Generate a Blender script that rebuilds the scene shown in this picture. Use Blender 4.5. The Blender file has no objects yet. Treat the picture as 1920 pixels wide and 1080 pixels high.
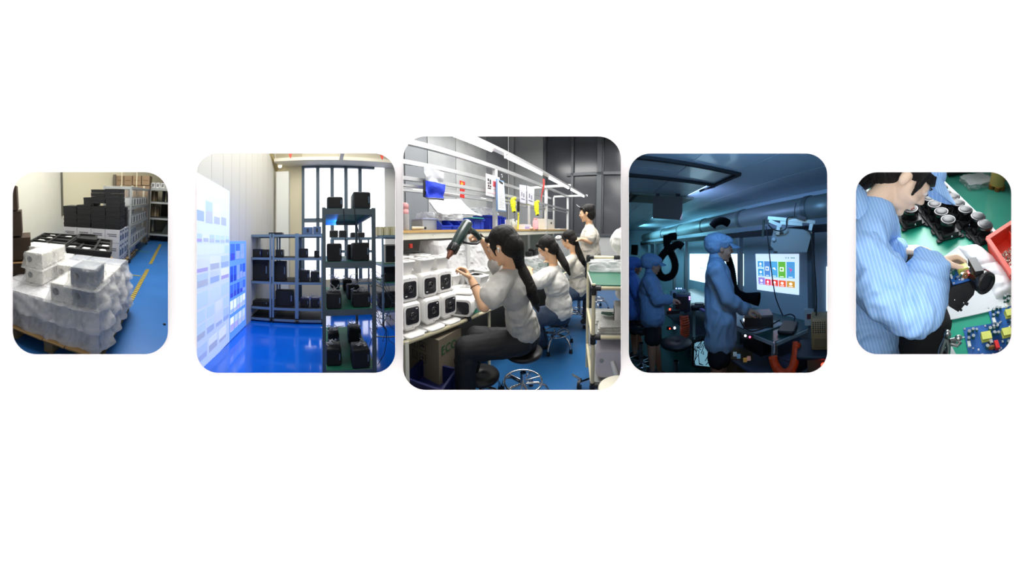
import bpy, bmesh, math, random
from mathutils import Vector, Matrix, noise, Euler
from math import sin, cos, tan, pi, radians, atan2, sqrt

# ---------------------------------------------------------------- camera, world, exposure
SC = bpy.context.scene
F, YH = 450.0, 450.0                       # pixels per radian of the panorama; row of the horizon
cd = bpy.data.cameras.new('camera')
cam = bpy.data.objects.new('camera', cd)
SC.collection.objects.link(cam)
SC.camera = cam
cam.location = (0, 0, 0)
cam.rotation_euler = (pi/2, 0, 0)
cd.type = 'PANO'
cd.clip_start, cd.clip_end = 0.01, 100

for holder in (cd,):
    if hasattr(holder, 'panorama_type'):
        try:
            holder.panorama_type = 'CENTRAL_CYLINDRICAL'
            holder.central_cylindrical_range_u_min = -960/F
            holder.central_cylindrical_range_u_max = 960/F
            holder.central_cylindrical_range_v_min = -(1080-YH)/F
            holder.central_cylindrical_range_v_max = YH/F
            holder.central_cylindrical_radius = 1.0
        except Exception as e:
            print('cam', e)
w = bpy.data.worlds.new('world'); SC.world = w; w.use_nodes = True
w.node_tree.nodes['Background'].inputs[0].default_value = (1, 1, 1, 1)
w.node_tree.nodes['Background'].inputs[1].default_value = 1.0
vs = SC.view_settings
vs.view_transform = 'Standard'; vs.look = 'None'; vs.exposure = 0; vs.gamma = 1; vs.use_curve_mapping = False
SC.display_settings.display_device = 'sRGB'
SC.cycles.max_bounces = 6; SC.cycles.diffuse_bounces = 4; SC.cycles.glossy_bounces = 3
SC.cycles.transparent_max_bounces = 12; SC.cycles.transmission_bounces = 4
SC.cycles.sample_clamp_indirect = 4
SC.cycles.caustics_reflective = False; SC.cycles.caustics_refractive = False

gl = bpy.data.lights.new('wall_fill_top', 'AREA'); gl.shape = 'DISK'; gl.size = .9; gl.energy = 46; gl.color = (1, .985, .99)  # unseen disc light added overhead to whiten the rotunda wall
go = bpy.data.objects.new('wall_fill_top', gl); SC.collection.objects.link(go); go.location = (0, 0, 2.3)
gl2 = gl.copy(); gl2.energy = 28; go2 = bpy.data.objects.new('wall_fill_bottom', gl2); SC.collection.objects.link(go2); go2.location = (0, 0, -2.3); go2.rotation_euler = (pi, 0, 0)  # weaker unseen disc added below, lighting the wall from underneath
pl0 = bpy.data.lights.new('camera_fill', 'POINT'); pl0.energy = 7.6; pl0.shadow_soft_size = .03; po = bpy.data.objects.new('camera_fill', pl0); SC.collection.objects.link(po)  # fill light added at the camera to even out the white wall

# ---------------------------------------------------------------- rooms (each its own yaw and pitch round the rotunda)
class Room: pass
def mkroom(cx, vp, hor, x0, y0, x1, y1, m0, m1, rad):
    r = Room(); r.x0, r.y0, r.x1, r.y1, r.m0, r.m1, r.rad = x0, y0, x1, y1, m0, m1, rad
    yc, yv = (cx-960)/F, (vp-960)/F
    r.M = Matrix.Rotation(-yc, 4, 'Z') @ Matrix.Rotation(math.atan((YH-hor)/F), 4, 'X') @ Matrix.Rotation(-(yv-yc), 4, 'Z')
    r.I = r.M.inverted()
    return r
ROOM = {1: mkroom(170, 355, 361, 24, 323, 315, 664, 12, 342, 44),
        2: mkroom(555, 605, 461, 369, 288, 741, 699, 342, 749, 40),
        3: mkroom(960, 1208, 430, 756, 256, 1164, 731, 749, 1171.5, 42),
        4: mkroom(1365, 1100, 470, 1179, 288, 1551, 699, 1171.5, 1578, 40),
        5: mkroom(1750, 1560, 60, 1605, 323, 1896, 664, 1578, 1908, 40)}
CUR = [ROOM[3]]
def use(k): CUR[0] = ROOM[k]
def ray(px, py):
    t = (px-960)/F
    return (CUR[0].I.to_3x3() @ Vector((sin(t), cos(t), (YH-py)/F)))
def P(px, py, x=None, y=None, z=None, r=None, w=None):
    "point of the current room on the line of sight through a pixel of the photograph, at plane x, y or z or at ground distance r"
    d = ray(px, py)
    if w is not None: k = w
    elif x is not None: k = x/d.x
    elif y is not None: k = y/d.y
    elif z is not None: k = z/d.z
    else: k = r/sqrt(d.x*d.x+d.y*d.y)
    return d*k

# ---------------------------------------------------------------- materials
MATS = {}
def lin(c):
    if isinstance(c, str):
        c = c.lstrip('#'); c = [int(c[i:i+2], 16)/255 for i in (0, 2, 4)]
    return tuple((v/12.92 if v <= .04045 else ((v+.055)/1.055)**2.4) for v in c)
def mat(name, col='888888', rough=.5, metal=0, bump=None, var=None, emit=0, ecol=None, alpha=1, trans=0, stripes=None, coat=0, spec=None):
    if name in MATS: return MATS[name]
    m = bpy.data.materials.new(name); m.use_nodes = True
    nt = m.node_tree; b = nt.nodes['Principled BSDF']; L = nt.links.new
    c = lin(col)
    b.inputs['Base Color'].default_value = (*c, 1)
    b.inputs['Roughness'].default_value = rough
    b.inputs['Metallic'].default_value = metal
    if spec is not None: b.inputs['Specular IOR Level'].default_value = spec
    if coat: b.inputs['Coat Weight'].default_value = coat; b.inputs['Coat Roughness'].default_value = .08
    if trans: b.inputs['Transmission Weight'].default_value = trans
    if alpha < 1: b.inputs['Alpha'].default_value = alpha
    if emit:
        b.inputs['Emission Color'].default_value = (*lin(ecol or col), 1); b.inputs['Emission Strength'].default_value = emit
    tc = nt.nodes.new('ShaderNodeTexCoord')
    if var:     # (scale, second colour, amount [, stretch])
        mp = nt.nodes.new('ShaderNodeMapping'); mp.inputs['Scale'].default_value = var[3] if len(var) > 3 else (1, 1, 1)
        n = nt.nodes.new('ShaderNodeTexNoise'); n.inputs['Scale'].default_value = var[0]; n.inputs['Detail'].default_value = 5
        rp = nt.nodes.new('ShaderNodeValToRGB'); rp.color_ramp.elements[0].position = .35; rp.color_ramp.elements[1].position = .68
        c2 = lin(var[1]); a = var[2]
        rp.color_ramp.elements[0].color = (*c, 1); rp.color_ramp.elements[1].color = (*[c[i]*(1-a)+c2[i]*a for i in range(3)], 1)
        L(tc.outputs['Object'], mp.inputs[0]); L(mp.outputs[0], n.inputs[0]); L(n.outputs[0], rp.inputs[0]); L(rp.outputs[0], b.inputs['Base Color'])
    if stripes:  # (scale, colour, axis, width)
        mp = nt.nodes.new('ShaderNodeSeparateXYZ'); L(tc.outputs['Object'], mp.inputs[0])
        mm = nt.nodes.new('ShaderNodeMath'); mm.operation = 'MULTIPLY'; mm.inputs[1].default_value = stripes[0]
        fr = nt.nodes.new('ShaderNodeMath'); fr.operation = 'FRACT'
        lt = nt.nodes.new('ShaderNodeMath'); lt.operation = 'LESS_THAN'; lt.inputs[1].default_value = stripes[3]
        mx = nt.nodes.new('ShaderNodeMixRGB'); mx.inputs[1].default_value = (*c, 1); mx.inputs[2].default_value = (*lin(stripes[1]), 1)
        L(mp.outputs[stripes[2]], mm.inputs[0]); L(mm.outputs[0], fr.inputs[0]); L(fr.outputs[0], lt.inputs[0]); L(lt.outputs[0], mx.inputs[0]); L(mx.outputs[0], b.inputs['Base Color'])
    if bump:    # (scale, strength [, stretch])
        mp = nt.nodes.new('ShaderNodeMapping'); mp.inputs['Scale'].default_value = bump[2] if len(bump) > 2 else (1, 1, 1)
        n = nt.nodes.new('ShaderNodeTexNoise'); n.inputs['Scale'].default_value = bump[0]; n.inputs['Detail'].default_value = 6
        bp = nt.nodes.new('ShaderNodeBump'); bp.inputs['Strength'].default_value = bump[1]; bp.inputs['Distance'].default_value = .01
        L(tc.outputs['Object'], mp.inputs[0]); L(mp.outputs[0], n.inputs[0]); L(n.outputs[0], bp.inputs['Height']); L(bp.outputs[0], b.inputs['Normal'])
    MATS[name] = m
    return m
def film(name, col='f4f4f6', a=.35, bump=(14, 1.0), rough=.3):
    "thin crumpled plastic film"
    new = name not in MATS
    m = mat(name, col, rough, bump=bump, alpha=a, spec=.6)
    if new:     # highlights along the folds, painted as streaks of denser alpha
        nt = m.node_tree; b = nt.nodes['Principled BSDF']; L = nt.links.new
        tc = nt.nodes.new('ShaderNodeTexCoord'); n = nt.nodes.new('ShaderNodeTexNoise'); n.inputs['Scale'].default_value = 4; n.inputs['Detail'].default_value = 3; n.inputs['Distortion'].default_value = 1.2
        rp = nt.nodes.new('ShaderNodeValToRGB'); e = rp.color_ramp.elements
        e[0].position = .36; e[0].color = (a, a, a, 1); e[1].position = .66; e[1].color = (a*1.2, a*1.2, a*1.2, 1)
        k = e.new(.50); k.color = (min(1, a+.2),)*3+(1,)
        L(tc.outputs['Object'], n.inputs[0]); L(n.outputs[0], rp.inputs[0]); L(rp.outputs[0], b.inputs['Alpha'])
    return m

# ---------------------------------------------------------------- mesh builder
class MB:
    def __init__(s): s.v = []; s.f = []; s.sm = []
    def add(s, vs, fs, smooth=False, M=None):
        n = len(s.v)
        s.v += [tuple(M @ Vector(v)) if M is not None else tuple(v) for v in vs]
        s.f += [tuple(i+n for i in f) for f in fs]; s.sm += [smooth]*len(fs)
        return s
    def box(s, lo, hi, M=None):
        x0, y0, z0 = lo; x1, y1, z1 = hi
        v = [(x0,y0,z0),(x1,y0,z0),(x1,y1,z0),(x0,y1,z0),(x0,y0,z1),(x1,y0,z1),(x1,y1,z1),(x0,y1,z1)]
        return s.add(v, [(0,3,2,1),(4,5,6,7),(0,1,5,4),(1,2,6,5),(2,3,7,6),(3,0,4,7)], False, M)
    def cbox(s, c, d, M=None):
        return s.box([c[i]-d[i]/2 for i in range(3)], [c[i]+d[i]/2 for i in range(3)], M)
    def beam(s, a, b, w, h=None, up=(0, 0, 1)):
        a, b = Vector(a), Vector(b); h = h or w; d = (b-a); L = d.length; d.normalize()
        u = Vector(up); x = d.cross(u)
        if x.length < 1e-4: x = d.cross(Vector((0, 1, 0)))
        x.normalize(); z = x.cross(d)
        M = Matrix((( x.x, d.x, z.x, a.x), (x.y, d.y, z.y, a.y), (x.z, d.z, z.z, a.z), (0, 0, 0, 1)))
        return s.box((-w/2, 0, -h/2), (w/2, L, h/2), M)
    def rbox(s, c, d, r=.02, n=4, M=None, axis='y', smooth=True, taper=1.0):
        "box with four rounded edges running along axis and small chamfers at its ends"
        ax = 'xyz'.index(axis); o = [(ax+1) % 3, (ax+2) % 3]
        hw, hh, hd = d[o[0]]/2, d[o[1]]/2, d[ax]/2
        r = min(r, hw*.98, hh*.98); e = min(r*.35, hd*.4)
        def ring(k, t, sc):
            out = []
            for qx, qy, a0 in ((1, 1, 0), (-1, 1, pi/2), (-1, -1, pi), (1, -1, 3*pi/2)):
                for i in range(n+1):
                    a = a0+pi/2*i/n; rr = max(r-k, 1e-4)
                    p = [0, 0, 0]
                    p[o[0]] = (qx*(hw-r)+rr*cos(a))*sc; p[o[1]] = (qy*(hh-r)+rr*sin(a))*sc; p[ax] = t
                    out.append([p[i]+c[i] for i in range(3)])
            return out
        R = [ring(e, -hd, 1), ring(0, -hd+e, 1), ring(0, hd-e, taper), ring(e, hd, taper)]
        N = len(R[0]); vs = sum(R, []); fs = [tuple(range(N))[::-1], tuple(range(3*N, 4*N))]
        for k in range(3):
            for i in range(N): fs.append((k*N+i, k*N+(i+1) % N, (k+1)*N+(i+1) % N, (k+1)*N+i))
        n0 = len(s.f); s.add(vs, fs, smooth, M); s.sm[n0] = s.sm[n0+1] = False
        return s
    def cyl(s, a, b, r0, r1=None, n=16, caps=True, smooth=True):
        a, b = Vector(a), Vector(b); r1 = r0 if r1 is None else r1
        d = (b-a).normalized(); x = d.orthogonal().normalized(); y = d.cross(x)
        vs = [a+(x*cos(2*pi*i/n)+y*sin(2*pi*i/n))*r0 for i in range(n)]+[b+(x*cos(2*pi*i/n)+y*sin(2*pi*i/n))*r1 for i in range(n)]
        s.add(vs, [(i, (i+1) % n, n+(i+1) % n, n+i) for i in range(n)], smooth)
        if caps: s.add(vs, [tuple(range(n))[::-1], tuple(range(n, 2*n))], False)
        return s
    def lathe(s, prof, c=(0, 0, 0), n=20, M=None, caps=True):
        "profile of (radius, height) round z"
        vs = []; fs = []
        for r, z in prof: vs += [(c[0]+r*cos(2*pi*i/n), c[1]+r*sin(2*pi*i/n), c[2]+z) for i in range(n)]
        for k in range(len(prof)-1):
            for i in range(n): fs.append((k*n+i, k*n+(i+1) % n, (k+1)*n+(i+1) % n, (k+1)*n+i))
        s.add(vs, fs, True, M)
        if caps: s.add(vs, [tuple(range(n))[::-1], tuple(range((len(prof)-1)*n, len(prof)*n))], False, M)
        return s
    def sph(s, c, r, n=14, M=None):
        r = (r, r, r) if not hasattr(r, '__len__') else r
        m = n//2; vs = [(c[0], c[1], c[2]-r[2])]; fs = []
        for j in range(1, m):
            a = -pi/2+pi*j/m
            vs += [(c[0]+r[0]*cos(a)*cos(2*pi*i/n), c[1]+r[1]*cos(a)*sin(2*pi*i/n), c[2]+r[2]*sin(a)) for i in range(n)]
        vs.append((c[0], c[1], c[2]+r[2])); T = len(vs)-1
        for i in range(n): fs.append((0, 1+(i+1) % n, 1+i)); fs.append((T, 1+(m-2)*n+i, 1+(m-2)*n+(i+1) % n))
        for j in range(m-2):
            for i in range(n): fs.append((1+j*n+i, 1+j*n+(i+1) % n, 1+(j+1)*n+(i+1) % n, 1+(j+1)*n+i))
        return s.add(vs, fs, True, M)
    def tube(s, pts, r, n=8, caps=True, closed=False):
        pts = [Vector(p) for p in pts]; N = len(pts); R = r if hasattr(r, '__len__') else [r]*N
        vs = []; x = None
        for i, p in enumerate(pts):
            a = pts[(i-1) % N] if (closed or i > 0) else pts[i]; b = pts[(i+1) % N] if (closed or i < N-1) else pts[i]
            d = (b-a).normalized()
            if x is None: x = d.orthogonal().normalized()
            x = (x-d*x.dot(d)); x = x.normalized() if x.length > 1e-6 else d.orthogonal().normalized()
            y = d.cross(x)
            vs += [p+(x*cos(2*pi*k/n)+y*sin(2*pi*k/n))*R[i] for k in range(n)]
        fs = []
        for i in range(N if closed else N-1):
            j = (i+1) % N
            for k in range(n): fs.append((i*n+k, i*n+(k+1) % n, j*n+(k+1) % n, j*n+k))
        s.add(vs, fs, True)
        if caps and not closed: s.add(vs, [tuple(range(n))[::-1], tuple(range((N-1)*n, N*n))])
        return s
    def torus(s, c, R, r, n=28, m=8, M=None):
        vs = []; fs = []
        for i in range(n):
            a = 2*pi*i/n
            for k in range(m):
                b = 2*pi*k/m; q = R+r*cos(b); vs.append((c[0]+q*cos(a), c[1]+q*sin(a), c[2]+r*sin(b)))
        for i in range(n):
            for k in range(m): fs.append((i*m+k, ((i+1) % n)*m+k, ((i+1) % n)*m+(k+1) % m, i*m+(k+1) % m))
        return s.add(vs, fs, True, M)
    def poly(s, pts, ext):
        "polygon with thickness: pts extruded by vector ext"
        n = len(pts); e = Vector(ext); a = [Vector(p) for p in pts]
        vs = a+[p+e for p in a]
        return s.add(vs, [tuple(range(n))[::-1], tuple(range(n, 2*n))]+[(i, (i+1) % n, n+(i+1) % n, n+i) for i in range(n)])
    def grid(s, fn, nu, nv, thick=0):
        vs = [fn(i/nu, j/nv) for j in range(nv+1) for i in range(nu+1)]
        fs = [(j*(nu+1)+i, j*(nu+1)+i+1, (j+1)*(nu+1)+i+1, (j+1)*(nu+1)+i) for j in range(nv) for i in range(nu)]
        return s.add(vs, fs, True)
    def mesh(s, name):
        me = bpy.data.meshes.new(name); me.from_pydata(s.v, [], s.f)
        me.polygons.foreach_set('use_smooth', s.sm); me.update()
        return me

def setp(o, label=None, cat=None, group=None, kind=None):
    if label: o['label'] = label
    if cat: o['category'] = cat
    if group: o['group'] = group
    if kind: o['kind'] = kind
    return o
def T4(loc=(0, 0, 0), rz=0, rot=None):
    R = rot.to_4x4() if rot is not None else Matrix.Rotation(rz, 4, 'Z')
    return Matrix.Translation(Vector(loc)) @ R
def link(o, parent=None, loc=(0, 0, 0), rz=0, rot=None):
    SC.collection.objects.link(o); note(o)
    m = T4(loc, rz, rot)
    if parent is None:
        o.matrix_world = CUR[0].M @ m; OFF[o.name] = m.inverted()
    else:
        o.parent = parent; o.matrix_local = m
        OFF[o.name] = m.inverted() @ OFF.get(parent.name, Matrix())
    return o
OFF = {}
ROOMOF = {}
def note(o):
    k = [i for i in ROOM if ROOM[i] is CUR[0]]
    if k: ROOMOF[o.name] = k[0]
def obj(name, mb, m, parent=None, loc=(0, 0, 0), rz=0, rot=None, label=None, cat=None, group=None, kind=None, ab=False):
    "one mesh object; ab=True: the mesh is given in room coordinates"
    me = mb if isinstance(mb, bpy.types.Mesh) else mb.mesh(name)
    for q in (m if isinstance(m, (list, tuple)) else [m]): me.materials.append(q)
    o = bpy.data.objects.new(name, me); link(o, parent, loc, rz, rot)
    if ab: me.transform(OFF[o.name])
    return setp(o, label, cat, group, kind)
def thing(name, label, cat, loc=(0, 0, 0), rz=0, group=None, rot=None, kind=None):
    o = bpy.data.objects.new(name, None); o.empty_display_size = .05; link(o, None, loc, rz, rot)
    return setp(o, label, cat, group, kind)
def kids(o): return [c for c in bpy.data.objects if c.parent == o]
KIDS = {}
def copy_thing(src, loc, rz=0, label=None, group=None, rot=None):
    if src.name not in KIDS:
        KIDS[src.name] = [(c, kids(c)) for c in kids(src)]
    r = src.copy(); SC.collection.objects.link(r); note(r); r.matrix_world = CUR[0].M @ T4(loc, rz, rot)
    OFF[r.name] = T4(loc, rz, rot).inverted()
    if label: r['label'] = label
    if group: r['group'] = group
    for c, gs in KIDS[src.name]:
        d = c.copy(); SC.collection.objects.link(d); d.parent = r; note(d)
        for g in gs:
            e = g.copy(); SC.collection.objects.link(e); e.parent = d; note(e)
    return r
def struct(name, mb, m, ab=False, **k): return obj(name, mb, m, kind='structure', **k)
rnd = random.Random(7)
ORD = ['nearest', 'second', 'third', 'fourth', 'fifth', 'sixth', 'seventh', 'eighth']

# ---------------------------------------------------------------- soft bodies: union of capsules and ellipsoids, voxel remeshed into one skin
class Blob(MB):
    def cap(s, a, b, r0, r1, flat=None, n=16):
        a, b = Vector(a), Vector(b); d = b-a
        if d.length < 1e-5: return s.sph(a, r0)
        d.normalize(); x = d.orthogonal().normalized()
        if flat: x = (Vector(flat[0])-d*d.dot(Vector(flat[0]))).normalized()
        y = d.cross(x); k = flat[1] if flat else 1
        rings = []
        for j in range(1, 5): t = pi/2*(1-j/4); rings.append((a-d*r0*sin(t), r0*cos(t)))
        for j in range(0, 4): t = pi/2*(j/4); rings.append((b+d*r1*sin(t), r1*cos(t)))
        vs = [a-d*r0]; fs = []
        for c, r in rings: vs += [c+(x*cos(2*pi*i/n)*k+y*sin(2*pi*i/n))*r for i in range(n)]
        vs.append(b+d*r1); Tn = len(vs)-1; m = len(rings)
        for i in range(n): fs.append((0, 1+(i+1) % n, 1+i)); fs.append((Tn, 1+(m-1)*n+i, 1+(m-1)*n+(i+1) % n))
        for j in range(m-1):
            for i in range(n): fs.append((1+j*n+i, 1+j*n+(i+1) % n, 1+(j+1)*n+(i+1) % n, 1+(j+1)*n+i))
        return s.add(vs, fs, True)
    def chain(s, pts, rs, flat=None):
        for i in range(len(pts)-1): s.cap(pts[i], pts[i+1], rs[i], rs[i+1], flat)
        return s
    def ell(s, c, r, fr=None):
        "ellipsoid; fr = 3x3 frame"
        M = Matrix.Translation(Vector(c)) @ (fr.to_4x4() if fr is not None else Matrix())
        return s.sph((0, 0, 0), r, 20, M)
    def skin(s, name, voxel=.008, smooth=3, fold=None, cut=None, calm=None):
        me = s.mesh(name); o = bpy.data.objects.new(name, me); SC.collection.objects.link(o)
        md = o.modifiers.new('r', 'REMESH'); md.mode = 'VOXEL'; md.voxel_size = voxel; md.use_smooth_shade = True
        if smooth:
            md = o.modifiers.new('s', 'SMOOTH'); md.factor = .5; md.iterations = smooth
        dg = bpy.context.evaluated_depsgraph_get(); dg.update()
        out = bpy.data.meshes.new_from_object(o.evaluated_get(dg)); out.name = name
        bpy.data.objects.remove(o); bpy.data.meshes.remove(me)
        if cut:      # list of (point, normal): the side the normal points to goes
            bm = bmesh.new(); bm.from_mesh(out)
            for co, no in cut:
                bmesh.ops.bisect_plane(bm, geom=bm.verts[:]+bm.edges[:]+bm.faces[:], plane_co=co, plane_no=no, clear_outer=True)
            bm.to_mesh(out); bm.free()
        if fold:     # (amplitude, (sx, sy, sz)) cloth folds
            am, sc = fold; nr = [v.normal.copy() for v in out.vertices]
            for v, nn in zip(out.vertices, nr):
                q = Vector((v.co.x*sc[0], v.co.y*sc[1], v.co.z*sc[2]))
                q = q + noise.noise_vector(q*.6)*1.2
                t = noise.noise(q); t2 = noise.noise(q*2.3)
                k = 1 if calm is None else max(0, min(1, (v.co-calm).length/.14-.5))
                v.co += nn*am*k*((1-abs(t)*2.4)*.8+t2*.5)
            out.update()
        out.polygons.foreach_set('use_smooth', [True]*len(out.polygons))
        return out
def frame(fwd, up=(0, 0, 1)):
    "3x3 with columns right, forward, up"
    f = Vector(fwd).normalized(); u = Vector(up); x = f.cross(u).normalized(); u = x.cross(f)
    return Matrix(((x.x, f.x, u.x), (x.y, f.y, u.y), (x.z, f.z, u.z)))
def head_into(B, c, fr, s=1.0, ears=True):
    def q(x, y, z): return Vector(c)+fr @ (Vector((x, y, z))*s)
    def e(p, r): B.ell(q(*p), [k*s for k in r], fr)
    e((0, -.018, .032), (.074, .092, .082)); e((0, .03, -.02), (.062, .062, .075)); e((0, .035, -.068), (.045, .045, .04))
    e((0, .066, -.098), (.02, .018, .016)); e((0, .073, .028), (.045, .018, .02))
    for sx in (-1, 1):
        e((sx*.033, .06, -.032), (.026, .024, .026)); e((sx*.03, .077, .012), (.016, .013, .010))
        if ears: e((sx*.073, -.006, -.006), (.009, .018, .030)); e((sx*.070, .0, -.022), (.008, .010, .014))
    B.cap(q(0, .082, .018), q(0, .101, -.018), .008*s, .012*s); e((0, .096, -.024), (.017, .011, .009))
    e((0, .086, -.052), (.023, .012, .007)); e((0, .083, -.063), (.019, .012, .007))
    return q
def face_parts(parent, q, fr, s, skin_n='lip', ab=True, lip='a8605a'):
    for sx in (-1, 1):
        M = MB(); M.sph(q(sx*.030, .083, .012), .0115*s, 12); obj('eye', M, mat('eye_white', 'e8e4e0', .2), parent, ab=True)
        M = MB(); M.sph(q(sx*.030, .0915, .011), .0058*s, 10); obj('iris', M, mat('iris', '1a1210', .15), parent, ab=True)
        M = MB(); M.tube([q(sx*.014, .092, .033), q(sx*.03, .092, .038), q(sx*.046, .082, .034)], [.0022*s, .003*s, .0015*s], 6)
        obj('eyebrow', M, mat('brow', '1c1614', .8), parent, ab=True)
    M = MB(); M.ell = None
    M.sph((0, 0, 0), (.02*s, .006*s, .0045*s), 12, Matrix.Translation(q(0, .094, -.053)) @ fr.to_4x4())
    M.sph((0, 0, 0), (.017*s, .006*s, .005*s), 12, Matrix.Translation(q(0, .092, -.061)) @ fr.to_4x4())
    obj('lips', M, mat('lips', lip, .45), parent, ab=True)
def hand_into(B, wrist, d, nrm, side=1, curl=.5, s=1.0, spread=.12, thumb=.5, curls=None):
    """palm along d, back of the hand faces nrm; side=+1: thumb on the +x side of frame(d, nrm)"""
    fr = frame(d, nrm)     # x right, y along, z back of hand
    W = Vector(wrist)
    def q(x, y, z): return W+fr @ (Vector((x*side, y, z))*s)
    B.cap(W-fr @ Vector((0, .03*s, 0)), q(0, .02, 0), .023*s, .024*s, (fr.col[2], .7))
    B.cap(q(.012, .03, 0), q(.022, .075, .002), .019*s, .016*s, (fr.col[2], .75)); B.cap(q(-.012, .03, 0), q(-.022, .07, 0), .019*s, .015*s, (fr.col[2], .75)); B.cap(q(0, .03, 0), q(0, .078, .002), .021*s, .017*s, (fr.col[2], .7))
    for k, (x, y, L) in enumerate(((.030, .080, .072), (.010, .086, .080), (-.011, .083, .074), (-.029, .074, .058))):
        c = (curls[k] if curls else curl); a = 0; p = Vector((x, y, 0)); dx = spread*(x/.03); rr = .0088-(.001 if k == 3 else 0)
        for j, (fl, bend) in enumerate(((.45, .9), (.32, 1.15), (.23, .8))):
            a += c*bend; n = p+Vector((dx*L*fl*cos(a), L*fl*cos(a), -L*fl*sin(a)))
            B.cap(q(*p), q(*n), rr*s, (rr-.0009)*s); p = n; rr -= .0009
    a = thumb
    p0 = Vector((.022, .022, -.006)); p1 = p0+Vector((.034*cos(a), .026, -.02*sin(a)-.006)); p2 = p1+Vector((.010*cos(a), .028, -.016*a)); p3 = p2+Vector((-.002, .022, -.012*a))
    B.cap(q(*p0), q(*p1), .015*s, .0115*s); B.cap(q(*p1), q(*p2), .0110*s, .0098*s); B.cap(q(*p2), q(*p3), .0098*s, .0084*s)
    return q

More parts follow.
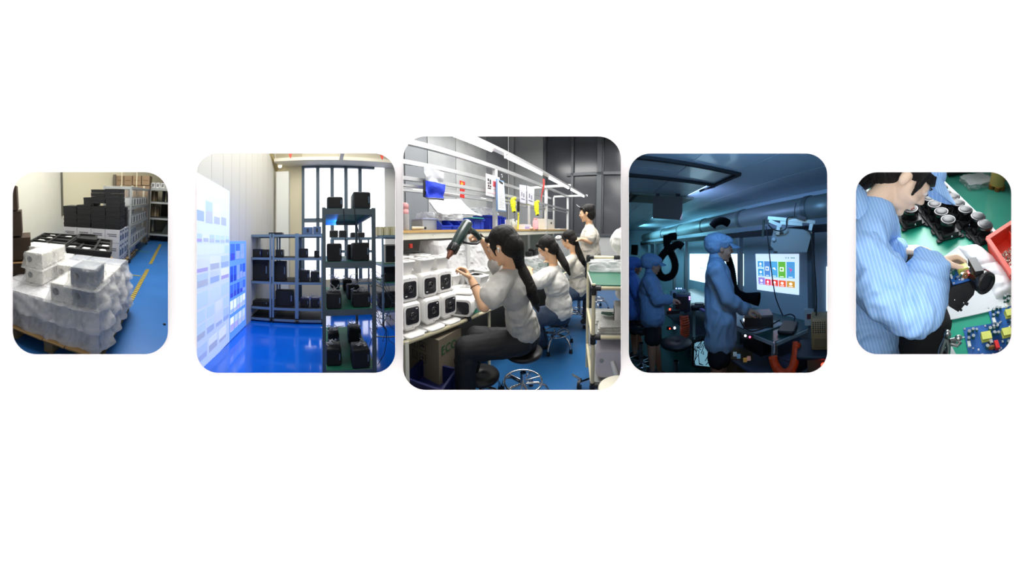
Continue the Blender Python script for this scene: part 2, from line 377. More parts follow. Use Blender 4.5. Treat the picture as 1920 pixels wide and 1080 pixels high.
# ---------------------------------------------------------------- people
SKIN = lambda: mat('skin', 'e0b48e', .5, bump=(60, .08), var=(9, 'd2a07c', .35))
HAIR = lambda: mat('hair', '0e0c0b', .5, spec=.25, bump=(26, .7, (9, 9, 1.2)), var=(30, '1c1713', .6, (8, 8, 1)))
def Sv(r, f, u, px=960):
    "direction right / away / up as seen at a column of the picture, in room coordinates"
    t = (px-960)/F
    wv = Vector((r*cos(t)+f*sin(t), -r*sin(t)+f*cos(t), u))
    return (CUR[0].I.to_3x3() @ wv)
def person(label, J, top, bottom=None, sleeve='short', coat=False, group=None, s=1.0, voxel=.008, shoes=None, hair=None, skin=None, face=True, hands=True, base=None,
           fold=(.009, (9, 9, 9)), legs=True, handkw={}, collar=True, bulk=1.0):
    g = lambda k: Vector(J[k]) if k in J else None
    pel, ch, nk, hd = g('pelvis'), g('chest'), g('neck'), g('head')
    fr = frame(J['face'], J.get('hup', (0, 0, 1)))
    base = base or (pel.x, pel.y, pel.z-.9*s)
    t = thing('person', label, 'person', base, group=group)
    lat = (g('shR')-g('shL')).normalized()
    tf = (lat, .62)       # torso: wide across, thin front to back -> we scale the across axis up instead
    B = Blob()
    head_into(B, hd, fr, s)
    q = lambda x, y, z: hd+fr @ (Vector((x, y, z))*s)
    B.cap(q(0, -.02, -.06), nk, .047*s, .052*s)
    up = (nk-pel).normalized(); fwd = lat.cross(up) if False else up.cross(lat); tfr = Matrix((( lat.x, fwd.x, up.x), (lat.y, fwd.y, up.y), (lat.z, fwd.z, up.z)))
    B.ell(ch, (.135*s, .095*s, .17*s), tfr); B.ell(pel.lerp(ch, .45), (.115*s, .085*s, .17*s), tfr); B.ell(pel, (.15*s, .11*s, .12*s), tfr)
    for k in 'LR':
        sh, el, wr = g('sh'+k), g('el'+k), g('wr'+k)
        B.cap(nk, sh, .05*s, .05*s)
        if el is not None:
            B.cap(sh, el, .046*s, .037*s); B.cap(el, el.lerp(wr, .4), .038*s, .034*s); B.cap(el.lerp(wr, .4), wr, .034*s, .023*s)
            if hands:
                hk = dict(curl=.45, side=1 if k == 'R' else -1, s=s*.95); hk.update(handkw.get(k, {}))
                d, n = J.get('hd'+k), J.get('hn'+k)
                if d is None: d = (wr-el)
                if n is None: n = Vector((0, 0, 1))
                hand_into(B, wr, d, n, **hk)
        if legs and g('hip'+k) is not None:
            hp, kn, an = g('hip'+k), g('kn'+k), g('an'+k)
            B.cap(hp, kn, .075*s, .053*s); B.cap(kn, kn.lerp(an, .35), .052*s, .050*s); B.cap(kn.lerp(an, .35), an, .05*s, .033*s)
            if g('toe'+k) is not None: B.chain([an+Vector((0, 0, -.04*s)), g('toe'+k)], [.033*s, .025*s])
    me = B.skin('body', voxel, 2)
    obj('body', me, skin or SKIN(), t, ab=True)
    if face: face_parts(t, q, fr, s)
    # garment for the trunk
    C = Blob(); bk = bulk
    C.ell(ch, (.165*s*bk, .118*s*bk, .185*s), tfr); C.ell(pel.lerp(ch, .5), (.150*s*bk, .112*s*bk, .19*s), tfr); C.ell(pel.lerp(ch, .12), (.165*s*bk, .13*s*bk, .14*s), tfr)
    C.cap(nk-up*.025*s, nk-up*.05*s, .070*s, .085*s)
    if not coat: C.ell(pel.lerp(ch, .32), (.160*s*bk, .128*s*bk, .20*s), tfr)
    for k in 'LR':
        sh, el, wr = g('sh'+k), g('el'+k), g('wr'+k)
        C.cap(nk-up*.035*s, sh, (.066 if sleeve == 'short' else .078)*s, .072*s)
        if el is not None:
            if sleeve == 'short':
                e = sh.lerp(el, .62); C.cap(sh, e, .068*s*bk, .072*s*bk)
            else:
                C.cap(sh, el, .068*s*bk, .062*s*bk); C.cap(el, el.lerp(wr, .9), .064*s*bk, .050*s*bk)
    if coat:
        for k in 'LR': C.cap(g('hip'+k)+up*.02, J['hem'+k], .118*s*bk, .122*s*bk); C.cap(ch-up*.05, g('hip'+k), .128*s*bk, .122*s*bk)
        C.cap(pel, (Vector(J['hemL'])+Vector(J['hemR']))/2, .135*s*bk, .132*s*bk)
    cuts = list(J.get('cuts', []))
    cl = C.skin('shirt', voxel, int(.085/voxel), fold, cuts, nk)
    obj('coat' if coat else 'shirt', cl, top, t, ab=True)
    if bottom is not None and g('hipL') is not None:
        D = Blob(); D.ell(pel-up*.01, (.168*s, .13*s, .12*s), tfr)
        for k in 'LR':
            hp, kn, an = g('hip'+k), g('kn'+k), g('an'+k)
            if J.get('shorts'): D.cap(hp, hp.lerp(kn, J['shorts']), .092*s, .085*s)
            else: D.cap(hp, kn, .105*s, .088*s); D.cap(kn, an+(kn-an)*.06, .088*s, .080*s)
        obj('shorts' if J.get('shorts') else 'trousers', D.skin('trousers', voxel, 6, (.007*s, (8, 8, 8)), J.get('pcuts')), bottom, t, ab=True)
    if shoes is not None:
        for k in 'LR':
            if g('toe'+k) is None: continue
            S = Blob(); an, to = g('an'+k)-Vector((0, 0, .045*s)), g('toe'+k)
            S.chain([an-(to-an).normalized()*.03, an.lerp(to, .6), to], [.042*s, .042*s, .036*s]); obj('shoe', S.skin('shoe', .007, 2), shoes, t, ab=True)
    if hair:
        H = Blob(); hair(H, q, fr, s); obj('hair', H.skin('hair', .006, 2, (.0022, (30, 30, 8))), HAIR(), t, ab=True)
    t['q'] = 0; del t['q']
    return t, q, fr
def hair_cap(H, q, fr, s, full=1.0):
    H.ell(q(0, -.032, .045), (.086*s*full, .094*s*full, .088*s*full), fr)
    H.ell(q(0, -.055, -.01), (.080*s, .070*s, .098*s), fr)
    for sx in (-1, 1): H.cap(q(sx*.066, .03, .05), q(sx*.078, .02, -.005), .018*s, .010*s)
    H.cap(q(-.04, .062, .078), q(.04, .062, .078), .022*s, .022*s)

# ---------------------------------------------------------------- shared things
steel = mat('grey_enamel_steel', 'b4b6b6', .35, .3)
alu = mat('brushed_aluminium', 'c9cbcc', .3, .7)
chrome = mat('chrome', 'd8dade', .12, 1)
blackp = mat('black_plastic', '17181a', .45)
whitep = mat('white_plastic', 'e9e9e7', .35)
ivory = mat('ivory_pipe', 'd8cfae', .4)
cream = mat('projector_white', 'ecebe8', .35, spec=.4)
bag = mat('clear_bag', 'eef0f1', .2, bump=(30, 1), alpha=.4)
def floor_poly(z, d0, far, xr, name, m, yb=None):
    "floor of a room: starts d0 in front of the rotunda"
    r = CUR[0]; c = Sv(0, 1, 0, (r.x0+r.x1)/2); c.z = 0; c.normalize(); l = Vector((c.y, -c.x, 0))
    a = c*d0
    pts = [a-l*.9*d0, a+l*.9*d0, c*far+l*far*.75, c*far-l*far*.75]
    M = MB(); M.poly([(p.x, p.y, z) for p in pts], (0, 0, -.02)); return struct(name, M, m)
def area(name, loc, size, power, col=(1, 1, 1), rot=(0, 0, 0), sy=None):
    l = bpy.data.lights.new(name, 'AREA'); l.energy = power; l.color = col; l.shape = 'RECTANGLE'; l.size = size; l.size_y = sy or size
    o = bpy.data.objects.new(name, l); SC.collection.objects.link(o)
    o.matrix_world = CUR[0].M @ (Matrix.Translation(Vector(loc)) @ Euler(rot).to_matrix().to_4x4()); return o
def wrapmesh(d, seed, amp=.02, sag=.03, n=9):
    "crumpled film over a box of size d standing on z=0"
    M = MB(); r = random.Random(seed)
    bm = bmesh.new(); bmesh.ops.create_cube(bm, size=1)
    bmesh.ops.subdivide_edges(bm, edges=bm.edges, cuts=n, use_grid_fill=True)
    o = Vector((r.uniform(0, 50), r.uniform(0, 50), 0))
    for v in bm.verts:
        c = v.co.copy(); h = c.z+.5
        rad = 1+.10*(max(0, .55-h))*2*(1 if sag else 0)
        p = Vector((c.x*d[0]*rad, c.y*d[1]*rad, h*d[2]))
        q = noise.noise_vector(p*9+o); q2 = abs(noise.noise(p*17+o*2))
        nn = Vector((c.x*2, c.y*2, 0)); k = max(abs(c.x), abs(c.y))*2
        out = Vector((c.x, c.y, 0)).normalized() if (abs(c.x)+abs(c.y)) > .01 else Vector()
        if h < .97: p += out*(amp*.6+q.x*amp*1.3+q2*amp*1.5+(sag*(1-h)**3)*(1+q.y))
        p.z += (q.z*amp*.35 if h > .9 else q.z*amp*.8*(h > .05))
        v.co = p
    bm.normal_update()
    me = bpy.data.meshes.new('film_cover'); bm.to_mesh(me); bm.free()
    me.polygons.foreach_set('use_smooth', [False]*len(me.polygons))
    return me
filmM = mat('white_film', 'f2f2f4', .28, bump=(22, .8), alpha=.55, spec=.6)
def split_parts(names):
    'give every loose piece of the named parts an object of its own'
    for o in [o for o in SC.objects if o.type == 'MESH' and o.name.split('.')[0] in names and o.data.users == 1]:
        bm = bmesh.new(); bm.from_mesh(o.data); seen = set(); isl = []
        for f in bm.faces:
            if f.index in seen: continue
            st = [f]; seen.add(f.index); cur = []
            while st:
                q = st.pop(); cur.append(q.index)
                for v in q.verts:
                    for g in v.link_faces:
                        if g.index not in seen: seen.add(g.index); st.append(g)
            isl.append(cur)
        bm.free()
        if len(isl) < 2: continue
        me = o.data; base = names[o.name.split('.')[0]]
        for k, fs in enumerate(isl):
            vi = sorted({v for f in fs for v in me.polygons[f].vertices}); mp = {v: i for i, v in enumerate(vi)}
            nm = bpy.data.meshes.new(base); nm.from_pydata([tuple(me.vertices[v].co) for v in vi], [], [[mp[v] for v in me.polygons[f].vertices] for f in fs])
            for m in me.materials: nm.materials.append(m)
            nm.polygons.foreach_set('use_smooth', [me.polygons[f].use_smooth for f in fs]); nm.update()
            if k == 0: o.data = nm; o.name = base if base != o.name.split('.')[0] else o.name; continue
            c = o.copy(); c.data = nm; SC.collection.objects.link(c); c.parent = o.parent; note(c)
def wrapped(label, loc, d=(.26, .24, .19), rz=0, body='ecebea', group=None, seed=0, m=filmM, dot=True, face='-y', amp=.02):
    t = thing('wrapped_projector', label, 'projector', loc, rz, group)
    M = MB(); M.rbox((0, 0, d[2]/2), (d[0]*.97, d[1]*.97, d[2]*.975), .02, 4, axis='z' if face == 'none' else 'y'); bo = obj('body', M, mat('proj_body_'+body, body, .4), t)
    if dot:
        M = MB(); y = -d[1]*.485
        M.lathe([(.036, 0), (.036, .004), (.03, .004), (.03, 0)], n=20, M=Matrix.Translation((-d[0]*.22, y, d[2]*.55)) @ Matrix.Rotation(pi/2, 4, 'X')); obj('lens_ring', M, mat('lens_ring_'+body, '8a8e98', .4), bo)
    obj('film_cover', wrapmesh(d, seed, amp), m, t)
    return t
def crate(name, label, loc, d, m, rz=0, ribs=3, group=None, cat='crate', t_=.006):
    t = thing(name, label, cat, loc, rz, group); x, y, z = d; M = MB()
    M.box((-x/2, -y/2, 0), (x/2, y/2, t_))
    for a, b in (((-x/2, -y/2, 0), (-x/2+t_, y/2, z)), ((x/2-t_, -y/2, 0), (x/2, y/2, z)), ((-x/2, -y/2, 0), (x/2, -y/2+t_, z)), ((-x/2, y/2-t_, 0), (x/2, y/2, z))): M.box(a, b)
    obj('shell', M, m, t); e = .012
    for a, b in (((-x/2-e, -y/2-e, z-.02), (x/2+e, -y/2, z)), ((-x/2-e, y/2, z-.02), (x/2+e, y/2+e, z)), ((-x/2-e, -y/2, z-.02), (-x/2, y/2, z)), ((x/2, -y/2, z-.02), (x/2+e, y/2, z))): M = MB(); M.box(a, b); obj('rim', M, m, t)
    for i in range(ribs):
        yy = -y/2+y*(i+.5)/ribs
        for sx in (-1, 1): M = MB(); M.cbox((sx*(x/2+.004), yy, z/2-.005), (.008, .008, z-.03)); obj('rib', M, m, t)
    return t

def stool(label, loc, seat_z, ring=True, rz=0, size=.16, group='round black work stools', rot=None, five=5):
    "seat top at seat_z above the floor; loc on the floor"
    t = thing('stool', label, 'stool', loc, rz, group, rot)
    M = MB(); M.lathe([(.05, seat_z-.05), (size*.88, seat_z-.045), (size*.98, seat_z-.03), (size, seat_z-.012), (size*.94, seat_z), (size*.5, seat_z-.004), (.012, seat_z-.005), (.012, seat_z-.012), (.001, seat_z-.012)], n=36); obj('seat', M, mat('black_pu_seat', '1d1e20', .42, bump=(60, .1)), t)
    M = MB(); M.cyl((0, 0, seat_z-.10), (0, 0, seat_z-.045), .03, .05, 16); M.box((-.02, -.09, seat_z-.075), (.02, -.0, seat_z-.06)); obj('seat_mount', M, blackp, t)
    M = MB(); M.cyl((0, 0, .16), (0, 0, seat_z-.20), .026, n=16); M.cyl((0, 0, seat_z-.22), (0, 0, seat_z-.08), .018, n=14); obj('column', M, chrome, t)
    if ring:
        M = MB(); M.torus((0, 0, .185), .16, .009, 36, 8); obj('foot_ring', M, chrome, t)
        for i in range(3): a = 2*pi*i/3+.4; M = MB(); M.tube([(.02*cos(a), .02*sin(a), .185), (.155*cos(a), .155*sin(a), .185)], .007, 8); obj('ring_spoke', M, chrome, t)
    for i in range(five):
        a = 2*pi*i/five; M = MB(); M.tube([(.02*cos(a), .02*sin(a), .165), (.12*cos(a), .12*sin(a), .17), (.19*cos(a), .19*sin(a), .14), (.225*cos(a), .225*sin(a), .08), (.235*cos(a), .235*sin(a), .03)], .012, 10); L_ = obj('leg', M, chrome, t)
        M = MB(); M.cyl((.235*cos(a), .235*sin(a), 0), (.235*cos(a), .235*sin(a), .045), .024, .018, 12); obj('foot', M, blackp, L_)
    return t
def text(s, size, m, parent, M4, name='lettering', ext=.0008):
    cu = bpy.data.curves.new(name, 'FONT'); cu.body = s; cu.size = size; cu.extrude = ext; cu.align_x = 'CENTER'; cu.align_y = 'CENTER'; cu.resolution_u = 2
    o = bpy.data.objects.new(name, cu); SC.collection.objects.link(o); dg = bpy.context.evaluated_depsgraph_get(); dg.update()
    me = bpy.data.meshes.new_from_object(o.evaluated_get(dg)); bpy.data.objects.remove(o); me.transform(M4); me.materials.clear()
    return obj(name, me, m, parent)
sg = mat('blue_grey_steel', '6f8797', .4, .3); sgd = mat('dark_grey_steel', '55646a', .45, .2); blk2 = mat('device_black', '16171b', .5); shelfd = mat('dark_shelf_board', '10141c', .6); greenb = mat('green_shelf_board', '12654e', .55)
def shelfcart(label, loc, w_, d, h, levels, m=None, board=None, wheels=True, post=.035, group='steel shelf carts', beam=.045, rz=0, low=.10):
    m = m or sg; board = board or shelfd
    t = thing('shelf_cart', label, 'shelf cart', loc, rz, group)
    for sx in (-1, 1):
        for sy in (0, 1):
            x = sx*(w_/2-post/2); y = sy*(d-post)+post/2; M = MB(); M.cbox((x, y, (h+low)/2), (post, post, h-low)); p = obj('post', M, m, t)
            if wheels:
                M = MB(); M.cyl((x-.012, y, .04), (x+.012, y, .04), .04, n=16); M.box((x-.018, y-.02, .05), (x+.018, y+.02, low)); obj('caster', M, blackp, p)
    for z in levels:
        for sy in (0, 1): y = sy*(d-post)+post/2; M = MB(); M.cbox((0, y-.001*(1-2*sy), z-beam/2), (w_-post, post*.8, beam)); obj('beam', M, m, t)
        for sx in (-1, 1): M = MB(); M.cbox((sx*(w_/2-post/2), d/2, z-beam/2), (post*.8, d-post*2, beam)); obj('side_beam', M, m, t)
        M = MB(); M.box((-w_/2+post*.5, post*.5, z-.012), (w_/2-post*.5, d-post*.5, z+.004)); obj('shelf_board', M, board, t)
    return t
mat('pale_tape', 'ddd4b8', .5)
def area_at(name, src, dst, size, power, col):
    a, b = P(src[0], src[1], w=src[2]), P(dst[0], dst[1], w=dst[2]); l = bpy.data.lights.new(name, 'AREA'); l.energy = power; l.color = col; l.shape = 'DISK'; l.size = size
    o = bpy.data.objects.new(name, l); SC.collection.objects.link(o); o.matrix_world = CUR[0].M @ Matrix.Translation(a) @ (b-a).to_track_quat('-Z', 'Y').to_matrix().to_4x4()

# ================================================================ ROOM 1: store with wrapped projectors on a pallet
use(1)
FZ1 = -1.55
floor_poly(FZ1, .80, 12, 0, 'floor', mat('blue_store_floor', '2f6db4', .35, var=(1.6, '28609f', .6), bump=(2, .04), coat=.15))
# back-left wall seen behind the boxes, then the cream end wall
W1 = mat('cream_wall_1', 'd9d8ca', .8, var=(1.5, 'cfcfc4', .5)); W1b = mat('cream_wall_1b', 'd6d0b4', .8)
A0 = P(8, 400, r=4.2); A1 = P(119, 400, r=7.3); A2 = P(335, 400, r=9.8)
for p in (A0, A1, A2): p.z = 0
def wallseg(a, b, z0, z1, name, m, th=.08):
    n = (b-a).normalized(); n = Vector((-n.y, n.x, 0))
    M = MB(); M.poly([(a.x, a.y, z0), (b.x, b.y, z0), (b.x, b.y, z1), (a.x, a.y, z1)], n*th); return struct(name, M, m)
wallseg(A0-(A1-A0)*.2, A1, FZ1, 3.2, 'wall_left', W1); wallseg(A1, A2+(A2-A1)*.3, FZ1, 3.2, 'wall_back', W1b)
n1 = (A1-A0).normalized()
for px, w_, c in ((117.5, .03, '6a6a60'), (113, .012, '8c8c80')):
    q = P(px, 400, r=7.1); M = MB(); M.cyl((q.x, q.y, P(118, 404, r=7.2).z), (q.x, q.y, 3.2), w_, n=10); struct('trim_2', M, mat('pipe_'+c, c, .5, .3))
for px in (229, 257): q = P(px, 330, r=7.0); M = MB(); M.box((q.x-.012, q.y-.02, -.2), (q.x+.012, q.y, 3)); struct('trim_3', M, mat('joint_tan', 'c4bda0', .7))
q = P(313, 330, r=9.2); M = MB(); M.box((q.x-.22, q.y-.05, -1), (q.x+.8, q.y, 3)); struct('wall_dark_column', M, mat('dark_column', '4a453c', .8))
# floor tape: broken hazard stripes, each yellow and black piece laid by itself
yel, blkT = mat('tape_yellow', 'b8a040', .5), mat('tape_black', '4a4c30', .5)
def tape(pa, pb, w_, n, label):
    a, b = P(*pa, z=FZ1+.003), P(*pb, z=FZ1+.003); d = (b-a).normalized(); s_ = Vector((-d.y, d.x, 0))*w_/2; L = (b-a).length
    t = thing('floor_tape', label, 'tape', tuple(a), group='hazard tape on the blue floor')
    M = MB(); M.poly([a-s_, a+s_, b+s_, b-s_], (0, 0, .0006)); obj('yellow_strip', M, yel, t, ab=True)
    for i in range(n):
        u0 = L*(i+.05)/n; u1 = L*(i+.5)/n; k = .3*L/n; up = Vector((0, 0, .0012))
        M = MB(); M.poly([a+d*u0-s_+up, a+d*u1-s_+up, a+d*(u1+k)+s_+up, a+d*(u0+k)+s_+up], (0, 0, .0004)); obj('black_stripe', M, blkT, t, ab=True)
tape((236, 580), (277, 505), .075, 26, 'near length of yellow and black hazard tape beside the pallet')
tape((282, 495), (301, 458), .075, 26, 'far length of yellow and black hazard tape towards the shelf cart')
a, b = P(240, 515, z=FZ1+.004), P(264, 517.5, z=FZ1+.004); M = MB(); s_ = Vector((0, .02, 0)); M.poly([a-s_, b-s_, b+s_, a+s_], (0, 0, .001)); obj('floor_tape', M, mat('tape_thin', '8c8c50', .5), loc=tuple(a), ab=True, label='short thin crossing strip of yellow tape near the pallet', cat='tape', group='hazard tape on the blue floor')
a, b = P(255, 470, z=FZ1+.004), P(280, 473, z=FZ1+.004); M = MB(); s_ = Vector((0, .02, 0)); M.poly([a-s_, b-s_, b+s_, a+s_], (0, 0, .001)); obj('floor_tape', M, mat('tape_green', '5a9a60', .5), loc=tuple(a), ab=True, label='faint green strip of tape near the film-wrapped rack', cat='tape', group='hazard tape on the blue floor')
q = P(308, 609, z=FZ1); M = MB(); M.sph((0, 0, .01), (.02, .012, .01)); obj('floor_scrap', M, blackp, loc=tuple(q), label='small black scrap lying on the open blue floor', cat='scrap')

# ---- near pallet with cardboard and wrapped projectors
PZ = FZ1+.14
c0 = P(190, 668, z=PZ); c1 = P(237, 562, z=PZ)           # right front and right rear corners
dx1 = Vector((1, 0, 0)); PX = (c0.x+c1.x)/2; PY0 = c0.y-.02; PY1 = max(c1.y, PY0+1.15)
lft = P(20, 646, z=PZ+.0).x-.25
wood = mat('pallet_wood', 'a08860', .8, var=(8, '7d6846', .7, (1, 8, 1)), bump=(20, .4)); card = mat('cardboard', 'b08c5c', .8, var=(3, 'a37f50', .5), bump=(120, .1))
pal = thing('pallet', 'wooden pallet under the wrapped projectors, boards showing along the aisle', 'pallet', (PX-.6, PY0, FZ1))
nb = 9
for i in range(nb):
    y = PY0+(PY1-PY0)*(i+.5)/nb; M = MB(); M.rbox(((lft+PX)/2, y, PZ-.011), (PX-lft, (PY1-PY0)/nb*.72, .02), .004, 2, axis='x'); obj('deck_board', M, wood, pal, ab=True)
for x in (PX-.05, (PX+lft)/2, lft+.05):
    M = MB(); M.box((x-.05, PY0+.01, PZ-.045), (x+.05, PY1-.01, PZ-.022)); obj('stringer_board', M, wood, pal, ab=True)
    for y in (PY0+.07, (PY0+PY1)/2, PY1-.07): M = MB(); M.box((x-.05, y-.06, FZ1+.018), (x+.05, y+.06, PZ-.046)); obj('block', M, wood, pal, ab=True)
    M = MB(); M.box((x-.05, PY0+.01, FZ1), (x+.05, PY1-.01, FZ1+.017)); obj('bottom_board', M, wood, pal, ab=True)
cx_ = [lft, lft+.32, lft+.62, PX-.35, PX-.16]
xs_ = [P(v, 655, z=PZ).x for v in (5, 66, 112)]; xs_ = [lft, P(64, 652, z=PZ).x, P(115, 660, z=PZ).x, P(172, 664, z=PZ).x]
for i in range(3):
    M = MB(); M.box((xs_[i]+.006, PY0-.03, PZ), (xs_[i+1]-.006, PY1-.1, PZ+.012+.0015*i)); obj('cardboard_sheet', M, card, loc=((xs_[i]+xs_[i+1])/2, PY0, PZ), ab=True, label=['brown cardboard sheet at the left pallet corner', 'brown cardboard sheet in the middle of the pallet front', 'brown cardboard sheet nearest the aisle'][i], cat='cardboard', group='cardboard sheets on the pallet')
BW, BD, BH = .245, .255, .185
CZ = PZ+.016
x0_ = P(197, 640, z=CZ).x-.02; yf = P(150, 648, z=CZ).y+.02
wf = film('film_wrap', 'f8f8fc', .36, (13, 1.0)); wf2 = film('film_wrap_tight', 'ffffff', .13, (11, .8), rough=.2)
posn = {0: 'nearest the aisle', 1: 'second from the aisle', 2: 'third from the aisle', 3: 'fourth from the aisle', 4: 'at the window edge'}
rown = {0: 'front row', 1: 'second row', 2: 'third row', 3: 'rear row'}
layn = {0: 'bottom layer', 1: 'second layer', 2: 'third layer', 3: 'top layer'}
grey = '8e96a6'; wht = 'f2f0ea'
lay = {}
for r_ in range(4):
    for c_ in range(5): lay[(c_, r_, 0)] = wht; lay[(c_, r_, 1)] = wht
lay[(0, 0, 1)] = wht
for c_, r_, col in ((0, 0, grey), (0, 1, wht), (0, 2, wht), (0, 3, grey), (1, 0, None), (1, 1, wht), (1, 2, wht), (1, 3, grey), (2, 3, grey), (3, 1, wht), (3, 2, wht), (4, 2, wht), (3, 3, wht), (2, 2, wht), (4, 3, wht)):
    if col: lay[(c_, r_, 2)] = col
for c_, r_, col in ((0, 0.0, grey), (3, 1, wht), (3, 2, wht), (4, 2, wht)):
    lay[(c_, r_, 3)] = col
lay[(1, 0, 2)] = wht
seed = 0
rr2 = random.Random(5)
for (c_, r_, l_), col in sorted(lay.items()):
    if c_ in (1, 2, 3) and 0 < r_ < 3 and l_ == 0: continue    # buried inside the pile
    seed += 1
    x = x0_-BW/2-c_*(BW+.012)+rr2.uniform(-.006, .006); y = yf+BD/2+r_*(BD+.012); z = CZ+l_*(BH+.002)
    low = l_ < 2
    if low: col = 'dcdce0'
    off = Vector((0, 0, 0)) if low else Vector((-.03*(l_ == 2)*(c_ == 0)-.04*(l_ == 3)*(c_ == 0), .0, 0))
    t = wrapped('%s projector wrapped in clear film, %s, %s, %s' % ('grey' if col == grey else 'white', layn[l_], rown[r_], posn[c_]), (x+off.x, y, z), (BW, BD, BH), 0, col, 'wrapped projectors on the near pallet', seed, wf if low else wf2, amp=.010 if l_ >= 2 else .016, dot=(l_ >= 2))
    if low and r_ == 0:      # loose skirt of film hanging from the front row
        def sk(u, v, s_=seed):
            n_ = noise.noise_vector(Vector((u*3+s_*7, v*2.5, s_))); return Vector(((u-.5)*BW*(1.05+.25*v), -BD/2-.02-.05*v+n_.x*.02*(1-.3*v)-.015*sin(u*9+s_)*v, BH*(.98-1.02*v)+n_.z*.01))
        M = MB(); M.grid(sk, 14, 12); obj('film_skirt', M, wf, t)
    if l_ < 3 and c_ == 0:
        def sk2(u, v, s_=seed):
            n_ = noise.noise_vector(Vector((u*3+s_*5, v*2.5, s_+9))); return Vector((BW/2+.015+.09*v*sin(pi*u)**.6+n_.x*.03, (u-.5)*BD*1.05, BH*(.98-.95*v)+n_.z*.012))
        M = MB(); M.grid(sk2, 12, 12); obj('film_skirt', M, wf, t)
# ---- dark brown cartons at the left edge
dk = mat('dark_carton', '46362a', .8, var=(3, '382a20', .6))
prev = None
for i, (a, b, tp, bt, rr_) in enumerate(((0, 59, 445, 487, 3.0), (0, 41.5, 396, 442, 3.0), (0, 33, 348, 394, 3.0))):
    p = P(b, bt, r=rr_); q = P(b, tp, r=rr_); t = thing('carton', ['dark brown carton at the left edge, lowest showing', 'dark brown carton at the left edge, middle of the stack', 'dark brown carton at the left edge, top of the stack'][i], 'box', (p.x-.3*cos(.66), p.y-.3*sin(.66), p.z), .66, 'dark cartons at the left edge')
    M = MB(); M.box((-.3, 0, 0), (.3, .4, q.z-p.z)); obj('box_body', M, dk, t); M = MB(); M.box((-.02, -.002, (q.z-p.z)*.2), (.02, 0, q.z-p.z+.001)); obj('tape', M, mat('dark_tape', '6a5542', .5), t)
p = P(45, 488, r=3.0); q = P(45, 520, r=3.0); t = thing('carton', 'kraft carton under the dark cartons, its top flap catching light', 'box', (p.x-.3*cos(.66), p.y-.3*sin(.66), FZ1), .66); M = MB(); M.box((-.35, 0, 0), (.35, .5, p.z-FZ1-.03)); obj('box_body', M, dk, t); M = MB(); M.box((-.3, -.04, p.z-FZ1-.03), (.32, .4, p.z-FZ1-.02)); obj('flap', M, card, t)
# ---- black foam trays
foam = mat('black_foam', '1c1d1f', .75, bump=(60, .3)); foaml = mat('foam_pocket', '0c0c0e', .9)
def tray(label, loc, w_, d, h, rz, nx, ny, group='black foam trays'):
    t = thing('foam_tray', label, 'tray', loc, rz, group); M = MB(); M.box((-w_/2, 0, 0), (w_/2, d, h-.03)); obj('block', M, foam, t)
    for i in range(nx+1): x = -w_/2+w_*i/nx; M = MB(); M.cbox((x*(1-.02), d/2, h-.015), (.035, d, .03)); obj('rib', M, foam, t)
    for j in range(ny+1):
        y = d*j/ny
        M = MB(); M.cbox((0, min(max(y, .017), d-.017), h-.0145), (w_, .035, .029)); obj('rib', M, foam, t)
    r = random.Random(int(abs(loc[0]*100))); 
    for k in range(3):
        x, y = (r.randrange(nx)+.5)*w_/nx-w_/2, (r.randrange(ny)+.5)*d/ny
        obj('paper_scrap', wrapmesh((w_/nx*.5, d/ny*.4, .03), k+60, .015, 0, 3), mat('scrap_white', 'c8c8c8', .6), t, loc=(x, y, h-.03))
    return t
def px_tray(label, a, b, tp, bt, rr_, d, nx, ny, rz=0):
    p, q = P(a, tp, r=rr_), P(b, tp, r=rr_); m_ = (p+q)/2; h = P((a+b)/2, tp, r=rr_).z-P((a+b)/2, bt, r=rr_).z
    dd = q-p; rz = atan2(dd.y, dd.x); return tray(label, (m_.x, m_.y, m_.z-h), sqrt(dd.x**2+dd.y**2), d, h, rz, nx, ny)
def quadtray(label, cs, z, h, nx, ny, low=None):
    q = [P(*c, z=z) for c in cs]; c0 = sum(q, Vector())/4; t = thing('foam_tray', label, 'tray', (c0.x, c0.y, z-h), group='black foam trays')
    M = MB(); M.poly([v-Vector((0, 0, h)) for v in q], (0, 0, h-.035)); obj('block', M, foam, t, ab=True)
    g = lambda u, v: q[0].lerp(q[1], u).lerp(q[3].lerp(q[2], u), v)
    for i in range(nx+1): u = i/nx; M = MB(); a, b = g(u, 0), g(u, 1); k = (c0-a)*.0; M.beam(a-Vector((0, 0, .018)), b-Vector((0, 0, .018)), .04, .036); obj('rib', M, foam, t, ab=True)
    for j in range(ny+1): v = j/ny; M = MB(); M.beam(g(0, v)-Vector((0, 0, .0185)), g(1, v)-Vector((0, 0, .0185)), .04, .035); obj('rib', M, foam, t, ab=True)
    r = random.Random(int(cs[0][0]*7))
    for k in range(nx*ny*2//3):
        u, v = (r.randrange(nx)+.5+r.uniform(-.15, .15))/nx, (r.randrange(ny)+.5)/ny; p = g(u, v)
        obj('paper_scrap', wrapmesh((.05+.05*r.random(), .04, .03), k+60, .02, 0, 2), mat('scrap_white', 'c8c8c8', .6), t, loc=(p.x-c0.x, p.y-c0.y, h-.04))
    if low:
        for k in range(low): M = MB(); M.poly([(v+(c0-v)*.01*(k % 2))-Vector((0, 0, h+.012+.20*(k+1)-.19)) for v in q], (0, 0, -.185)); obj('tray_below', M, foam, t, ab=True)
    return t
quadtray('long black foam tray behind the white pile, left of its twin', [(53, 453.5), (113, 464), (147, 440.5), (84, 436.5)], -.82, .12, 2, 4, 3)
quadtray('wide black foam tray beside the long one, white scraps inside', [(118, 463), (207, 472), (209, 450), (150, 443)], -.84, .10, 3, 3, 3)
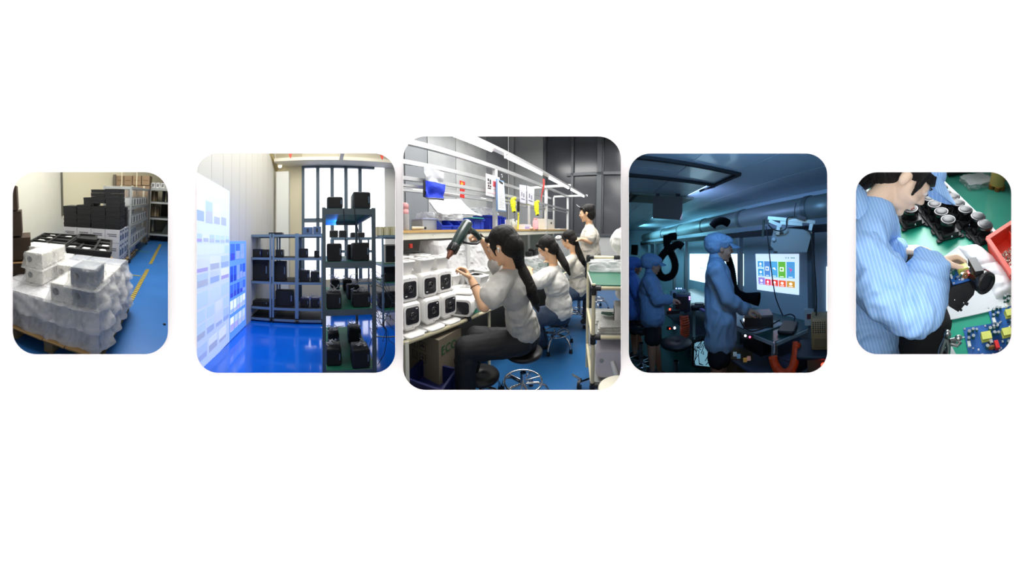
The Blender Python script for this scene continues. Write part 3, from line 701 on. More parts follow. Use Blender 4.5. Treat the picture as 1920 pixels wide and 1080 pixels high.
quadtray('small black foam tray standing on the wide tray before the white cartons', [(146, 446), (180, 449), (181, 440), (149, 438)], -.76, .085, 1, 1)
# base pallets for them
for a, b, rr_ in ((60, 205, 3.9),):
    p, q = P(a, 480, r=rr_), P(b, 480, r=rr_); t = thing('pallet', 'wooden pallet under the black foam trays, one board end showing', 'pallet', ((p.x+q.x)/2, (p.y+q.y)/2, FZ1), atan2(q.y-p.y, q.x-p.x))
    for i in range(5): M = MB(); M.box((-.7, -.05+.2*i, .12), (.72, .08+.2*i, .14)); obj('deck_board', M, wood, t)
    for x in (-.6, 0, .6): M = MB(); M.box((x-.05, -.05, 0), (x+.05, .85, .12)); obj('block', M, wood, t)
q = P(201, 487, r=3.55); M = MB(); M.rbox((0, 0, 0), (.17, .06, .10), .03, 4, axis='y'); obj('board_end', M, mat('pale_wood', 'c8a878', .7), loc=tuple(q), label='pale rounded wooden board end beside the grey projectors', cat='board')
# ---- white printed cartons with black cartons on top
rs = 4.7
cols = [119, 144.5, 170.5, 197]; crt = 232
base = P(232, 498, r=rs); wcm = mat('white_carton', 'd2d2d8', .7); wcs = mat('white_carton_side', 'b8c0cc', .6)
zb = FZ1+.15
pts4 = [P(v, 440, r=None, y=P(197, 460, r=rs).y).x for v in cols+[224.5]]
Yc = P(197, 460, r=rs).y
H3 = [P(210, v, y=Yc).z for v in (484, 455.5, 430)]; 
levels = [(zb, H3[0]), (H3[0], H3[1]), (H3[1], H3[2])]
Dc = .36
for li, (z0, z1) in enumerate(levels):
    for ci in range(4):
        for ri in range(4 if ci == 3 else 1):
            x0, x1 = pts4[ci]+.004, pts4[ci+1]-.004
            t = thing('carton', 'white printed carton, %s of its stack, %s' % (['bottom', 'middle', 'top'][li], ['leftmost column', 'second column', 'third column', 'column facing the aisle, %s' % ['front', 'second', 'third', 'rear'][ri]][ci]), 'box', ((x0+x1)/2, Yc+ri*Dc, z0), group='white cartons under the black ones')
            M = MB(); M.box((-(x1-x0)/2, 0, 0), ((x1-x0)/2, Dc-.012, z1-z0-.006)); obj('box_body', M, wcm, t)
            if ri == 0:
                for k in range(2): M = MB(); M.box((-(x1-x0)*(.36-.1*k), -.002, (z1-z0)*(.60-.12*k)), ((x1-x0)*.3, 0, (z1-z0)*(.66-.12*k))); obj('text_line', M, mat('print_grey', '6c6c76', .6), t)
            if ci == 3:
                w2 = (x1-x0)/2; hh = z1-z0
                for k in range(2):
                    M = MB(); M.box((w2, .03+k*.16, hh*.15), (w2+.002, .15+k*.16, hh*.88)); lb_ = obj('side_label', M, mat('label_blue_grey', '5f6f8c', .5, var=(30, '3a4660', .7)), t)
                    M = MB(); M.box((w2+.002, .05+k*.16, hh*.55), (w2+.003, .13+k*.16, hh*.75)); obj('label_white', M, whitep, lb_)
bkc = mat('black_carton', '1e1f22', .55, var=(4, '2a2b2e', .5))
def bcol(a, b, top, z0, n, nm, yo=0, depth=.36, rows_=1):
    x0, x1 = P(a, 440, y=Yc+yo).x, P(b, 440, y=Yc+yo).x; z1 = P((a+b)/2, top, y=Yc+yo).z
    for i in range(n):
        h = (z1-z0)/n; jx = rnd.uniform(-.008, .008)
        t = thing('carton', 'flat black carton, %s from the bottom, %s' % (['first', 'second', 'third', 'fourth', 'fifth', 'sixth', 'seventh', 'eighth', 'ninth', 'tenth'][i], nm), 'box', ((x0+x1)/2+jx, Yc+yo+rnd.uniform(0, .01), z0+i*h), group='black cartons stacked on the white ones')
        M = MB(); M.box((-(x1-x0)/2+.003, 0, 0), ((x1-x0)/2-.003, depth, h*.72)); obj('box_body', M, bkc, t); M = MB(); M.box((-(x1-x0)/2-.001, -.004, h*.72), ((x1-x0)/2+.001, depth+.004, h-.003)); obj('lid', M, bkc, t)
zt_c = H3[2]+.002
bcol(120, 144, 386, zt_c, 5, 'leftmost column of the black pile'); bcol(144.5, 170, 384, zt_c, 5, 'second column of the black pile'); bcol(170.5, 197, 387, zt_c, 5, 'third column of the black pile'); bcol(197.5, 224, 397, zt_c, 4, 'fourth column of the black pile, beside the labels')
zz_ = P(180, 387, y=Yc).z
bcol(157, 176, 370, zz_+.004, 1, 'short column stepping up in the middle', yo=.03); bcol(170.5, 196, 355, zz_+.06, 4, 'tall column left of the top stack', yo=.01); bcol(196.5, 223, 354, P(210, 397, y=Yc).z+.004, 5, 'tallest column of the black pile', yo=.0)
bcol(224.5, 236, 388, P(230, 426, y=Yc+.5).z, 4, 'column half behind the tall stack', yo=.5); bcol(232, 243, 386, P(235, 402, y=Yc+.8).z, 2, 'small rear column by the wrapped rack', yo=.85)
t = thing('pallet', 'wooden pallet under the white printed cartons', 'pallet', (pts4[2], Yc, FZ1)); 
for i in range(6): M = MB(); M.box((pts4[0]-pts4[2]-.03, -.03+.27*i, .12), (pts4[4]-pts4[2]+.05, .14+.27*i, .145)); obj('deck_board', M, wood, t)
for x in (pts4[0]-pts4[2]+.1, 0, pts4[4]-pts4[2]-.03): M = MB(); M.box((x-.05, -.02, 0), (x+.05, 1.45, .12)); obj('block', M, wood, t)
# ---- rack wrapped in stretch film
gsr = mat('grey_rack_steel', 'a9adab', .4, .3)
ra = P(248, 470, z=FZ1+.10); rb = P(272, 462, z=FZ1+.10); ry0, ry1 = 5.05, 7.2
rx = P(246.5, 400, y=ry0).x; rxl = P(196, 350, y=ry0).x
ztop = P(247, 349, y=ry0).z
rk = thing('wrapped_rack', 'tall grey rack wrapped in stretch film, white projectors on three shelves', 'shelf cart', ((rx+rxl)/2, ry0, FZ1))
for x in (rx-.02, rxl):
    for y in (ry0, (ry0+ry1)/2 if x > 0 else ry1, ry1): M = MB(); M.cbox((x, y, (ztop+FZ1+.1)/2), (.04, .04, ztop-FZ1-.1)); obj('post', M, gsr, rk, ab=True)
shz = [P(246, v, y=ry0).z for v in (464, 424, 389, 350)]
for z in shz:
    for x in (rx-.02, rxl): M = MB(); M.box((x-.02, ry0, z-.05), (x+.02, ry1, z)); obj('side_beam', M, gsr, rk, ab=True)
    for y in (ry0, ry1): M = MB(); M.box((rxl, y-.02, z-.05), (rx, y+.02, z)); obj('beam', M, gsr, rk, ab=True)
    M = MB(); M.box((rxl, ry0, z-.02), (rx-.04, ry1, z-.01)); obj('shelf_board', M, gsr, rk, ab=True)
for y in (ry0+.02, ry1-.02): M = MB(); M.cyl((rx-.04, y, FZ1+.05), (rx, y, FZ1+.05), .05, n=16); M.box((rx-.035, y-.03, FZ1+.06), (rx-.005, y+.03, FZ1+.11)); obj('caster', M, blackp, rk, ab=True)
M = MB(); xf = rx+.008
M.grid(lambda u, v: Vector((xf+.012*noise.noise(Vector((u*30, v*6, 1))), ry0-.02+(ry1-ry0+.04)*u, shz[0]-.05+(ztop-shz[0]+.05)*v)), 50, 24); 
M.grid(lambda u, v: Vector((rxl+(xf-rxl)*u, ry0-.03+.012*noise.noise(Vector((u*20, v*9, 5))), shz[0]-.05+(ztop-shz[0]+.05)*v)), 30, 24)
obj('stretch_film', M, mat('stretch_film', 'e8ecee', .2, bump=(10, 1.0, (1, 1, 5)), alpha=.22, spec=.8), rk, ab=True)
n_ = 7; sp = (ry1-ry0-.1)/n_; proto = None
for si, z in enumerate(shz[:3]):
    for i in range(n_):
        loc = (rx-.16, ry0+.08+sp*(i+.4), z+.002); lb = 'white projector in the film-wrapped rack, %s shelf, %s from the near end' % (['bottom', 'middle', 'upper'][si], ORD[i])
        if proto is None:
            proto = thing('projector', lb, 'projector', loc, group='projectors in the film-wrapped rack'); hh = .20
            M = MB(); M.rbox((0, 0, .10), (.22, sp*.78, .19), .03, 4, axis='x'); obj('body', M, mat('rack_white', 'dcdedd', .5), proto); M = MB(); M.rbox((.111, 0, .10), (.006, sp*.5, .13), .02, 4, axis='x'); obj('front_panel', M, mat('rack_front', '3a4450', .3), proto)
        else: copy_thing(proto, loc, label=lb)
# ---- tan cartons on top at the far wall, and more cartons below
tan = mat('tan_box', '9c8468', .8, var=(5, '8c7458', .5))
for i, (a, b) in enumerate(((217.5, 232), (232.5, 248), (248.5, 265), (265.5, 281))):
    y = 7.5; p, q = P(a, 347, y=y), P(b, 329.5, y=y); t = thing('carton', ['tan carton on the far stack, leftmost', 'tan carton on the far stack, second from the left', 'tan carton on the far stack, third from the left', 'tan carton on the far stack, rightmost, side showing'][i], 'box', ((p.x+q.x)/2, y, p.z), group='tan cartons along the far wall')
    M = MB(); M.box((-(q.x-p.x)/2+.004, 0, 0), ((q.x-p.x)/2-.004, .5, q.z-p.z)); obj('box_body', M, tan, t); M = MB(); M.box((-.08, -.003, (q.z-p.z)*.45), (.08, 0, (q.z-p.z)*.55)); obj('text_line', M, mat('tan_print', '7a6248', .7), t)
p = P(217, 347, y=7.5); q = P(281, 347, y=7.5); nrow = 3; zbh = (p.z-FZ1)/nrow
for k in range(nrow):
    for i in range(3):
        w2 = (q.x-p.x)/3; t = thing('carton', 'tan carton of the far stack, %s row, %s, mostly behind the rack' % (['lowest', 'second', 'third'][k], ['left', 'middle', 'right'][i]), 'box', (p.x+w2*(i+.5), 7.5, FZ1+zbh*k), group='tan cartons behind the wrapped rack'); M = MB(); M.box((-w2/2+.004, 0, 0), (w2/2-.004, .5, zbh-.006)); obj('box_body', M, tan, t); M = MB(); M.box((-.03, -.003, 0), (.03, 0, zbh-.006)); obj('tape', M, mat('pale_tape', ''), t)
q = P(215, 341, y=7.45); M = MB(); M.cyl((0, 0, -.18), (0, 0, .22), .05, n=14); obj('post_sleeve', M, mat('grey_brown', '6e665a', .7), loc=tuple(q), label='grey-brown upright roll left of the tan cartons', cat='roll')
# ---- open shelf cart at the right
sy = 7.7; xl, xr_ = P(279, 400, y=sy).x, P(330, 400, y=sy).x
sl = [P(285, v, y=sy).z-FZ1 for v in (438, 408, 378, 353)]
sc_ = shelfcart('grey open shelf cart at the right edge of the store', ((xl+xr_)/2, sy, FZ1), xr_-xl, .8, P(285, 352, y=sy).z-FZ1, sl, gsr, mat('dark_board', '3c4240', .6), True, .05, None, .06, low=.14)
for i in range(4):
    y = sy+.15; a, b = 283+9*i, 291+9*i; p = P(a, 352, y=y); q = P(b, 340.5, y=y); t = thing('wrapped_projector', 'film-wrapped projector on top of the open shelf cart, %s from the left' % ['first', 'second', 'third', 'fourth'][i], 'projector', ((p.x+q.x)/2, y, FZ1+sl[3]+.006), group='wrapped projectors on the open cart')
    M = MB(); M.rbox((0, .1, .09), ((q.x-p.x)*.9, .2, .17), .02, 3); obj('body', M, mat('rack_white', ''), t); M = MB(); M.box((-(q.x-p.x)*.25, -.006, .05), ((q.x-p.x)*.25, 0, .14)); obj('front_panel', M, mat('rack_front', ''), t); obj('film_cover', wrapmesh((q.x-p.x, .24, .19), 30+i, .02, .02, 5), wf2, t, loc=(0, .1, 0))
q = P(303, 437, y=sy+.3); M = MB(); M.poly([(0, 0, 0), (.4, 0, 0), (.4, 0, .46), (.22, 0, .46)], (0, .02, 0)); obj('leaning_board', M, mat('dark_board', ''), loc=(q.x, q.y, FZ1+sl[0]+.006), label='dark board leaning on the lowest shelf of the open cart', cat='board')
for i, (a, b, tp, bt) in enumerate(((283, 295, 358, 376), (305, 318, 357, 376), (284, 299, 383, 400), (283, 290, 412, 434))):
    y = sy+.5; p, q = P(a, bt, y=y), P(b, tp, y=y); t = thing('carton', ['tan carton on the upper shelf of the open cart', 'black carton on the upper shelf of the open cart', 'tan carton on the middle shelf of the open cart', 'grey carton on the low shelf of the open cart'][i], 'box', ((p.x+q.x)/2, y, FZ1+sl[[2, 2, 1, 0][i]]+.006), group='cartons on the open cart')
    M = MB(); M.box((-(q.x-p.x)/2, 0, 0), ((q.x-p.x)/2, .2, q.z-p.z)); obj('box_body', M, [tan, bkc, tan, mat('grey_carton', '7c7c7a', .7)][i], t); M = MB(); M.box((-.02, -.003, 0), (.02, 0, q.z-p.z)); obj('tape', M, mat('pale_tape', ''), t)
area('ceiling_light', (-.5, 3.2, 2.2), 3.0, 260, (1, .985, .93), sy=3.5)
area('ceiling_light', (-1.2, 4.9, 2.3), 2.2, 130, (1, .97, .90), sy=2.4)

# ================================================================ ROOM 2: burn-in room with shelf carts and pictures thrown on the wall
use(2)
FZ2 = -1.5; WX = -1.42; EY2 = 7.1
floor_poly(FZ2, .86, 12, 0, 'floor', mat('blue_gloss_floor', '0a62d8', .12, var=(2, '0553c4', .5), coat=.6, bump=(2, .03)))
cream2 = mat('cream_wall', 'dddbd0', .7)
M = MB(); M.box((WX-.1, .4, FZ2), (WX-.02, EY2, 4.2)); struct('wall_left', M, mat('panel_gap_grey', 'b9b8b2', .7))
# wall sheets, each a board of its own
yb = [P(px, 400, x=WX).y for px in (368, 396, 418, 434, 449, 461, 472, 482, 492, 501, 508)]
for i in range(len(yb)):
    y0 = yb[i]; y1 = yb[i+1] if i+1 < len(yb) else EY2
    M = MB(); M.box((WX-.02, y0+.006, FZ2), (WX, y1-.006, 4.0)); struct('wall_panel', M, cream2)
# end wall round the window
xw = P(569, 400, y=EY2).x; xe = P(760, 400, y=EY2).x; zt2 = P(569, 312, y=EY2).z; zb2 = P(569, 441, y=EY2).z
wallb = mat('tan_wall', 'd8cfb2', .8)
M = MB(); M.box((WX, EY2, FZ2), (xw-.04, EY2+.1, 4.6)); struct('wall_back', M, wallb)
M = MB(); M.box((xw-.04, EY2, P(600, 306, y=EY2).z), (xe+3, EY2+.1, 4.6)); struct('wall_back_upper', M, mat('pale_tan_wall', 'f0ead6', .8))
zs = P(600, 420, y=EY2).z-.25
M = MB(); M.box((xw-.04, EY2, FZ2), (xe+3, EY2+.1, FZ2+.5)); struct('wall_back_lower', M, wallb)
M = MB(); a = P(518, 322, y=EY2-.3); b = P(541, 500, y=EY2-.3); M.box((a.x, EY2-.3, FZ2), (b.x, EY2, a.z)); struct('pillar', M, mat('pillar_white', 'e9ebe4', .7))
M = MB(); a = P(741, 300, y=EY2).x; M.poly([P(505, 290, x=WX)+Vector((0, 0, .02)), P(517, 322, y=EY2-.02), P(522, 318, y=EY2-.1), P(510, 284, x=WX+.05)], (.0, 0, .04)); struct('trim_1', M, mat('trim_tan', 'bfae7c', .7))
M = MB(); z_ = P(600, 302, y=EY2-.4).z; M.box((P(515, 300, y=EY2-.4).x, EY2-.5, z_), (xe+3, EY2, z_+.09)); struct('beam', M, mat('beam_cream', 'f2ecd8', .7))
M = MB(); a = P(636, 304, y=EY2-.5); M.box((a.x, EY2-3, a.z+.05), (a.x+.1, EY2-.5, a.z+.14)); struct('beam', M, mat('beam_cream', ''))
wn2 = None
fm2 = mat('blue_grey_frame', '4d6070', .5)
M = MB(); M.box((xw-.05, EY2-.02, FZ2+.5), (xw+.03, EY2+.08, zt2+.05)); wn2 = struct('window_2', M, fm2)
for px in (596, 623, 649, 675.5): a = P(px, 400, y=EY2).x; M = MB(); M.box((a-.05, EY2-.02, FZ2+.5), (a+.05, EY2+.08, zt2)); obj('mullion', M, fm2, wn2, ab=True)
M = MB(); M.box((xw-.05, EY2-.02, zt2-.04), (P(703, 400, y=EY2).x, EY2+.08, zt2+.05)); obj('head_rail', M, fm2, wn2, ab=True)
a = P(600, 413, y=EY2).z; M = MB(); M.box((xw, EY2-.02, a-.06), (P(606, 400, y=EY2).x, EY2+.08, a+.06)); obj('transom', M, fm2, wn2, ab=True)
M = MB(); M.box((xw, EY2+.03, FZ2+.5), (xe+3, EY2+.035, zt2)); obj('pane', M, mat('clear_pane', 'ffffff', .02, alpha=.12), wn2, ab=True)
M = MB(); M.box((1.9, EY2, FZ2), (3.5, EY2+.1, 5)); struct('wall_back', M, mat('bright_wall', 'f8f8f4', .8))
M = MB(); M.box((-7, 11.9, -5), (7, 12, 7)); struct('backdrop', M, mat('overcast_sky_glow', 'ffffff', emit=2.2))
# small lamp and red pennants
t = thing('wall_lamp', 'small round lamp on the tan wall under the beam', 'lamp', tuple(P(525.5, 312, y=EY2-.1))); M = MB(); M.sph((0, -.02, 0), (.075, .05, .075)); obj('bulb', M, mat('warm_bulb', 'fff4dc', emit=2.5), t); M = MB(); M.lathe([(.12, 0), (.10, .04), (.02, .05)], n=18, M=Matrix.Rotation(pi/2, 4, 'X')); obj('housing', M, wallb, t)
for px, py, lb in ((544, 290, 'red pennant hanging at the top above the pillar'), (716, 293, 'orange-red ribbon hanging at the top right')):
    q = P(px, py, y=5.2); M = MB(); M.poly([q+Vector((-.06, 0, .1)), q+Vector((.06, 0, .1)), q+Vector((.02, 0, -.08)), q+Vector((-.01, 0, -.06))], (0, .01, 0)); obj('pennant', M, mat('pennant_red', 'e8543c', .6), loc=tuple(q), ab=True, label=lb, cat='pennant')
# ---- pictures projected on the left wall: thrown light built as glowing tiles
pw = mat('projected_white', 'e8f2ff', .8, emit=.4, ecol='cfe4ff')
pbs = ['cfe2fb', 'dceafc', 'c4dcf8', 'e2eaf2', 'ccd8ea', 'd6e0ea', 'bcd2f4', 'e4eefc', 'b8cff6', 'ecf2f8']
def ptile(c, e): return mat('projected_%s_%d' % (c, int(e*100)), c, .8, emit=e, var=None)
def projimage(name, label, x, ptl, ptr, pbr, pbl, base, rows, mi, seed):
    r = random.Random(seed); q = [P(*p, x=x) for p in (ptl, ptr, pbr, pbl)]
    t = thing(name, label, 'projected image', tuple(q[3]))
    g = lambda u, v: q[0].lerp(q[1], u).lerp(q[3].lerp(q[2], u), v)
    M = MB(); M.poly([g(0, 0), g(1, 0), g(1, 1), g(0, 1)], (.002, 0, 0)); obj('image_field', M, base, t, ab=True)
    for (v0, v1, n, u0, u1, kind) in rows:
        for i in range(n):
            a = u0+(u1-u0)*(i+.08)/n; b = u0+(u1-u0)*(i+.92)/n
            col = r.choice(pbs[:4] if kind == 0 else pbs if kind == 1 else ['3f6ae8', '5a86f0', '2f58d8', '7f9cf0'])
            M = MB(); M.poly([g(a, v0)+Vector((.002, 0, 0)), g(b, v0)+Vector((.002, 0, 0)), g(b, v1)+Vector((.002, 0, 0)), g(a, v1)+Vector((.002, 0, 0))], (.0008, 0, 0)); tl = obj('picture_tile', M, ptile(col, mi), t, ab=True)
            if kind != 0:
                m = v0+(v1-v0)*r.uniform(.45, .7); M = MB(); c2 = r.choice(['b4c6e8', 'bcc6d8', 'a8c0ea', 'c4ccd6', 'b8b2e4'] if kind == 1 else ['2a4ac0', '4050c8', '93a8e8'])
                M.poly([g(a+.004, m)+Vector((.003, 0, 0)), g(b-.004, m)+Vector((.003, 0, 0)), g(b-.004, v1-.004)+Vector((.003, 0, 0)), g(a+.004, v1-.004)+Vector((.003, 0, 0))], (.0006, 0, 0)); obj('picture_band', M, ptile(c2, mi*.8), tl, ab=True)
    return t
rows = [(.12, .24, 4, .0, .9, 1), (.30, .345, 6, 0, 1, 1), (.36, .41, 5, 0, 1, 0), (.425, .50, 3, 0, 1, 1), (.505, .575, 3, 0, 1, 1), (.60, .675, 3, 0, 1, 0), (.69, .75, 4, 0, 1, 0), (.76, .84, 4, 0, 1, 1), (.87, .95, 3, 0, .9, 1)]
projimage('projected_image', 'large pale projected picture wall nearest the window edge, rows of tiles', WX+.004, (366, 322), (430, 359), (430, 640), (366, 707), pw, rows, .5, 5)
rows = [(.03, .20, 3, .02, .9, 2), (.26, .42, 5, .02, .95, 2), (.45, .58, 5, .02, .95, 2), (.61, .74, 5, .02, .95, 1), (.78, .92, 4, .02, .95, 1)]
projimage('projected_image', 'smaller blue projected picture low on the wall beside the first shelf cart', WX+.003, (430, 452), (461, 452), (461, 609), (430, 640), mat('projected_blue', '6f9cff', .8, emit=.9, ecol='4f86ff'), rows, .8, 6)
o = area('projector_beam', (.2, 3.4, .3), .3, 14, (.05, .22, 1), rot=(0, radians(80), 0))
area('ceiling_light', (0.2, 4.6, 3.2), 2.6, 110, (1, .97, .9), sy=3)
area('ceiling_light', (-.1, 2.0, 1.9), 1.0, 1, (1, .98, .94), sy=1.2)

# ---- shelf carts
Rk = 4.62
yk = Rk
def cart_x(a, b, y): xa, xb = P(a, 500, y=y).x, P(b, 500, y=y).x; return (xa+xb)/2, xb-xa
top_h = P(500, 440, y=yk).z-FZ2
lv = [P(500, v, y=yk).z-FZ2 for v in (598, 578, 529, 484, 440)]
lab = ['steel shelf cart against the left wall, glowing blue on its side', 'second steel shelf cart from the projected pictures', 'steel shelf cart just left of the tall near rack']
carts2 = []
for i, (a, b) in enumerate(((461, 509), (510, 557), (556, 606))):
    cx, cw = cart_x(a, b, yk); carts2.append((cx, cw, yk)); shelfcart(lab[i], (cx, yk, FZ2), cw-.01, .75, top_h+.02, [lv[0]+.01, lv[1]+.02, lv[2]+.01, lv[3]+.01, lv[4]])
    if i < 2: M = MB()
# near rack with black devices
yn = 2.30; xa, xb = P(604, 500, y=yn).x, P(705, 500, y=yn).x
htn = P(650, 391, y=yn).z-FZ2; lvn = [P(650, v, y=yn).z-FZ2 for v in (696, 581, 491, 391)]
nr = shelfcart('tall near steel rack with green boards full of black devices', ((xa+xb)/2, yn, FZ2), xb-xa, 1.25, htn+.01, lvn, sgd, greenb, False, .036, None, .055, low=0)
def device(label, x, y, z, w_=.17, h=.19, d=.2, wires=False, m=None, group='black devices on the near rack', rz=0, stripe=True):
    t = thing('burn_in_device', label, 'device', (x, y, z), rz, group)
    M = MB(); M.rbox((0, d/2, h/2), (w_, d, h), .018, 3, axis='y'); obj('case', M, m or blk2, t)
    M = MB(); M.rbox((0, -.002, h/2), (w_*.86, .006, h*.86), .012, 3, axis='y'); obj('front_grille', M, mat('device_dark_grille', '0d0e11', .7, bump=(300, .4)), t)
    if stripe: M = MB(); M.box((w_*.36, -.006, h*.35), (w_*.42, -.004, h*.72)); obj('edge_handle', M, mat('handle_grey', '5f7890', .3), t)
    if wires:
        r = random.Random(int(x*1000+z*77)); M = MB()
        for k in range(6):
            p = [Vector((r.uniform(-w_*.4, w_*.4), d*.5+r.uniform(-.05, .05), h+.005))]
            for _ in range(4): p.append(p[-1]+Vector((r.uniform(-.04, .04), r.uniform(-.03, .03), r.uniform(-.01, .03))))
            M.tube([(a.x, a.y, max(a.z, h+.004)) for a in p], .0045, 5)
        obj('cable_tuft', M, mat('white_cables', 'd8d8d8', .5), t, kind='stuff')
    return t
def devpx(label, a, b, top, bot, y, **k):
    p = P(a, bot, y=y); q = P(b, top, y=y); return device(label, (p.x+q.x)/2, y, p.z, abs(q.x-p.x), abs(q.z-p.z), **k)
gx = mat('device_grey', '3a444c', .45)
L_ = lambda i: FZ2+lvn[i]+.004
specs = [('grey device on top of the near rack, left', 613, 643, 369, 391, 0, .02, False, gx), ('larger grey device on top of the near rack, right', 662, 695, 359, 391, 0, .02, False, gx),
         ('black device on the second board of the near rack, left front', 613, 641, 457, 491, 1, .02, False, None), ('black device on the second board, right front, pale handle', 662, 693, 456, 491, 1, .02, False, None),
         ('black device on the second board behind the right front one', 652, 668, 462, 491, 1, .28, False, None),
         ('black device with white cables on the third board, left front', 612, 640, 543, 573, 2, .02, True, None), ('black device with white cables on the third board, right front', 662, 695, 546, 573, 2, .05, True, None),
         ('black device at the back of the third board, left', 620, 637, 504, 528, 2, .8, True, None), ('small black device at the back of the third board, centre', 644, 660, 504, 524, 2, .95, True, None), ('black device in the middle of the third board', 652, 675, 530, 556, 2, .4, True, None),
         ('black device on the bottom board, left front', 612, 640, 640, 672, 3, .10, True, None), ('black device on the bottom board, right front, white plug on top', 661, 694, 650, 686, 3, .02, True, None),
         ('black device standing behind the left front one on the bottom board', 615, 636, 611, 640, 3, .5, True, None), ('black device at the middle back of the bottom board', 654, 677, 603, 630, 3, .62, True, None)]
for lb, a, b, tp, bt, lev, dy, wr, mm in specs:
    y = yn+dy; z = L_({0: 3, 1: 2, 2: 1, 3: 0}[lev]); pa_, pb_ = P(a, bt, y=y), P(b, bt, y=y); hh = abs(P(a, tp, y=y).z-P(a, bt, y=y).z)
    device(lb, (pa_.x+pb_.x)/2, y, z, abs(pb_.x-pa_.x), hh, .2, wr, mm)
# black cords down the front of the rack
for px, lb in ((644, 'black power cord of the left top device'), (665, 'black power cord of the right top device')):
    M = MB(); M.tube([P(px, 390, y=yn-.01), P(px+1, 410, y=yn-.012), P(px+2+(px > 650)*4, 430, y=yn-.012), P(px+4+(px > 650)*5, 452, y=yn-.012)], .004, 6); obj('cord', M, blackp, loc=tuple(P(px, 390, y=yn)), ab=True, label=lb, cat='cord')
# goods on the rear carts
r = random.Random(3)
def cartgoods(ci, items):
    cx, cw, y = carts2[ci]
    for lb, a, b, tp, lev, wr, col in items:
        yy = y+.12; pa_, pb_ = P(a, 500, y=yy), P(b, 500, y=yy); z = FZ2+[lv[0]+.01, lv[1]+.02, lv[2]+.01, lv[3]+.01, lv[4]][lev]+.004
        hh = P(a, tp, y=yy).z-z; device(lb, (pa_.x+pb_.x)/2, yy, z, pb_.x-pa_.x, max(hh, .08), .22, wr, col, 'devices on the rear carts')
bl = mat('device_blue_black', '141c4c', .4)  # blue light put into the colour of black cases
cartgoods(0, [('blue-lit black device on the upper shelf of the cart by the wall', 469, 490, 467, 3, False, bl), ('black device at the right of the upper shelf of the cart by the wall', 491, 503, 468, 3, False, None), ('large dark device on the middle shelf of the cart by the wall', 472, 503, 488, 2, False, None), ('flat dark device on the low shelf of the cart by the wall', 474, 503, 569, 1, False, None)])
cartgoods(1, [('black device on the upper shelf of the second cart', 516, 530, 468, 3, False, None), ('tall dark device on the middle shelf of the second cart', 514, 536, 490, 2, False, None), ('wide dark device on the low shelf of the second cart', 516, 550, 545, 1, False, None)])
cartgoods(2, [('black device on the upper shelf of the third cart', 561, 577, 466, 3, False, None), ('small black device at the right of that shelf', 589, 599, 470, 3, False, None), ('black device with cables on the middle shelf of the third cart', 561, 580, 508, 2, True, None), ('black device right of the cables on the middle shelf of the third cart', 582, 599, 510, 2, True, None), ('dark box on the low shelf of the third cart, left', 563, 579, 560, 1, True, bl), ('dark box on the low shelf of the third cart, right', 582, 599, 560, 1, True, bl)])
for i, (a, b, tp, bt, y, lb) in enumerate(((568, 586, 424, 438, 4.8, 'blue carton on top of the third cart, left'), (587, 602, 423, 438, 4.8, 'blue carton on top of the third cart, right'), (504, 529, 436, 440, 4.7, 'flat dark tray on top of the second cart'))):
    p, q = P(a, bt, y=y), P(b, tp, y=y); t = thing('carton', lb, 'box', ((p.x+q.x)/2, y, FZ2+top_h+.006 if i < 3 else p.z), group='goods on top of the carts'); M = MB(); M.box((-(q.x-p.x)/2, 0, 0), ((q.x-p.x)/2, .2, q.z-p.z)); obj('box_body', M, mat('blue_carton', '4a6488', .6) if i < 2 else blk2, t); M = MB(); M.box((-.02, -.002, (q.z-p.z)*.3), (.02, 0, (q.z-p.z)*.8)); obj('box_label', M, blk2, t)
# rear racks seen behind and right
xr0 = P(708, 500, y=4.4).x
shelfcart('steel rack at the right edge with green boards', (P(735, 500, y=4.3).x+.12, 4.3, FZ2), .62, .8, P(720, 441, y=4.3).z-FZ2, [P(720, v, y=4.3).z-FZ2 for v in (583, 532, 496, 441)], sg, greenb, True)
for i, (a, b, tp, bt) in enumerate(((720, 745, 493, 526), (722, 745, 545, 575), (712, 722, 545, 575), (722, 742, 452, 488))):
    y = 4.45; p, q = P(a, bt, y=y), P(b, tp, y=y); z = FZ2+[P(720, v, y=4.3).z-FZ2 for v in (532, 583, 583, 496)][i]+.006
    device(['dark device on the middle shelf of the right rack', 'dark device on the bottom shelf of the right rack', 'small dark device at the left of that bottom shelf', 'pale grey device on the upper shelf of the right rack'][i], (p.x+q.x)/2, y, z, q.x-p.x, q.z-p.z, .22, False, None if i < 3 else mat('pale_device', 'a8a69a', .5), 'devices on the right rack')
for i, (a, b) in enumerate(((706, 719), (720, 731), (732, 745))):
    y = 4.5; p, q = P(a, 440, y=y), P(b, 424+(i == 0)*0, y=y); t = thing('carton', ['left tan carton on top of the right rack', 'middle tan carton on top of the right rack', 'tan carton on top of the right rack, cut by the edge'][i], 'box', ((p.x+q.x)/2, y, P(720, 441, y=4.3).z+.006), group='tan cartons on the right rack'); M = MB(); M.box((-(q.x-p.x)/2+.003, 0, 0), ((q.x-p.x)/2-.003, .25, q.z-p.z)); obj('box_body', M, mat('tan_carton', 'c8bc98', .7), t); M = MB(); M.box((-.02, -.002, 0), (.02, 0, q.z-p.z+.001)); obj('tape', M, mat('pale_tape', 'ddd4b8', .5), t)
shelfcart('steel rack standing behind the near rack', (P(662, 500, y=5.2).x, 5.2, FZ2), .95, .6, P(660, 445, y=5.2).z-FZ2, [P(660, v, y=5.2).z-FZ2 for v in (578, 530, 500, 470, 445)], sg, shelfd, True)
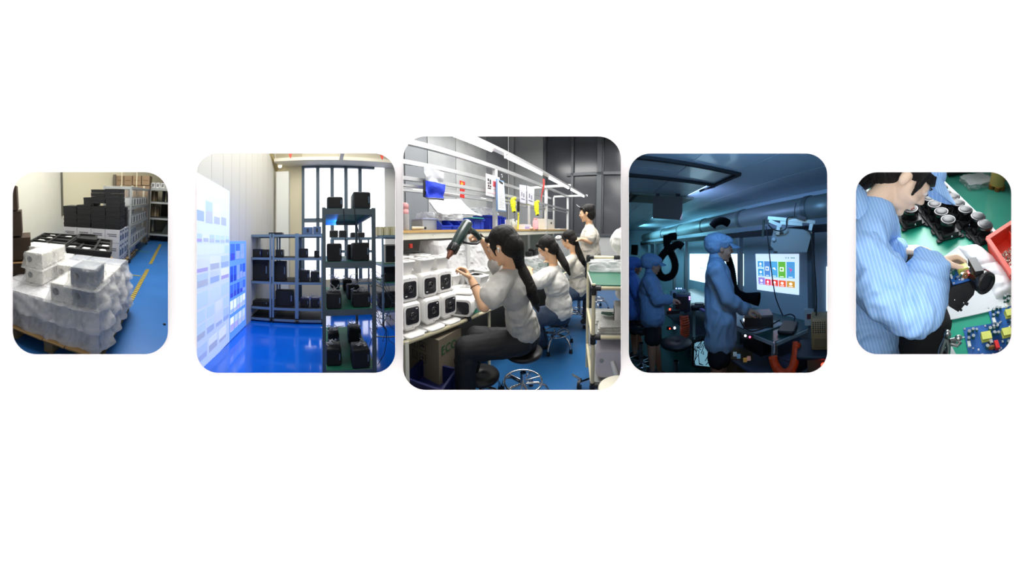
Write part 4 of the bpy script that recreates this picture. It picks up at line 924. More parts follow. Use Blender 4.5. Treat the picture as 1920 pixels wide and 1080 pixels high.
for i, (a, b, tp, bt) in enumerate(((618, 634, 430, 443), (636, 650, 430, 443), (658, 669, 434, 443), (672, 684, 434, 443))):
    y = 5.3; p, q = P(a, bt, y=y), P(b, tp, y=y); device(['box on top of the rear rack seen under the near rack top, far left', 'box on top of the rear rack beside the first', 'small grey box on the rear rack, third from the left', 'small pale box on the rear rack, nearest the right post'][i], (p.x+q.x)/2, y, P(660, 445, y=5.2).z+.006, q.x-p.x, q.z-p.z, .2, False, mat('dim_carton', '5c6066', .6), 'boxes on the rear rack', stripe=False)
# cable tangle beside the rack
r = random.Random(11); t = thing('cable_tangle', 'tangle of thin cables hanging beside the near rack down to the floor', 'cables', tuple(P(705, 640, y=2.9)), group=None)
for k in range(16):
    y = 2.6+r.uniform(-.2, .5); a = P(r.uniform(690, 705), r.uniform(500, 600), y=y); p = [a]
    for i in range(7): p.append(p[-1]+Vector((r.uniform(-.05, .09), r.uniform(-.04, .04), r.uniform(-.13, .03))))
    p = [Vector((v.x, v.y, max(v.z, FZ2+.02))) for v in p]; M = MB(); M.tube(p, .0035, 5); obj('cable', M, mat('grey_cable', '3c4248', .5), t, ab=True)
M = MB(); c = [P(x_, y_, z=FZ2+.01) for x_, y_ in ((705, 630), (722, 632), (738, 631), (748, 632))]; M.tube(c, .008, 6); obj('cable', M, mat('tan_cable', '8a8468', .5), t, ab=True)
M = MB(); c = [P(x_, y_, y=2.7) for x_, y_ in ((724, 618), (725, 640), (720, 665), (708, 684))]; M.tube(c, .004, 6); obj('cable', M, blackp, t, ab=True)

# ================================================================ ROOM 3: assembly bench under strip lights
use(3)
FZ = -1.47
blue_floor3 = mat('blue_epoxy_floor', '2c659c', .3, bump=(3, .05), var=(2.5, '23588c', .6), coat=.2)
floor_poly(FZ, .86, 9.5, 0, 'floor', blue_floor3)
EY = 6.6; LX = -4.2
M = MB(); M.box((LX, EY, FZ), (2, EY+.1, -.12)); struct('wall_back', M, mat('white_wall', 'cfcfcc', .8, var=(3, 'bdbdb8', .4)))
M = MB(); M.box((LX-.1, -1, FZ), (LX, EY, 3.4)); struct('wall_left', M, mat('grey_partition', '8c8e90', .5))
# dark window at the end with its mullions
x_w = P(1021, 300, y=EY).x
M = MB(); M.box((x_w, EY+.02, -.12), (2, EY+.06, 3.6)); wn = struct('window_1', M, mat('night_glass', '54565c', .2, var=(1.2, '44464b', .8)))
M = MB(); M.box((LX, EY+.02, -.12), (x_w, EY+.06, 3.6)); struct('wall_back_upper', M, mat('grey_panel', '9a9b9b', .5, var=(2, '86888a', .6)))
fm = mat('window_frame_grey', '5d6064', .4, .4)
def vbar(px, w, n='mullion', m=fm, z0=-.12, z1=3.6, y=EY):
    p = P(px, 400, y=y); M = MB(); M.box((p.x-w/2, y-.05, z0), (p.x+w/2, y+.02, z1)); obj(n, M, m, wn, ab=True)
for px, ww in ((1023, .05), (1073, .07), (1124, .16), (1129, .05)): vbar(px, ww)
zr = P(1100, 327, y=EY).z
M = MB(); M.box((x_w+.7, EY-.05, zr-.03), (2, EY+.02, zr+.05)); obj('transom', M, fm, wn, ab=True)
M = MB(); M.box((x_w, EY-.08, -.16), (2, EY+.02, -.1)); obj('window_sill', M, fm, wn, ab=True)
for px, m_ in ((853, 1), (911, 0), (965, 1)):
    pass
# partition panels on the left wall, each its own sheet
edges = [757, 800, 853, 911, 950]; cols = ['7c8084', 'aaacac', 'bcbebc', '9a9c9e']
pl = mat('panel_joint', '6a6c6e', .5)
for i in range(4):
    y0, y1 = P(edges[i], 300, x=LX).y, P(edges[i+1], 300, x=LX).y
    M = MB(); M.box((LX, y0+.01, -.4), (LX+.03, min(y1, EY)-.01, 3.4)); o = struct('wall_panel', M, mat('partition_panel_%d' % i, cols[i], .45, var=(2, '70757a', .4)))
for i, (a, b, c_) in enumerate(((955, 964, 'b4b6b4'), (967, 1019, 'a4a6a6'))):
    x0, x1 = P(a, 300, y=EY).x, P(b, 300, y=EY).x
    M = MB(); M.box((x0, EY-.03, -.12), (x1, EY+.02, 3.5)); struct('wall_panel', M, mat('end_panel_%d' % i, c_, .45))

# ---- bench
BZ = -.79; BX = -1.42; Y0 = P(763, 655, z=BZ).y; Y1 = 5.75
bench = thing('workbench', 'long assembly workbench with an ivory pipe edge and a raised rear shelf', 'workbench', (BX, Y0, FZ))
M = MB(); M.box((BX-.78, Y0, BZ-.03), (BX-.01, Y1, BZ)); obj('tabletop', M, mat('bench_top', '4d5552', .5), bench, ab=True)
ysplit = P(873, 595, z=BZ).y
M = MB(); M.box((BX-.76, Y0+.01, BZ), (BX-.03, ysplit, BZ+.006)); obj('white_mat', M, mat('white_mat', 'dcdedd', .5, var=(6, 'cfd2d2', .5)), bench, ab=True, label='white paper-covered end of the bench top')
M = MB(); M.box((BX-.76, ysplit+.02, BZ), (BX-.03, Y1, BZ+.006)); obj('green_mat', M, mat('green_esd_mat', '1f6b55', .45, var=(5, '195a48', .5)), bench, ab=True, label='green anti-static mat')
M = MB(); M.cyl((BX, Y0, BZ-.012), (BX, Y1, BZ-.012), .017, n=12); obj('edge_pipe', M, ivory, bench, ab=True)
for yy in (Y0-.005, ysplit):
    M = MB(); M.cyl((BX, yy-.02, BZ-.012), (BX, yy+.025, BZ-.012), .023, n=12); M.box((BX-.3 if yy > Y0 else BX-.05, yy-.008, BZ-.004), (BX, yy+.008, BZ+.012)); obj('pipe_joint', M, blackp, bench, ab=True)
for yy in (Y0+.02, 1.9, 3.6, 5.4):
    for xx in (BX-.02, BX-.74):
        M = MB(); M.cyl((xx, yy, FZ), (xx, yy, BZ-.03), .016, n=10); obj('leg', M, steel if xx < BX-.1 else ivory, bench, ab=True)
M = MB(); M.box((BX-.75, Y0, FZ+.2), (BX-.1, Y1, FZ+.22)); obj('lower_shelf', M, mat('dark_shelf', '2c2b28', .7), bench, ab=True)
# rear shelf at eye height, its fascia and posts
SX = -1.86
M = MB(); M.box((SX-.42, .35, -.025), (SX, Y1, 0)); obj('shelf_board', M, mat('plywood_edge', 'c7a469', .6, var=(9, 'b48c50', .5, (1, 6, 1))), bench, ab=True)
M = MB(); M.box((SX-.03, .35, -.09), (SX-.01, Y1, -.025)); obj('shelf_fascia', M, mat('cream_steel', 'd6d4c6', .4), bench, ab=True)
M = MB(); M.box((SX-.5, .35, BZ), (SX-.47, Y1, -.09)); obj('back_board', M, mat('grey_board', 'a9abaa', .6, var=(4, '98999a', .5)), bench, ab=True)
zt = P(757, 263, x=SX).z; z2 = P(757, 333, x=SX).z
py_ = [P(877, 500, x=SX-.02).y, P(931, 400, x=SX).y, P(1026, 400, x=SX).y, Y1-.05]
for i, yy in enumerate(py_):
    M = MB(); M.box((SX-.05, yy-.025, BZ if i != 1 else BZ), (SX, yy+.025, zt if i else -.02)); obj('post', M, mat('white_post', 'd4d6d6', .35, .2), bench, ab=True)
for xx, zz, hh in ((SX, zt, .05), (SX, z2, .035), (SX-.02, z2-.062, .022), (SX-.45, z2-.02, .03), (SX-.45, z2+.30, .05)):
    M = MB(); M.box((xx-.04, .35, zz-hh/2), (xx, Y1, zz+hh/2)); obj('rail', M, alu, bench, ab=True)
for yy in (py_[2], py_[3]):
    M = MB(); M.box((SX-.4, yy-.02, zt-.01), (-1.38, yy+.02, zt+.035)); obj('cross_beam', M, mat('white_post', ''), bench, ab=True)
    M = MB(); M.box((SX-.42, yy-.02, BZ), (SX-.38, yy+.02, zt)); obj('post', M, mat('white_post', ''), bench, ab=True)
for yy in (.62, .68):
    M = MB(); M.cyl((SX-.7, yy, -.02), (SX-.7, yy, zt+.3), .006, n=6); obj('rod', M, alu, bench, ab=True)
# ---- strip lights
RX = -1.40; zl = P(853, 254, x=RX).z
lr = thing('light_rail', 'aluminium rail carrying the bright strip lights over the bench', 'rail', (RX, 1, zl+.03))
M = MB(); M.box((RX-.03, .9, zl+.018), (RX+.03, P(1098, 368, x=RX).y, zl+.05)); obj('channel', M, alu, lr, ab=True)
tube_m = mat('lit_tube', 'ffffff', emit=9)
names = ['nearest bright strip light above the heat gun', 'long bright strip light ending at the red ribbon', 'short strip light beyond the red ribbon', 'farthest strip light at the end of the bench rail']
for i, (a, b) in enumerate(((840, 924), (948, 1017), (1031, 1067), (1072, 1096))):
    ya, yb = P(a, 300, x=RX).y, P(b, 300, x=RX).y
    t = thing('strip_light', names[i], 'lamp', (RX, ya, zl), group='strip lights over the bench')
    M = MB(); M.cyl((RX, ya+.02, zl), (RX, yb-.02, zl), .014, n=10); obj('lamp_tube', M, tube_m, t, ab=True)
    M = MB(); M.cyl((RX, ya-.005, zl), (RX, ya+.02, zl), .017, n=10); M.cyl((RX, yb-.02, zl), (RX, yb+.005, zl), .017, n=10); M.box((RX-.015, ya, zl+.01), (RX+.015, yb, zl+.018)); obj('end_caps', M, whitep, t, ab=True)
RX2 = -3.1
for i, (a, b, y_) in enumerate(((775, 795, 312), (834, 871, 335), (903, 911, 348), (858, 862, 342))):
    z_ = P(a, y_, x=RX2).z; ya, yb = P(a, y_, x=RX2).y, P(b, y_, x=RX2).y
    if i == 3: continue
    t = thing('strip_light', ['strip light of the far row, left of the blue towel', 'strip light of the far row, between towel and red flag', 'strip light of the far row, beside the pink notice'][i], 'lamp', (RX2, ya, z_), group='strip lights of the far row')
    M = MB(); M.cyl((RX2, ya, .62), (RX2, yb, .62), .016, n=10); obj('lamp_tube', M, tube_m, t, ab=True)
    M = MB(); M.box((RX2-.03, ya-.3, .64), (RX2+.03, yb+.3, .69)); obj('channel', M, steel, t, ab=True)
# room light
area('ceiling_light', (-.6, 2.4, 1.9), 1.6, 210, (1, .98, .95), sy=3.5)
area('ceiling_light', (-2.6, 3.6, 2.4), 1.6, 120, (1, .99, .97))
area('ceiling_light', (-.2, 5.2, 2.4), 1.2, 120, (1, .99, .97))

# ---- projectors on the bench
FX = -1.50
dark = mat('dark_glass_panel', '26262c', .12, coat=.5)
def projector(name, label, cat, loc, inv=False, rz=0, group='white projectors on the bench', rot=None):
    t = thing(name, label, cat, loc, rz, group, rot)
    M = MB(); M.rbox((-.11, 0, .10), (.22, .172, .198), .034, 5, axis='x'); obj('body', M, cream, t)
    M = MB(); M.rbox((.002, 0, .10), (.012, .150, .174), .028, 5, axis='x'); b = obj('front_bezel', M, cream, t)
    M = MB(); M.rbox((.0085, 0, .103 if not inv else .097), (.006, .118, .128), .02, 5, axis='x'); f = obj('front_panel', M, dark, t)
    R = Matrix.Rotation(pi/2, 4, 'Y')
    M = MB(); M.torus((0, 0, 0), .024, .005, 20, 6, Matrix.Translation((.013, 0, .10)) @ R); M.lathe([(.020, 0), (.018, .004), (.010, .009), (.001, .010)], n=16, M=Matrix.Translation((.010, 0, .10)) @ R); obj('lens', M, mat('lens_glass', '0c0d12', .05, coat=1), f)
    zz = -1 if inv else 1
    M = MB(); M.box((.011, -.045 if inv else .030, .10+.048*zz if not inv else .048), (.0125, -.028 if inv else .047, (.10+.048*zz if not inv else .048)+.007)); obj('badge', M, whitep, f)
    M = MB(); M.cyl((.008, 0, .10-zz*.084), (.0095, 0, .10-zz*.084), .0035, n=8); obj('status_dot', M, blackp, t)
    if inv:
        M = MB(); v = [(-.15, -.045, .195), (-.05, -.045, .195), (-.05, .045, .195), (-.15, .045, .195), (-.19, -.072, .30), (-.02, -.072, .30), (-.02, .072, .30), (-.19, .072, .30)]
        M.add(v, [(0, 3, 2, 1), (4, 5, 6, 7), (0, 1, 5, 4), (1, 2, 6, 5), (2, 3, 7, 6), (3, 0, 4, 7)]); obj('stand', M, cream, t)
        M = MB(); M.rbox((-.105, 0, .305), (.19, .158, .014), .03, 4, axis='z'); p = obj('stand_plate', M, cream, t)
        for dy in (-.035, .035): M = MB(); M.box((-.17, dy-.005, .3115), (-.05, dy+.005, .3135)); obj('rubber_strip', M, blackp, p)
    else:
        M = MB(); M.rbox((-.09, 0, -.008), (.14, .10, .03), .02, 4, axis='z'); obj('stand', M, cream, t)
        M = MB(); M.rbox((-.05, 0, -.036), (.24, .168, .018), .035, 5, axis='z'); obj('stand_plate', M, cream, t)
    return t
ys = [.80, 1.00, 1.205, 1.392]
lab_u = ['white projector cut by the window edge, upper row', 'second white projector of the upper row, stand on its head', 'white upper projector in the middle, badge at its lower corner', 'white upper projector nearest the dark heat gun tip']
lab_l = ['white projector at the near bench end, lower row', 'white lower projector cut by the window edge', 'white lower projector with badge at upper right, above the longest base plate', 'white lower projector nearest the green mat']
pu = projector('projector', lab_u[0], 'projector', (FX, ys[0], -.545), True); plo = projector('projector', lab_l[0], 'projector', (FX+.01, ys[0]+.02, -.745), False)
for i in (1, 2, 3):
    copy_thing(pu, (FX-(.01 if i == 2 else .03 if i == 3 else 0), ys[i], -.547), label=lab_u[i]); copy_thing(plo, (FX+.02, ys[i]+.005, -.745), label=lab_l[i])
k = 0
for row, xx in enumerate((FX-.27, FX-.5)):
    for yy in (.78, .98, 1.18, 1.38)[:4 if row == 0 else 3]:
        k += 1
        copy_thing(plo, (xx, yy, -.745), label='white projector of the %s row behind the front, lower layer, %s from the window edge' % (['second', 'third'][row], ORD[k % 4]))
        copy_thing(pu, (xx, yy, -.547), label='upside-down white projector of the %s row, slotted plate up, %s from the edge' % (['second', 'third'][row], ORD[k % 4]), group='projectors of the rear rows')
# loose projectors farther along (lying with stand plates up)
def at(px, py, x): return P(px, py, x=x)
spots = [(848, 512, -1.83, .1, 'white projector lying before the wrapped pile, two slots up'), (868, 506, -1.80, .0, 'white projector at the back of the bench beside the grey post'),
         (889, 508, -1.66, .05, 'white projector between forearm and wrapped pile, slotted plate up'), (906, 503, -1.75, -.05, 'white projector beyond the forearm, slotted plate up'), (898, 520, -1.58, .0, 'white projector behind the raised forearm, slotted plate up')]
for px, py, x, rz, lb in spots:
    p = at(px, py, x); copy_thing(pu, (p.x+.1, p.y, BZ+.006), rz, lb, 'projectors stood on their faces')
# the big projector lying on its side under the hand
t = thing('projector', 'large white projector lying on its side under the woman\'s left hand', 'projector', (at(872, 560, -1.52)[0], at(872, 560, -1.52)[1], BZ+.006), .5, 'white projectors on the bench')
M = MB(); M.rbox((0, 0, .095), (.21, .30, .17), .05, 6, axis='y'); obj('body', M, cream, t)
M = MB(); M.rbox((0, -.153, .095), (.19, .012, .15), .04, 5, axis='y'); obj('front_bezel', M, cream, t)
M = MB(); M.rbox((0, -.160, .095), (.15, .006, .11), .03, 5, axis='y'); obj('front_panel', M, dark, t)
M = MB(); M.chain = None
M.tube([(.108, -.05, .15), (.125, -.045, .10), (.13, -.02, .05), (.128, .02, .02)], [.012, .016, .013, .008], 8); obj('handle', M, cream, t)
M = MB(); M.rbox((-.02, .02, .20), (.20, .17, .02), .03, 4, axis='z'); obj('stand_plate', M, cream, t)
# ---- projectors wrapped in white film stacked at the back
wl = ['wrapped white projector behind the heat gun, top of the rear pile', 'wrapped projector of the rear pile, under the heat gun grip', 'wrapped projector left of the grey post', 'wrapped projector low beside the grey post', 'wrapped projector right of the grey post, upper', 'wrapped projector right of the grey post, lower', 'wrapped projector between post and woman\'s face, upper', 'wrapped projector between post and woman\'s face, lower', 'wrapped projector behind the woman\'s neck, lower', 'wrapped projector half hidden by the woman\'s head']
first = None
for i, (px, lay) in enumerate(((843, 2), (843, 1), (866, 2), (866, 1), (889, 2), (889, 1), (910, 2), (910, 1), (928, 1), (944, 1))):
    pz = BZ+.006+(lay-1)*.31; q_ = P(px, 500, x=-2.03)
    hh = .305
    wrapped(wl[i], (-2.03, q_.y, pz), (.24, .30, hh), 0, 'd9dadb', 'wrapped projectors at the back of the bench', i, dot=False, face='none')
q_ = P(825, 480, x=-1.95); wrapped('white sheet-wrapped projector leaning behind the front projectors', (-1.96, q_.y, BZ+.26), (.24, .34, .42), .2, 'e6e6e6', 'wrapped projectors at the back of the bench', 44, dot=False, face='none')

# ---- things on the rear shelf
def on_shelf(px, dx=-.12): p = P(px, 430, x=SX+dx); return Vector((SX+dx, p.y, 0))
p = on_shelf(760, -.06); t = thing('bottle', 'tall pink-capped grey bottle at the near end of the shelf', 'bottle', p)
M = MB(); M.lathe([(.001, 0), (.036, 0), (.038, .01), (.038, .14), (.036, .155)], n=18); obj('bottle_body', M, mat('grey_bottle', 'a9a7a6', .4), t)
M = MB(); M.lathe([(.034, .155), (.036, .16), (.036, .19), (.030, .195), (.030, .205), (.036, .21), (.036, .245), (.02, .262), (.001, .265)], n=18); obj('lid', M, mat('pink_plastic', 'e6a3a4', .4), t)
M = MB(); M.cyl((-.04, .0, .02), (.075, .03, .02), .018, .014, n=12); t = obj('tube_bottle', M, mat('cream_bottle', 'e6dcc4', .4), loc=on_shelf(780, -.05), rz=.6, label='small cream squeeze bottle lying on the shelf edge', cat='bottle')
M = MB(); M.cyl((.075, .03, .02), (.095, .036, .02), .012, n=10); obj('cap', M, blackp, t)
p = on_shelf(800, -.18); t = thing('storage_box', 'clear plastic storage box with parts on the shelf', 'box', p)
M = MB()
for a, b in (((-.1, -.13, 0), (.1, .13, .004)), ((-.1, -.13, 0), (-.096, .13, .105)), ((.096, -.13, 0), (.1, .13, .105)), ((-.1, -.13, 0), (.1, -.126, .105)), ((-.1, .126, 0), (.1, .13, .105))): M.box(a, b)
obj('box_shell', M, mat('clear_box', 'cdd5de', .15, alpha=.45), t)
M = MB(); M.rbox((0, 0, .112), (.21, .27, .014), .02, 3, axis='z'); obj('lid', M, mat('lilac_lid', 'aab2d8', .3, alpha=.8), t)
M = MB(); M.rbox((0, .0, .04), (.15, .2, .06), .02, 3, axis='z'); obj('contents', M, mat('foggy_parts', 'c9cccf', .6), t)
obj('plastic_bag', wrapmesh((.12, .16, .07), 70, .02, 0), bag, loc=p+Vector((0, .02, .119)), label='crumpled clear bag on the clear storage box', cat='bag')
binb = mat('blue_bin_plastic', '2a48c8', .4)
def openbin(name, label, loc, d, m, rz=0, low=.45, group=None, cat='bin', lip=True):
    t = thing(name, label, cat, loc, rz, group); x, y, z = d; w_ = .005; M = MB()
    M.box((-x/2, -y/2, 0), (x/2, y/2, w_)); M.box((-x/2, -y/2, 0), (-x/2+w_, y/2, z))
    for s_ in (-1, 1):
        yy = s_*(y/2-w_/2)
        M.poly([(-x/2, yy-w_/2, 0), (x/2, yy-w_/2, 0), (x/2+.01, yy-w_/2, z*low), (x/2-.35*x, yy-w_/2, z), (-x/2, yy-w_/2, z)], (0, w_, 0))
    M.box((x/2-w_, -y/2, 0), (x/2, y/2, z*low)); obj('bin_shell', M, m, t)
    M = MB(); M.box((x/2-.002, -y/2-.003, z*low-.012), (x/2+.012, y/2+.003, z*low)); M.box((-x/2-.005, -y/2-.003, z-.01), (-x/2+.008, y/2+.003, z)); obj('rim', M, m, t)
    return t
openbin('parts_bin', 'open-fronted blue parts bin nearest the clear box', on_shelf(826, -.1), (.2, .14, .10), binb, group='blue bins on the shelf')
openbin('parts_bin', 'open-fronted blue parts bin left of the heat gun', on_shelf(846, -.1), (.2, .15, .10), binb, group='blue bins on the shelf')
crate('crate', 'long blue crate behind the heat gun', on_shelf(874, -.2), (.26, .40, .13), binb, group='blue crates on the shelf')
crate('crate', 'tall blue crate beside the clipboard post', on_shelf(915, -.2), (.26, .30, .19), mat('blue_bin_deep', '2439b4', .4), group='blue crates on the shelf')
obj('plastic_bag', wrapmesh((.2, .3, .10), 71, .03, 0), bag, loc=on_shelf(905, -.2)+Vector((0, .0, .19)), label='crumpled clear bag lying on the blue crates', cat='bag')
M = MB(); M.rbox((0, 0, .006), (.2, .24, .012), .02, 3, axis='z'); obj('tray', M, mat('teal_tray', '2f9c94', .4), loc=on_shelf(886, -.12)+Vector((0, 0, .132)), label='teal tray lying on the long blue crate', cat='tray')
# foam sheet curving over, boards in a bag
pa, pb, pc_, pd = at(806, 376, SX-.02), at(864, 374, SX-.05), at(902, 403, SX-.02), at(852, 398, SX)
M = MB(); A, B_, C_, D_ = [Vector(v) for v in (at(804, 376, SX-.2), at(864, 374, SX-.2), at(905, 404, SX-.02), at(832, 402, SX-.02))]
def fs_(u, v):
    a = A.lerp(B_, u); b = D_.lerp(C_, u); q = a.lerp(b, v); q = q+Vector((0, 0, -.035*sin(pi*v)+.01*sin(pi*u))); return q
M.grid(fs_, 12, 8); M.grid(lambda u, v: fs_(u, v)-Vector((.004, 0, .010)), 12, 8)
obj('foam_sheet', M, mat('white_foam', 'e4e6e8', .7), loc=tuple(A), ab=True, label='white foam sheet bowed over the bagged boards on the shelf', cat='foam sheet')
q0 = on_shelf(835, -.12)
for i in range(4):
    M = MB(); M.rbox((0, 0, .006), (.17, .21-.01*i, .012), .015, 3, axis='z'); obj('foam_pad', M, mat('bagged_foam', 'dadbd2', .6, bump=(40, .5)), loc=q0+Vector((.01*i-.02, .01*(i % 2), .105+.016*i)), rz=.06*i, label='%s white foam pad in the bag under the bowed sheet' % ['lowest', 'second', 'third', 'topmost'][i], cat='foam pad', group='foam pads in the clear bag')
obj('plastic_bag', wrapmesh((.22, .28, .09), 72, .02, 0), bag, loc=q0+Vector((0, 0, .098)), label='clear bag round the foam pads above the blue bins', cat='bag')
M = MB(); M.box((-.1, -.02, 0), (.1, .02, .175)); t = obj('file_box', M, mat('file_blue', '2c44c4', .45), loc=on_shelf(937, -.14), label='narrow blue file box beside the clipboard', cat='file box'); M = MB(); M.box((.1, -.012, .04), (.102, .012, .14)); obj('spine_label', M, whitep, t)
M = MB(); M.box((-.1, -.06, 0), (.08, .06, .15)); t = obj('carton', M, mat('pale_carton', 'dbe0dc', .5), loc=on_shelf(952, -.16), label='pale carton on the shelf behind the woman\'s hair', cat='box'); M = MB(); M.box((.08, -.04, .03), (.082, .04, .11)); obj('printed_panel', M, mat('grey_print', 'a8b0b0', .5), t)
for px, hh, r_, col, lb in ((962, .16, .035, 'e3e6e2', 'white bottle left of the yellow glove'), (969, .14, .03, 'd9ded9', 'small white bottle under the yellow glove')):
    t = thing('bottle', lb, 'bottle', on_shelf(px, -.08), group='white bottles on the shelf'); M = MB(); M.lathe([(.001, 0), (r_, 0), (r_, hh*.7), (r_*.5, hh*.85), (r_*.5, hh*.9)], n=16); obj('bottle_body', M, mat('bt'+col, col, .3), t)
    M = MB(); M.lathe([(r_*.55, hh*.88), (r_*.55, hh), (.001, hh)], n=14); obj('cap', M, whitep, t)
M = MB(); M.beam((0, 0, 0), (0, .02, .23), .012, .03); M.rbox((0, .01, .24), (.02, .04, .03), .01, 3, axis='z'); obj('spray_wand', M, mat('yellow_plastic', 'e8e04a', .4), loc=on_shelf(971, .0)+Vector((0, 0, 0)), label='upright yellow strip hanging in front of the shelf under the first glove', cat='strip')
t = thing('tissue_box', 'white tissue box with purple print on the shelf', 'box', on_shelf(984, -.08)); M = MB(); M.box((-.06, -.12, 0), (.06, .12, .085)); obj('carton', M, mat('tissue_white', 'e6e2ea', .5), t)
M = MB(); M.box((.06, -.10, .008), (.062, .10, .05)); obj('print', M, mat('purple_print', '8a5cc4', .5, var=(60, 'e6e2ea', 1.0)), t)
M = MB(); M.lathe([(.001, 0), (.045, 0), (.04, .03), (.02, .045), (.001, .05)], n=14); obj('snack_bag', M, mat('tan_cloth', 'd8b49c', .8, bump=(20, .8)), loc=on_shelf(995, -.02), label='small tan pouch left of the pink bottle', cat='pouch')
t = thing('bottle', 'pink bottle standing on the shelf below the second glove', 'bottle', on_shelf(1004, -.02)); M = MB(); M.lathe([(.001, 0), (.05, 0), (.052, .01), (.052, .15), (.035, .17)], n=16); obj('bottle_body', M, mat('pink_bottle', 'eeb4bc', .35), t); M = MB(); M.lathe([(.036, .17), (.036, .2), (.001, .205)], n=14); obj('lid', M, mat('pink_plastic', ''), t)
t = thing('control_unit', 'white switch box at the far end of the shelf', 'box', on_shelf(1024, -.2)); M = MB(); M.box((-.08, -.28, 0), (.08, .28, .22)); obj('case', M, mat('switch_case', 'dddcd4', .4), t)
M = MB(); M.box((.08, .06, .12), (.085, .12, .16)); M.box((.08, .16, .02), (.085, .26, .08)); M.box((.08, .2, .16), (.085, .24, .20)); obj('socket', M, blackp, t)
M = MB(); M.rbox((0, 0, .01), (.25, .5, .02), .02, 3, axis='z'); M.rbox((0, .1, .03), (.18, .3, .02), .02, 3, axis='z'); obj('papers', M, mat('paper_white', 'ececec', .7), loc=on_shelf(1047, -.15), label='flat white papers at the far end of the shelf', cat='papers')

# ---- hanging things
def hang_sheet(name, label, cat, x, pts, m, bow=.01, group=None, seed=0, nu=10, nv=10, thick=.004):
    "cloth or paper through four pixels (top-left, top-right, bottom-right, bottom-left) at plane x"
    q = [P(a, b, x=x) for a, b in pts]; M = MB(); o = Vector((seed*3.1, seed, 0))
    def f(u, v):
        a = q[0].lerp(q[1], u).lerp(q[3].lerp(q[2], u), v); return a+Vector((bow*noise.noise(Vector((u*3, v*2, seed)))*(.3+v), 0, 0))
    M.grid(f, nu, nv); M.grid(lambda u, v: f(u, v)+Vector((-thick, 0, 0)), nu, nv)
    return obj(name, M, m, loc=tuple(q[0]), ab=True, label=label, cat=cat, group=group)
hang_sheet('grey_cloth', 'pale grey cloth hung over the rail above the blue towel', 'cloth', SX+.045, ((794, 310), (833, 323), (831, 345), (797, 338)), mat('grey_cloth', 'b9bcc0', .8, bump=(200, .2)), .03)
o = hang_sheet('towel', 'bright blue towel with black edging over the rail', 'towel', SX+.055, ((797, 338), (835, 346), (833, 372), (796, 370)), mat('blue_towel', '2540d0', .85, bump=(40, .7)), .05, seed=2)
for (a, b, c, d) in (((793, 337), (797, 338), (799, 371), (793, 369)), ((799, 371), (832, 373), (832, 376), (799, 372))):
    q = [P(*v, x=SX+.058) for v in (a, b, c, d)]; M = MB(); M.poly(q, (.004, 0, 0)); obj('black_edging', M, mat('black_cloth', '16161c', .8), o, ab=True)
fl = hang_sheet('flag', 'small red hanging flag with a yellow star', 'flag', SX-.3, ((862, 338), (872, 341), (871, 372), (863, 370)), mat('red_cloth', 'd8322c', .7), .01, seed=4)
q = P(866, 345, x=SX-.28); M = MB(); pts = []
for i in range(10): a = pi/2+i*pi/5; rr_ = .035 if i % 2 == 0 else .014; pts.append(q+Vector((0, rr_*cos(a), rr_*sin(a))))
M.poly(pts, (.002, 0, 0)); obj('yellow_star', M, mat('yellow_star', 'f4c838', .6), fl, ab=True)
def poster(label, pts, base, marks, x=SX+.05):
    o = hang_sheet('notice', label, 'notice', x, pts, base, .0, group='notices hung on the rails', nu=1, nv=1, thick=.003); q = [P(a, b, x=x+.002) for a, b in pts]
    for (u0, v0, u1, v1, m) in marks:
        g_ = lambda u, v: q[0].lerp(q[1], u).lerp(q[3].lerp(q[2], u), v)
        M = MB(); M.poly([g_(u0, v0), g_(u1, v0), g_(u1, v1), g_(u0, v1)], (.002, 0, 0)); obj('print', M, m, o, ab=True)
    return o
red_i, blk_i, pnk = mat('red_ink', 'd0505a', .6), mat('black_ink', '303034', .6), mat('pink_paper', 'f0c6cc', .6)
poster('white notice with bold black characters and a pink stamp block', ((911, 325), (937, 333), (936, 372), (911, 366)), mat('notice_paper', 'e3dcdd', .6, var=(5, 'd8d0d2', .5)),
       [(.12, .2, .22, .32, blk_i), (.12, .38, .22, .44, blk_i), (.26, .22, .36, .44, blk_i), (.14, .48, .24, .58, blk_i), (.28, .5, .38, .58, blk_i), (.12, .62, .36, .67, blk_i), (.5, .24, .9, .5, red_i), (.5, .52, .9, .62, pnk), (.1, .75, .9, .85, pnk)])
wv = mat('white_ink', 'ffffff', .5)
for i, pp in enumerate((((974, 346), (987, 348), (986, 382), (975, 379)), ((988, 348), (1002, 353), (1001, 386), (989, 382)))):
    poster(['pale lilac notice with an arched white line, left of a pair', 'pale lilac notice with an arched white line, right of a pair'][i], pp, mat('lilac_paper', 'bfc0cc', .6),
           [(.1, .26, .5, .32, wv), (.5, .3, .95, .36, wv), (.25, .4, .4, .62, mat('grey_ink', '7c7e88', .6)), (.55, .45, .72, .66, mat('grey_ink', '7c7e88', .6)), (.2, .75, .8, .8, mat('grey_ink', ''))])
t = thing('clipboard', 'long white clipboard hanging from the upper rail', 'clipboard', tuple(P(940, 335, x=SX+.09))); x_ = SX+.09
q = [P(a, b, x=x_) for a, b in ((931, 335), (945, 340), (949, 397), (932, 395))]; M = MB(); M.poly(q, (-.012, 0, 0)); obj('board', M, mat('clip_board', '6f8cb4', .5), t, ab=True)
q = [P(a, b, x=x_) for a, b in ((933, 338), (944, 342), (948, 395), (934, 393))]; M = MB(); M.poly(q, (.003, 0, 0)); pp = obj('paper_sheet', M, mat('sheet', 'eceef0', .6), t, ab=True)
g_ = lambda u, v: q[0].lerp(q[1], u).lerp(q[3].lerp(q[2], u), v)
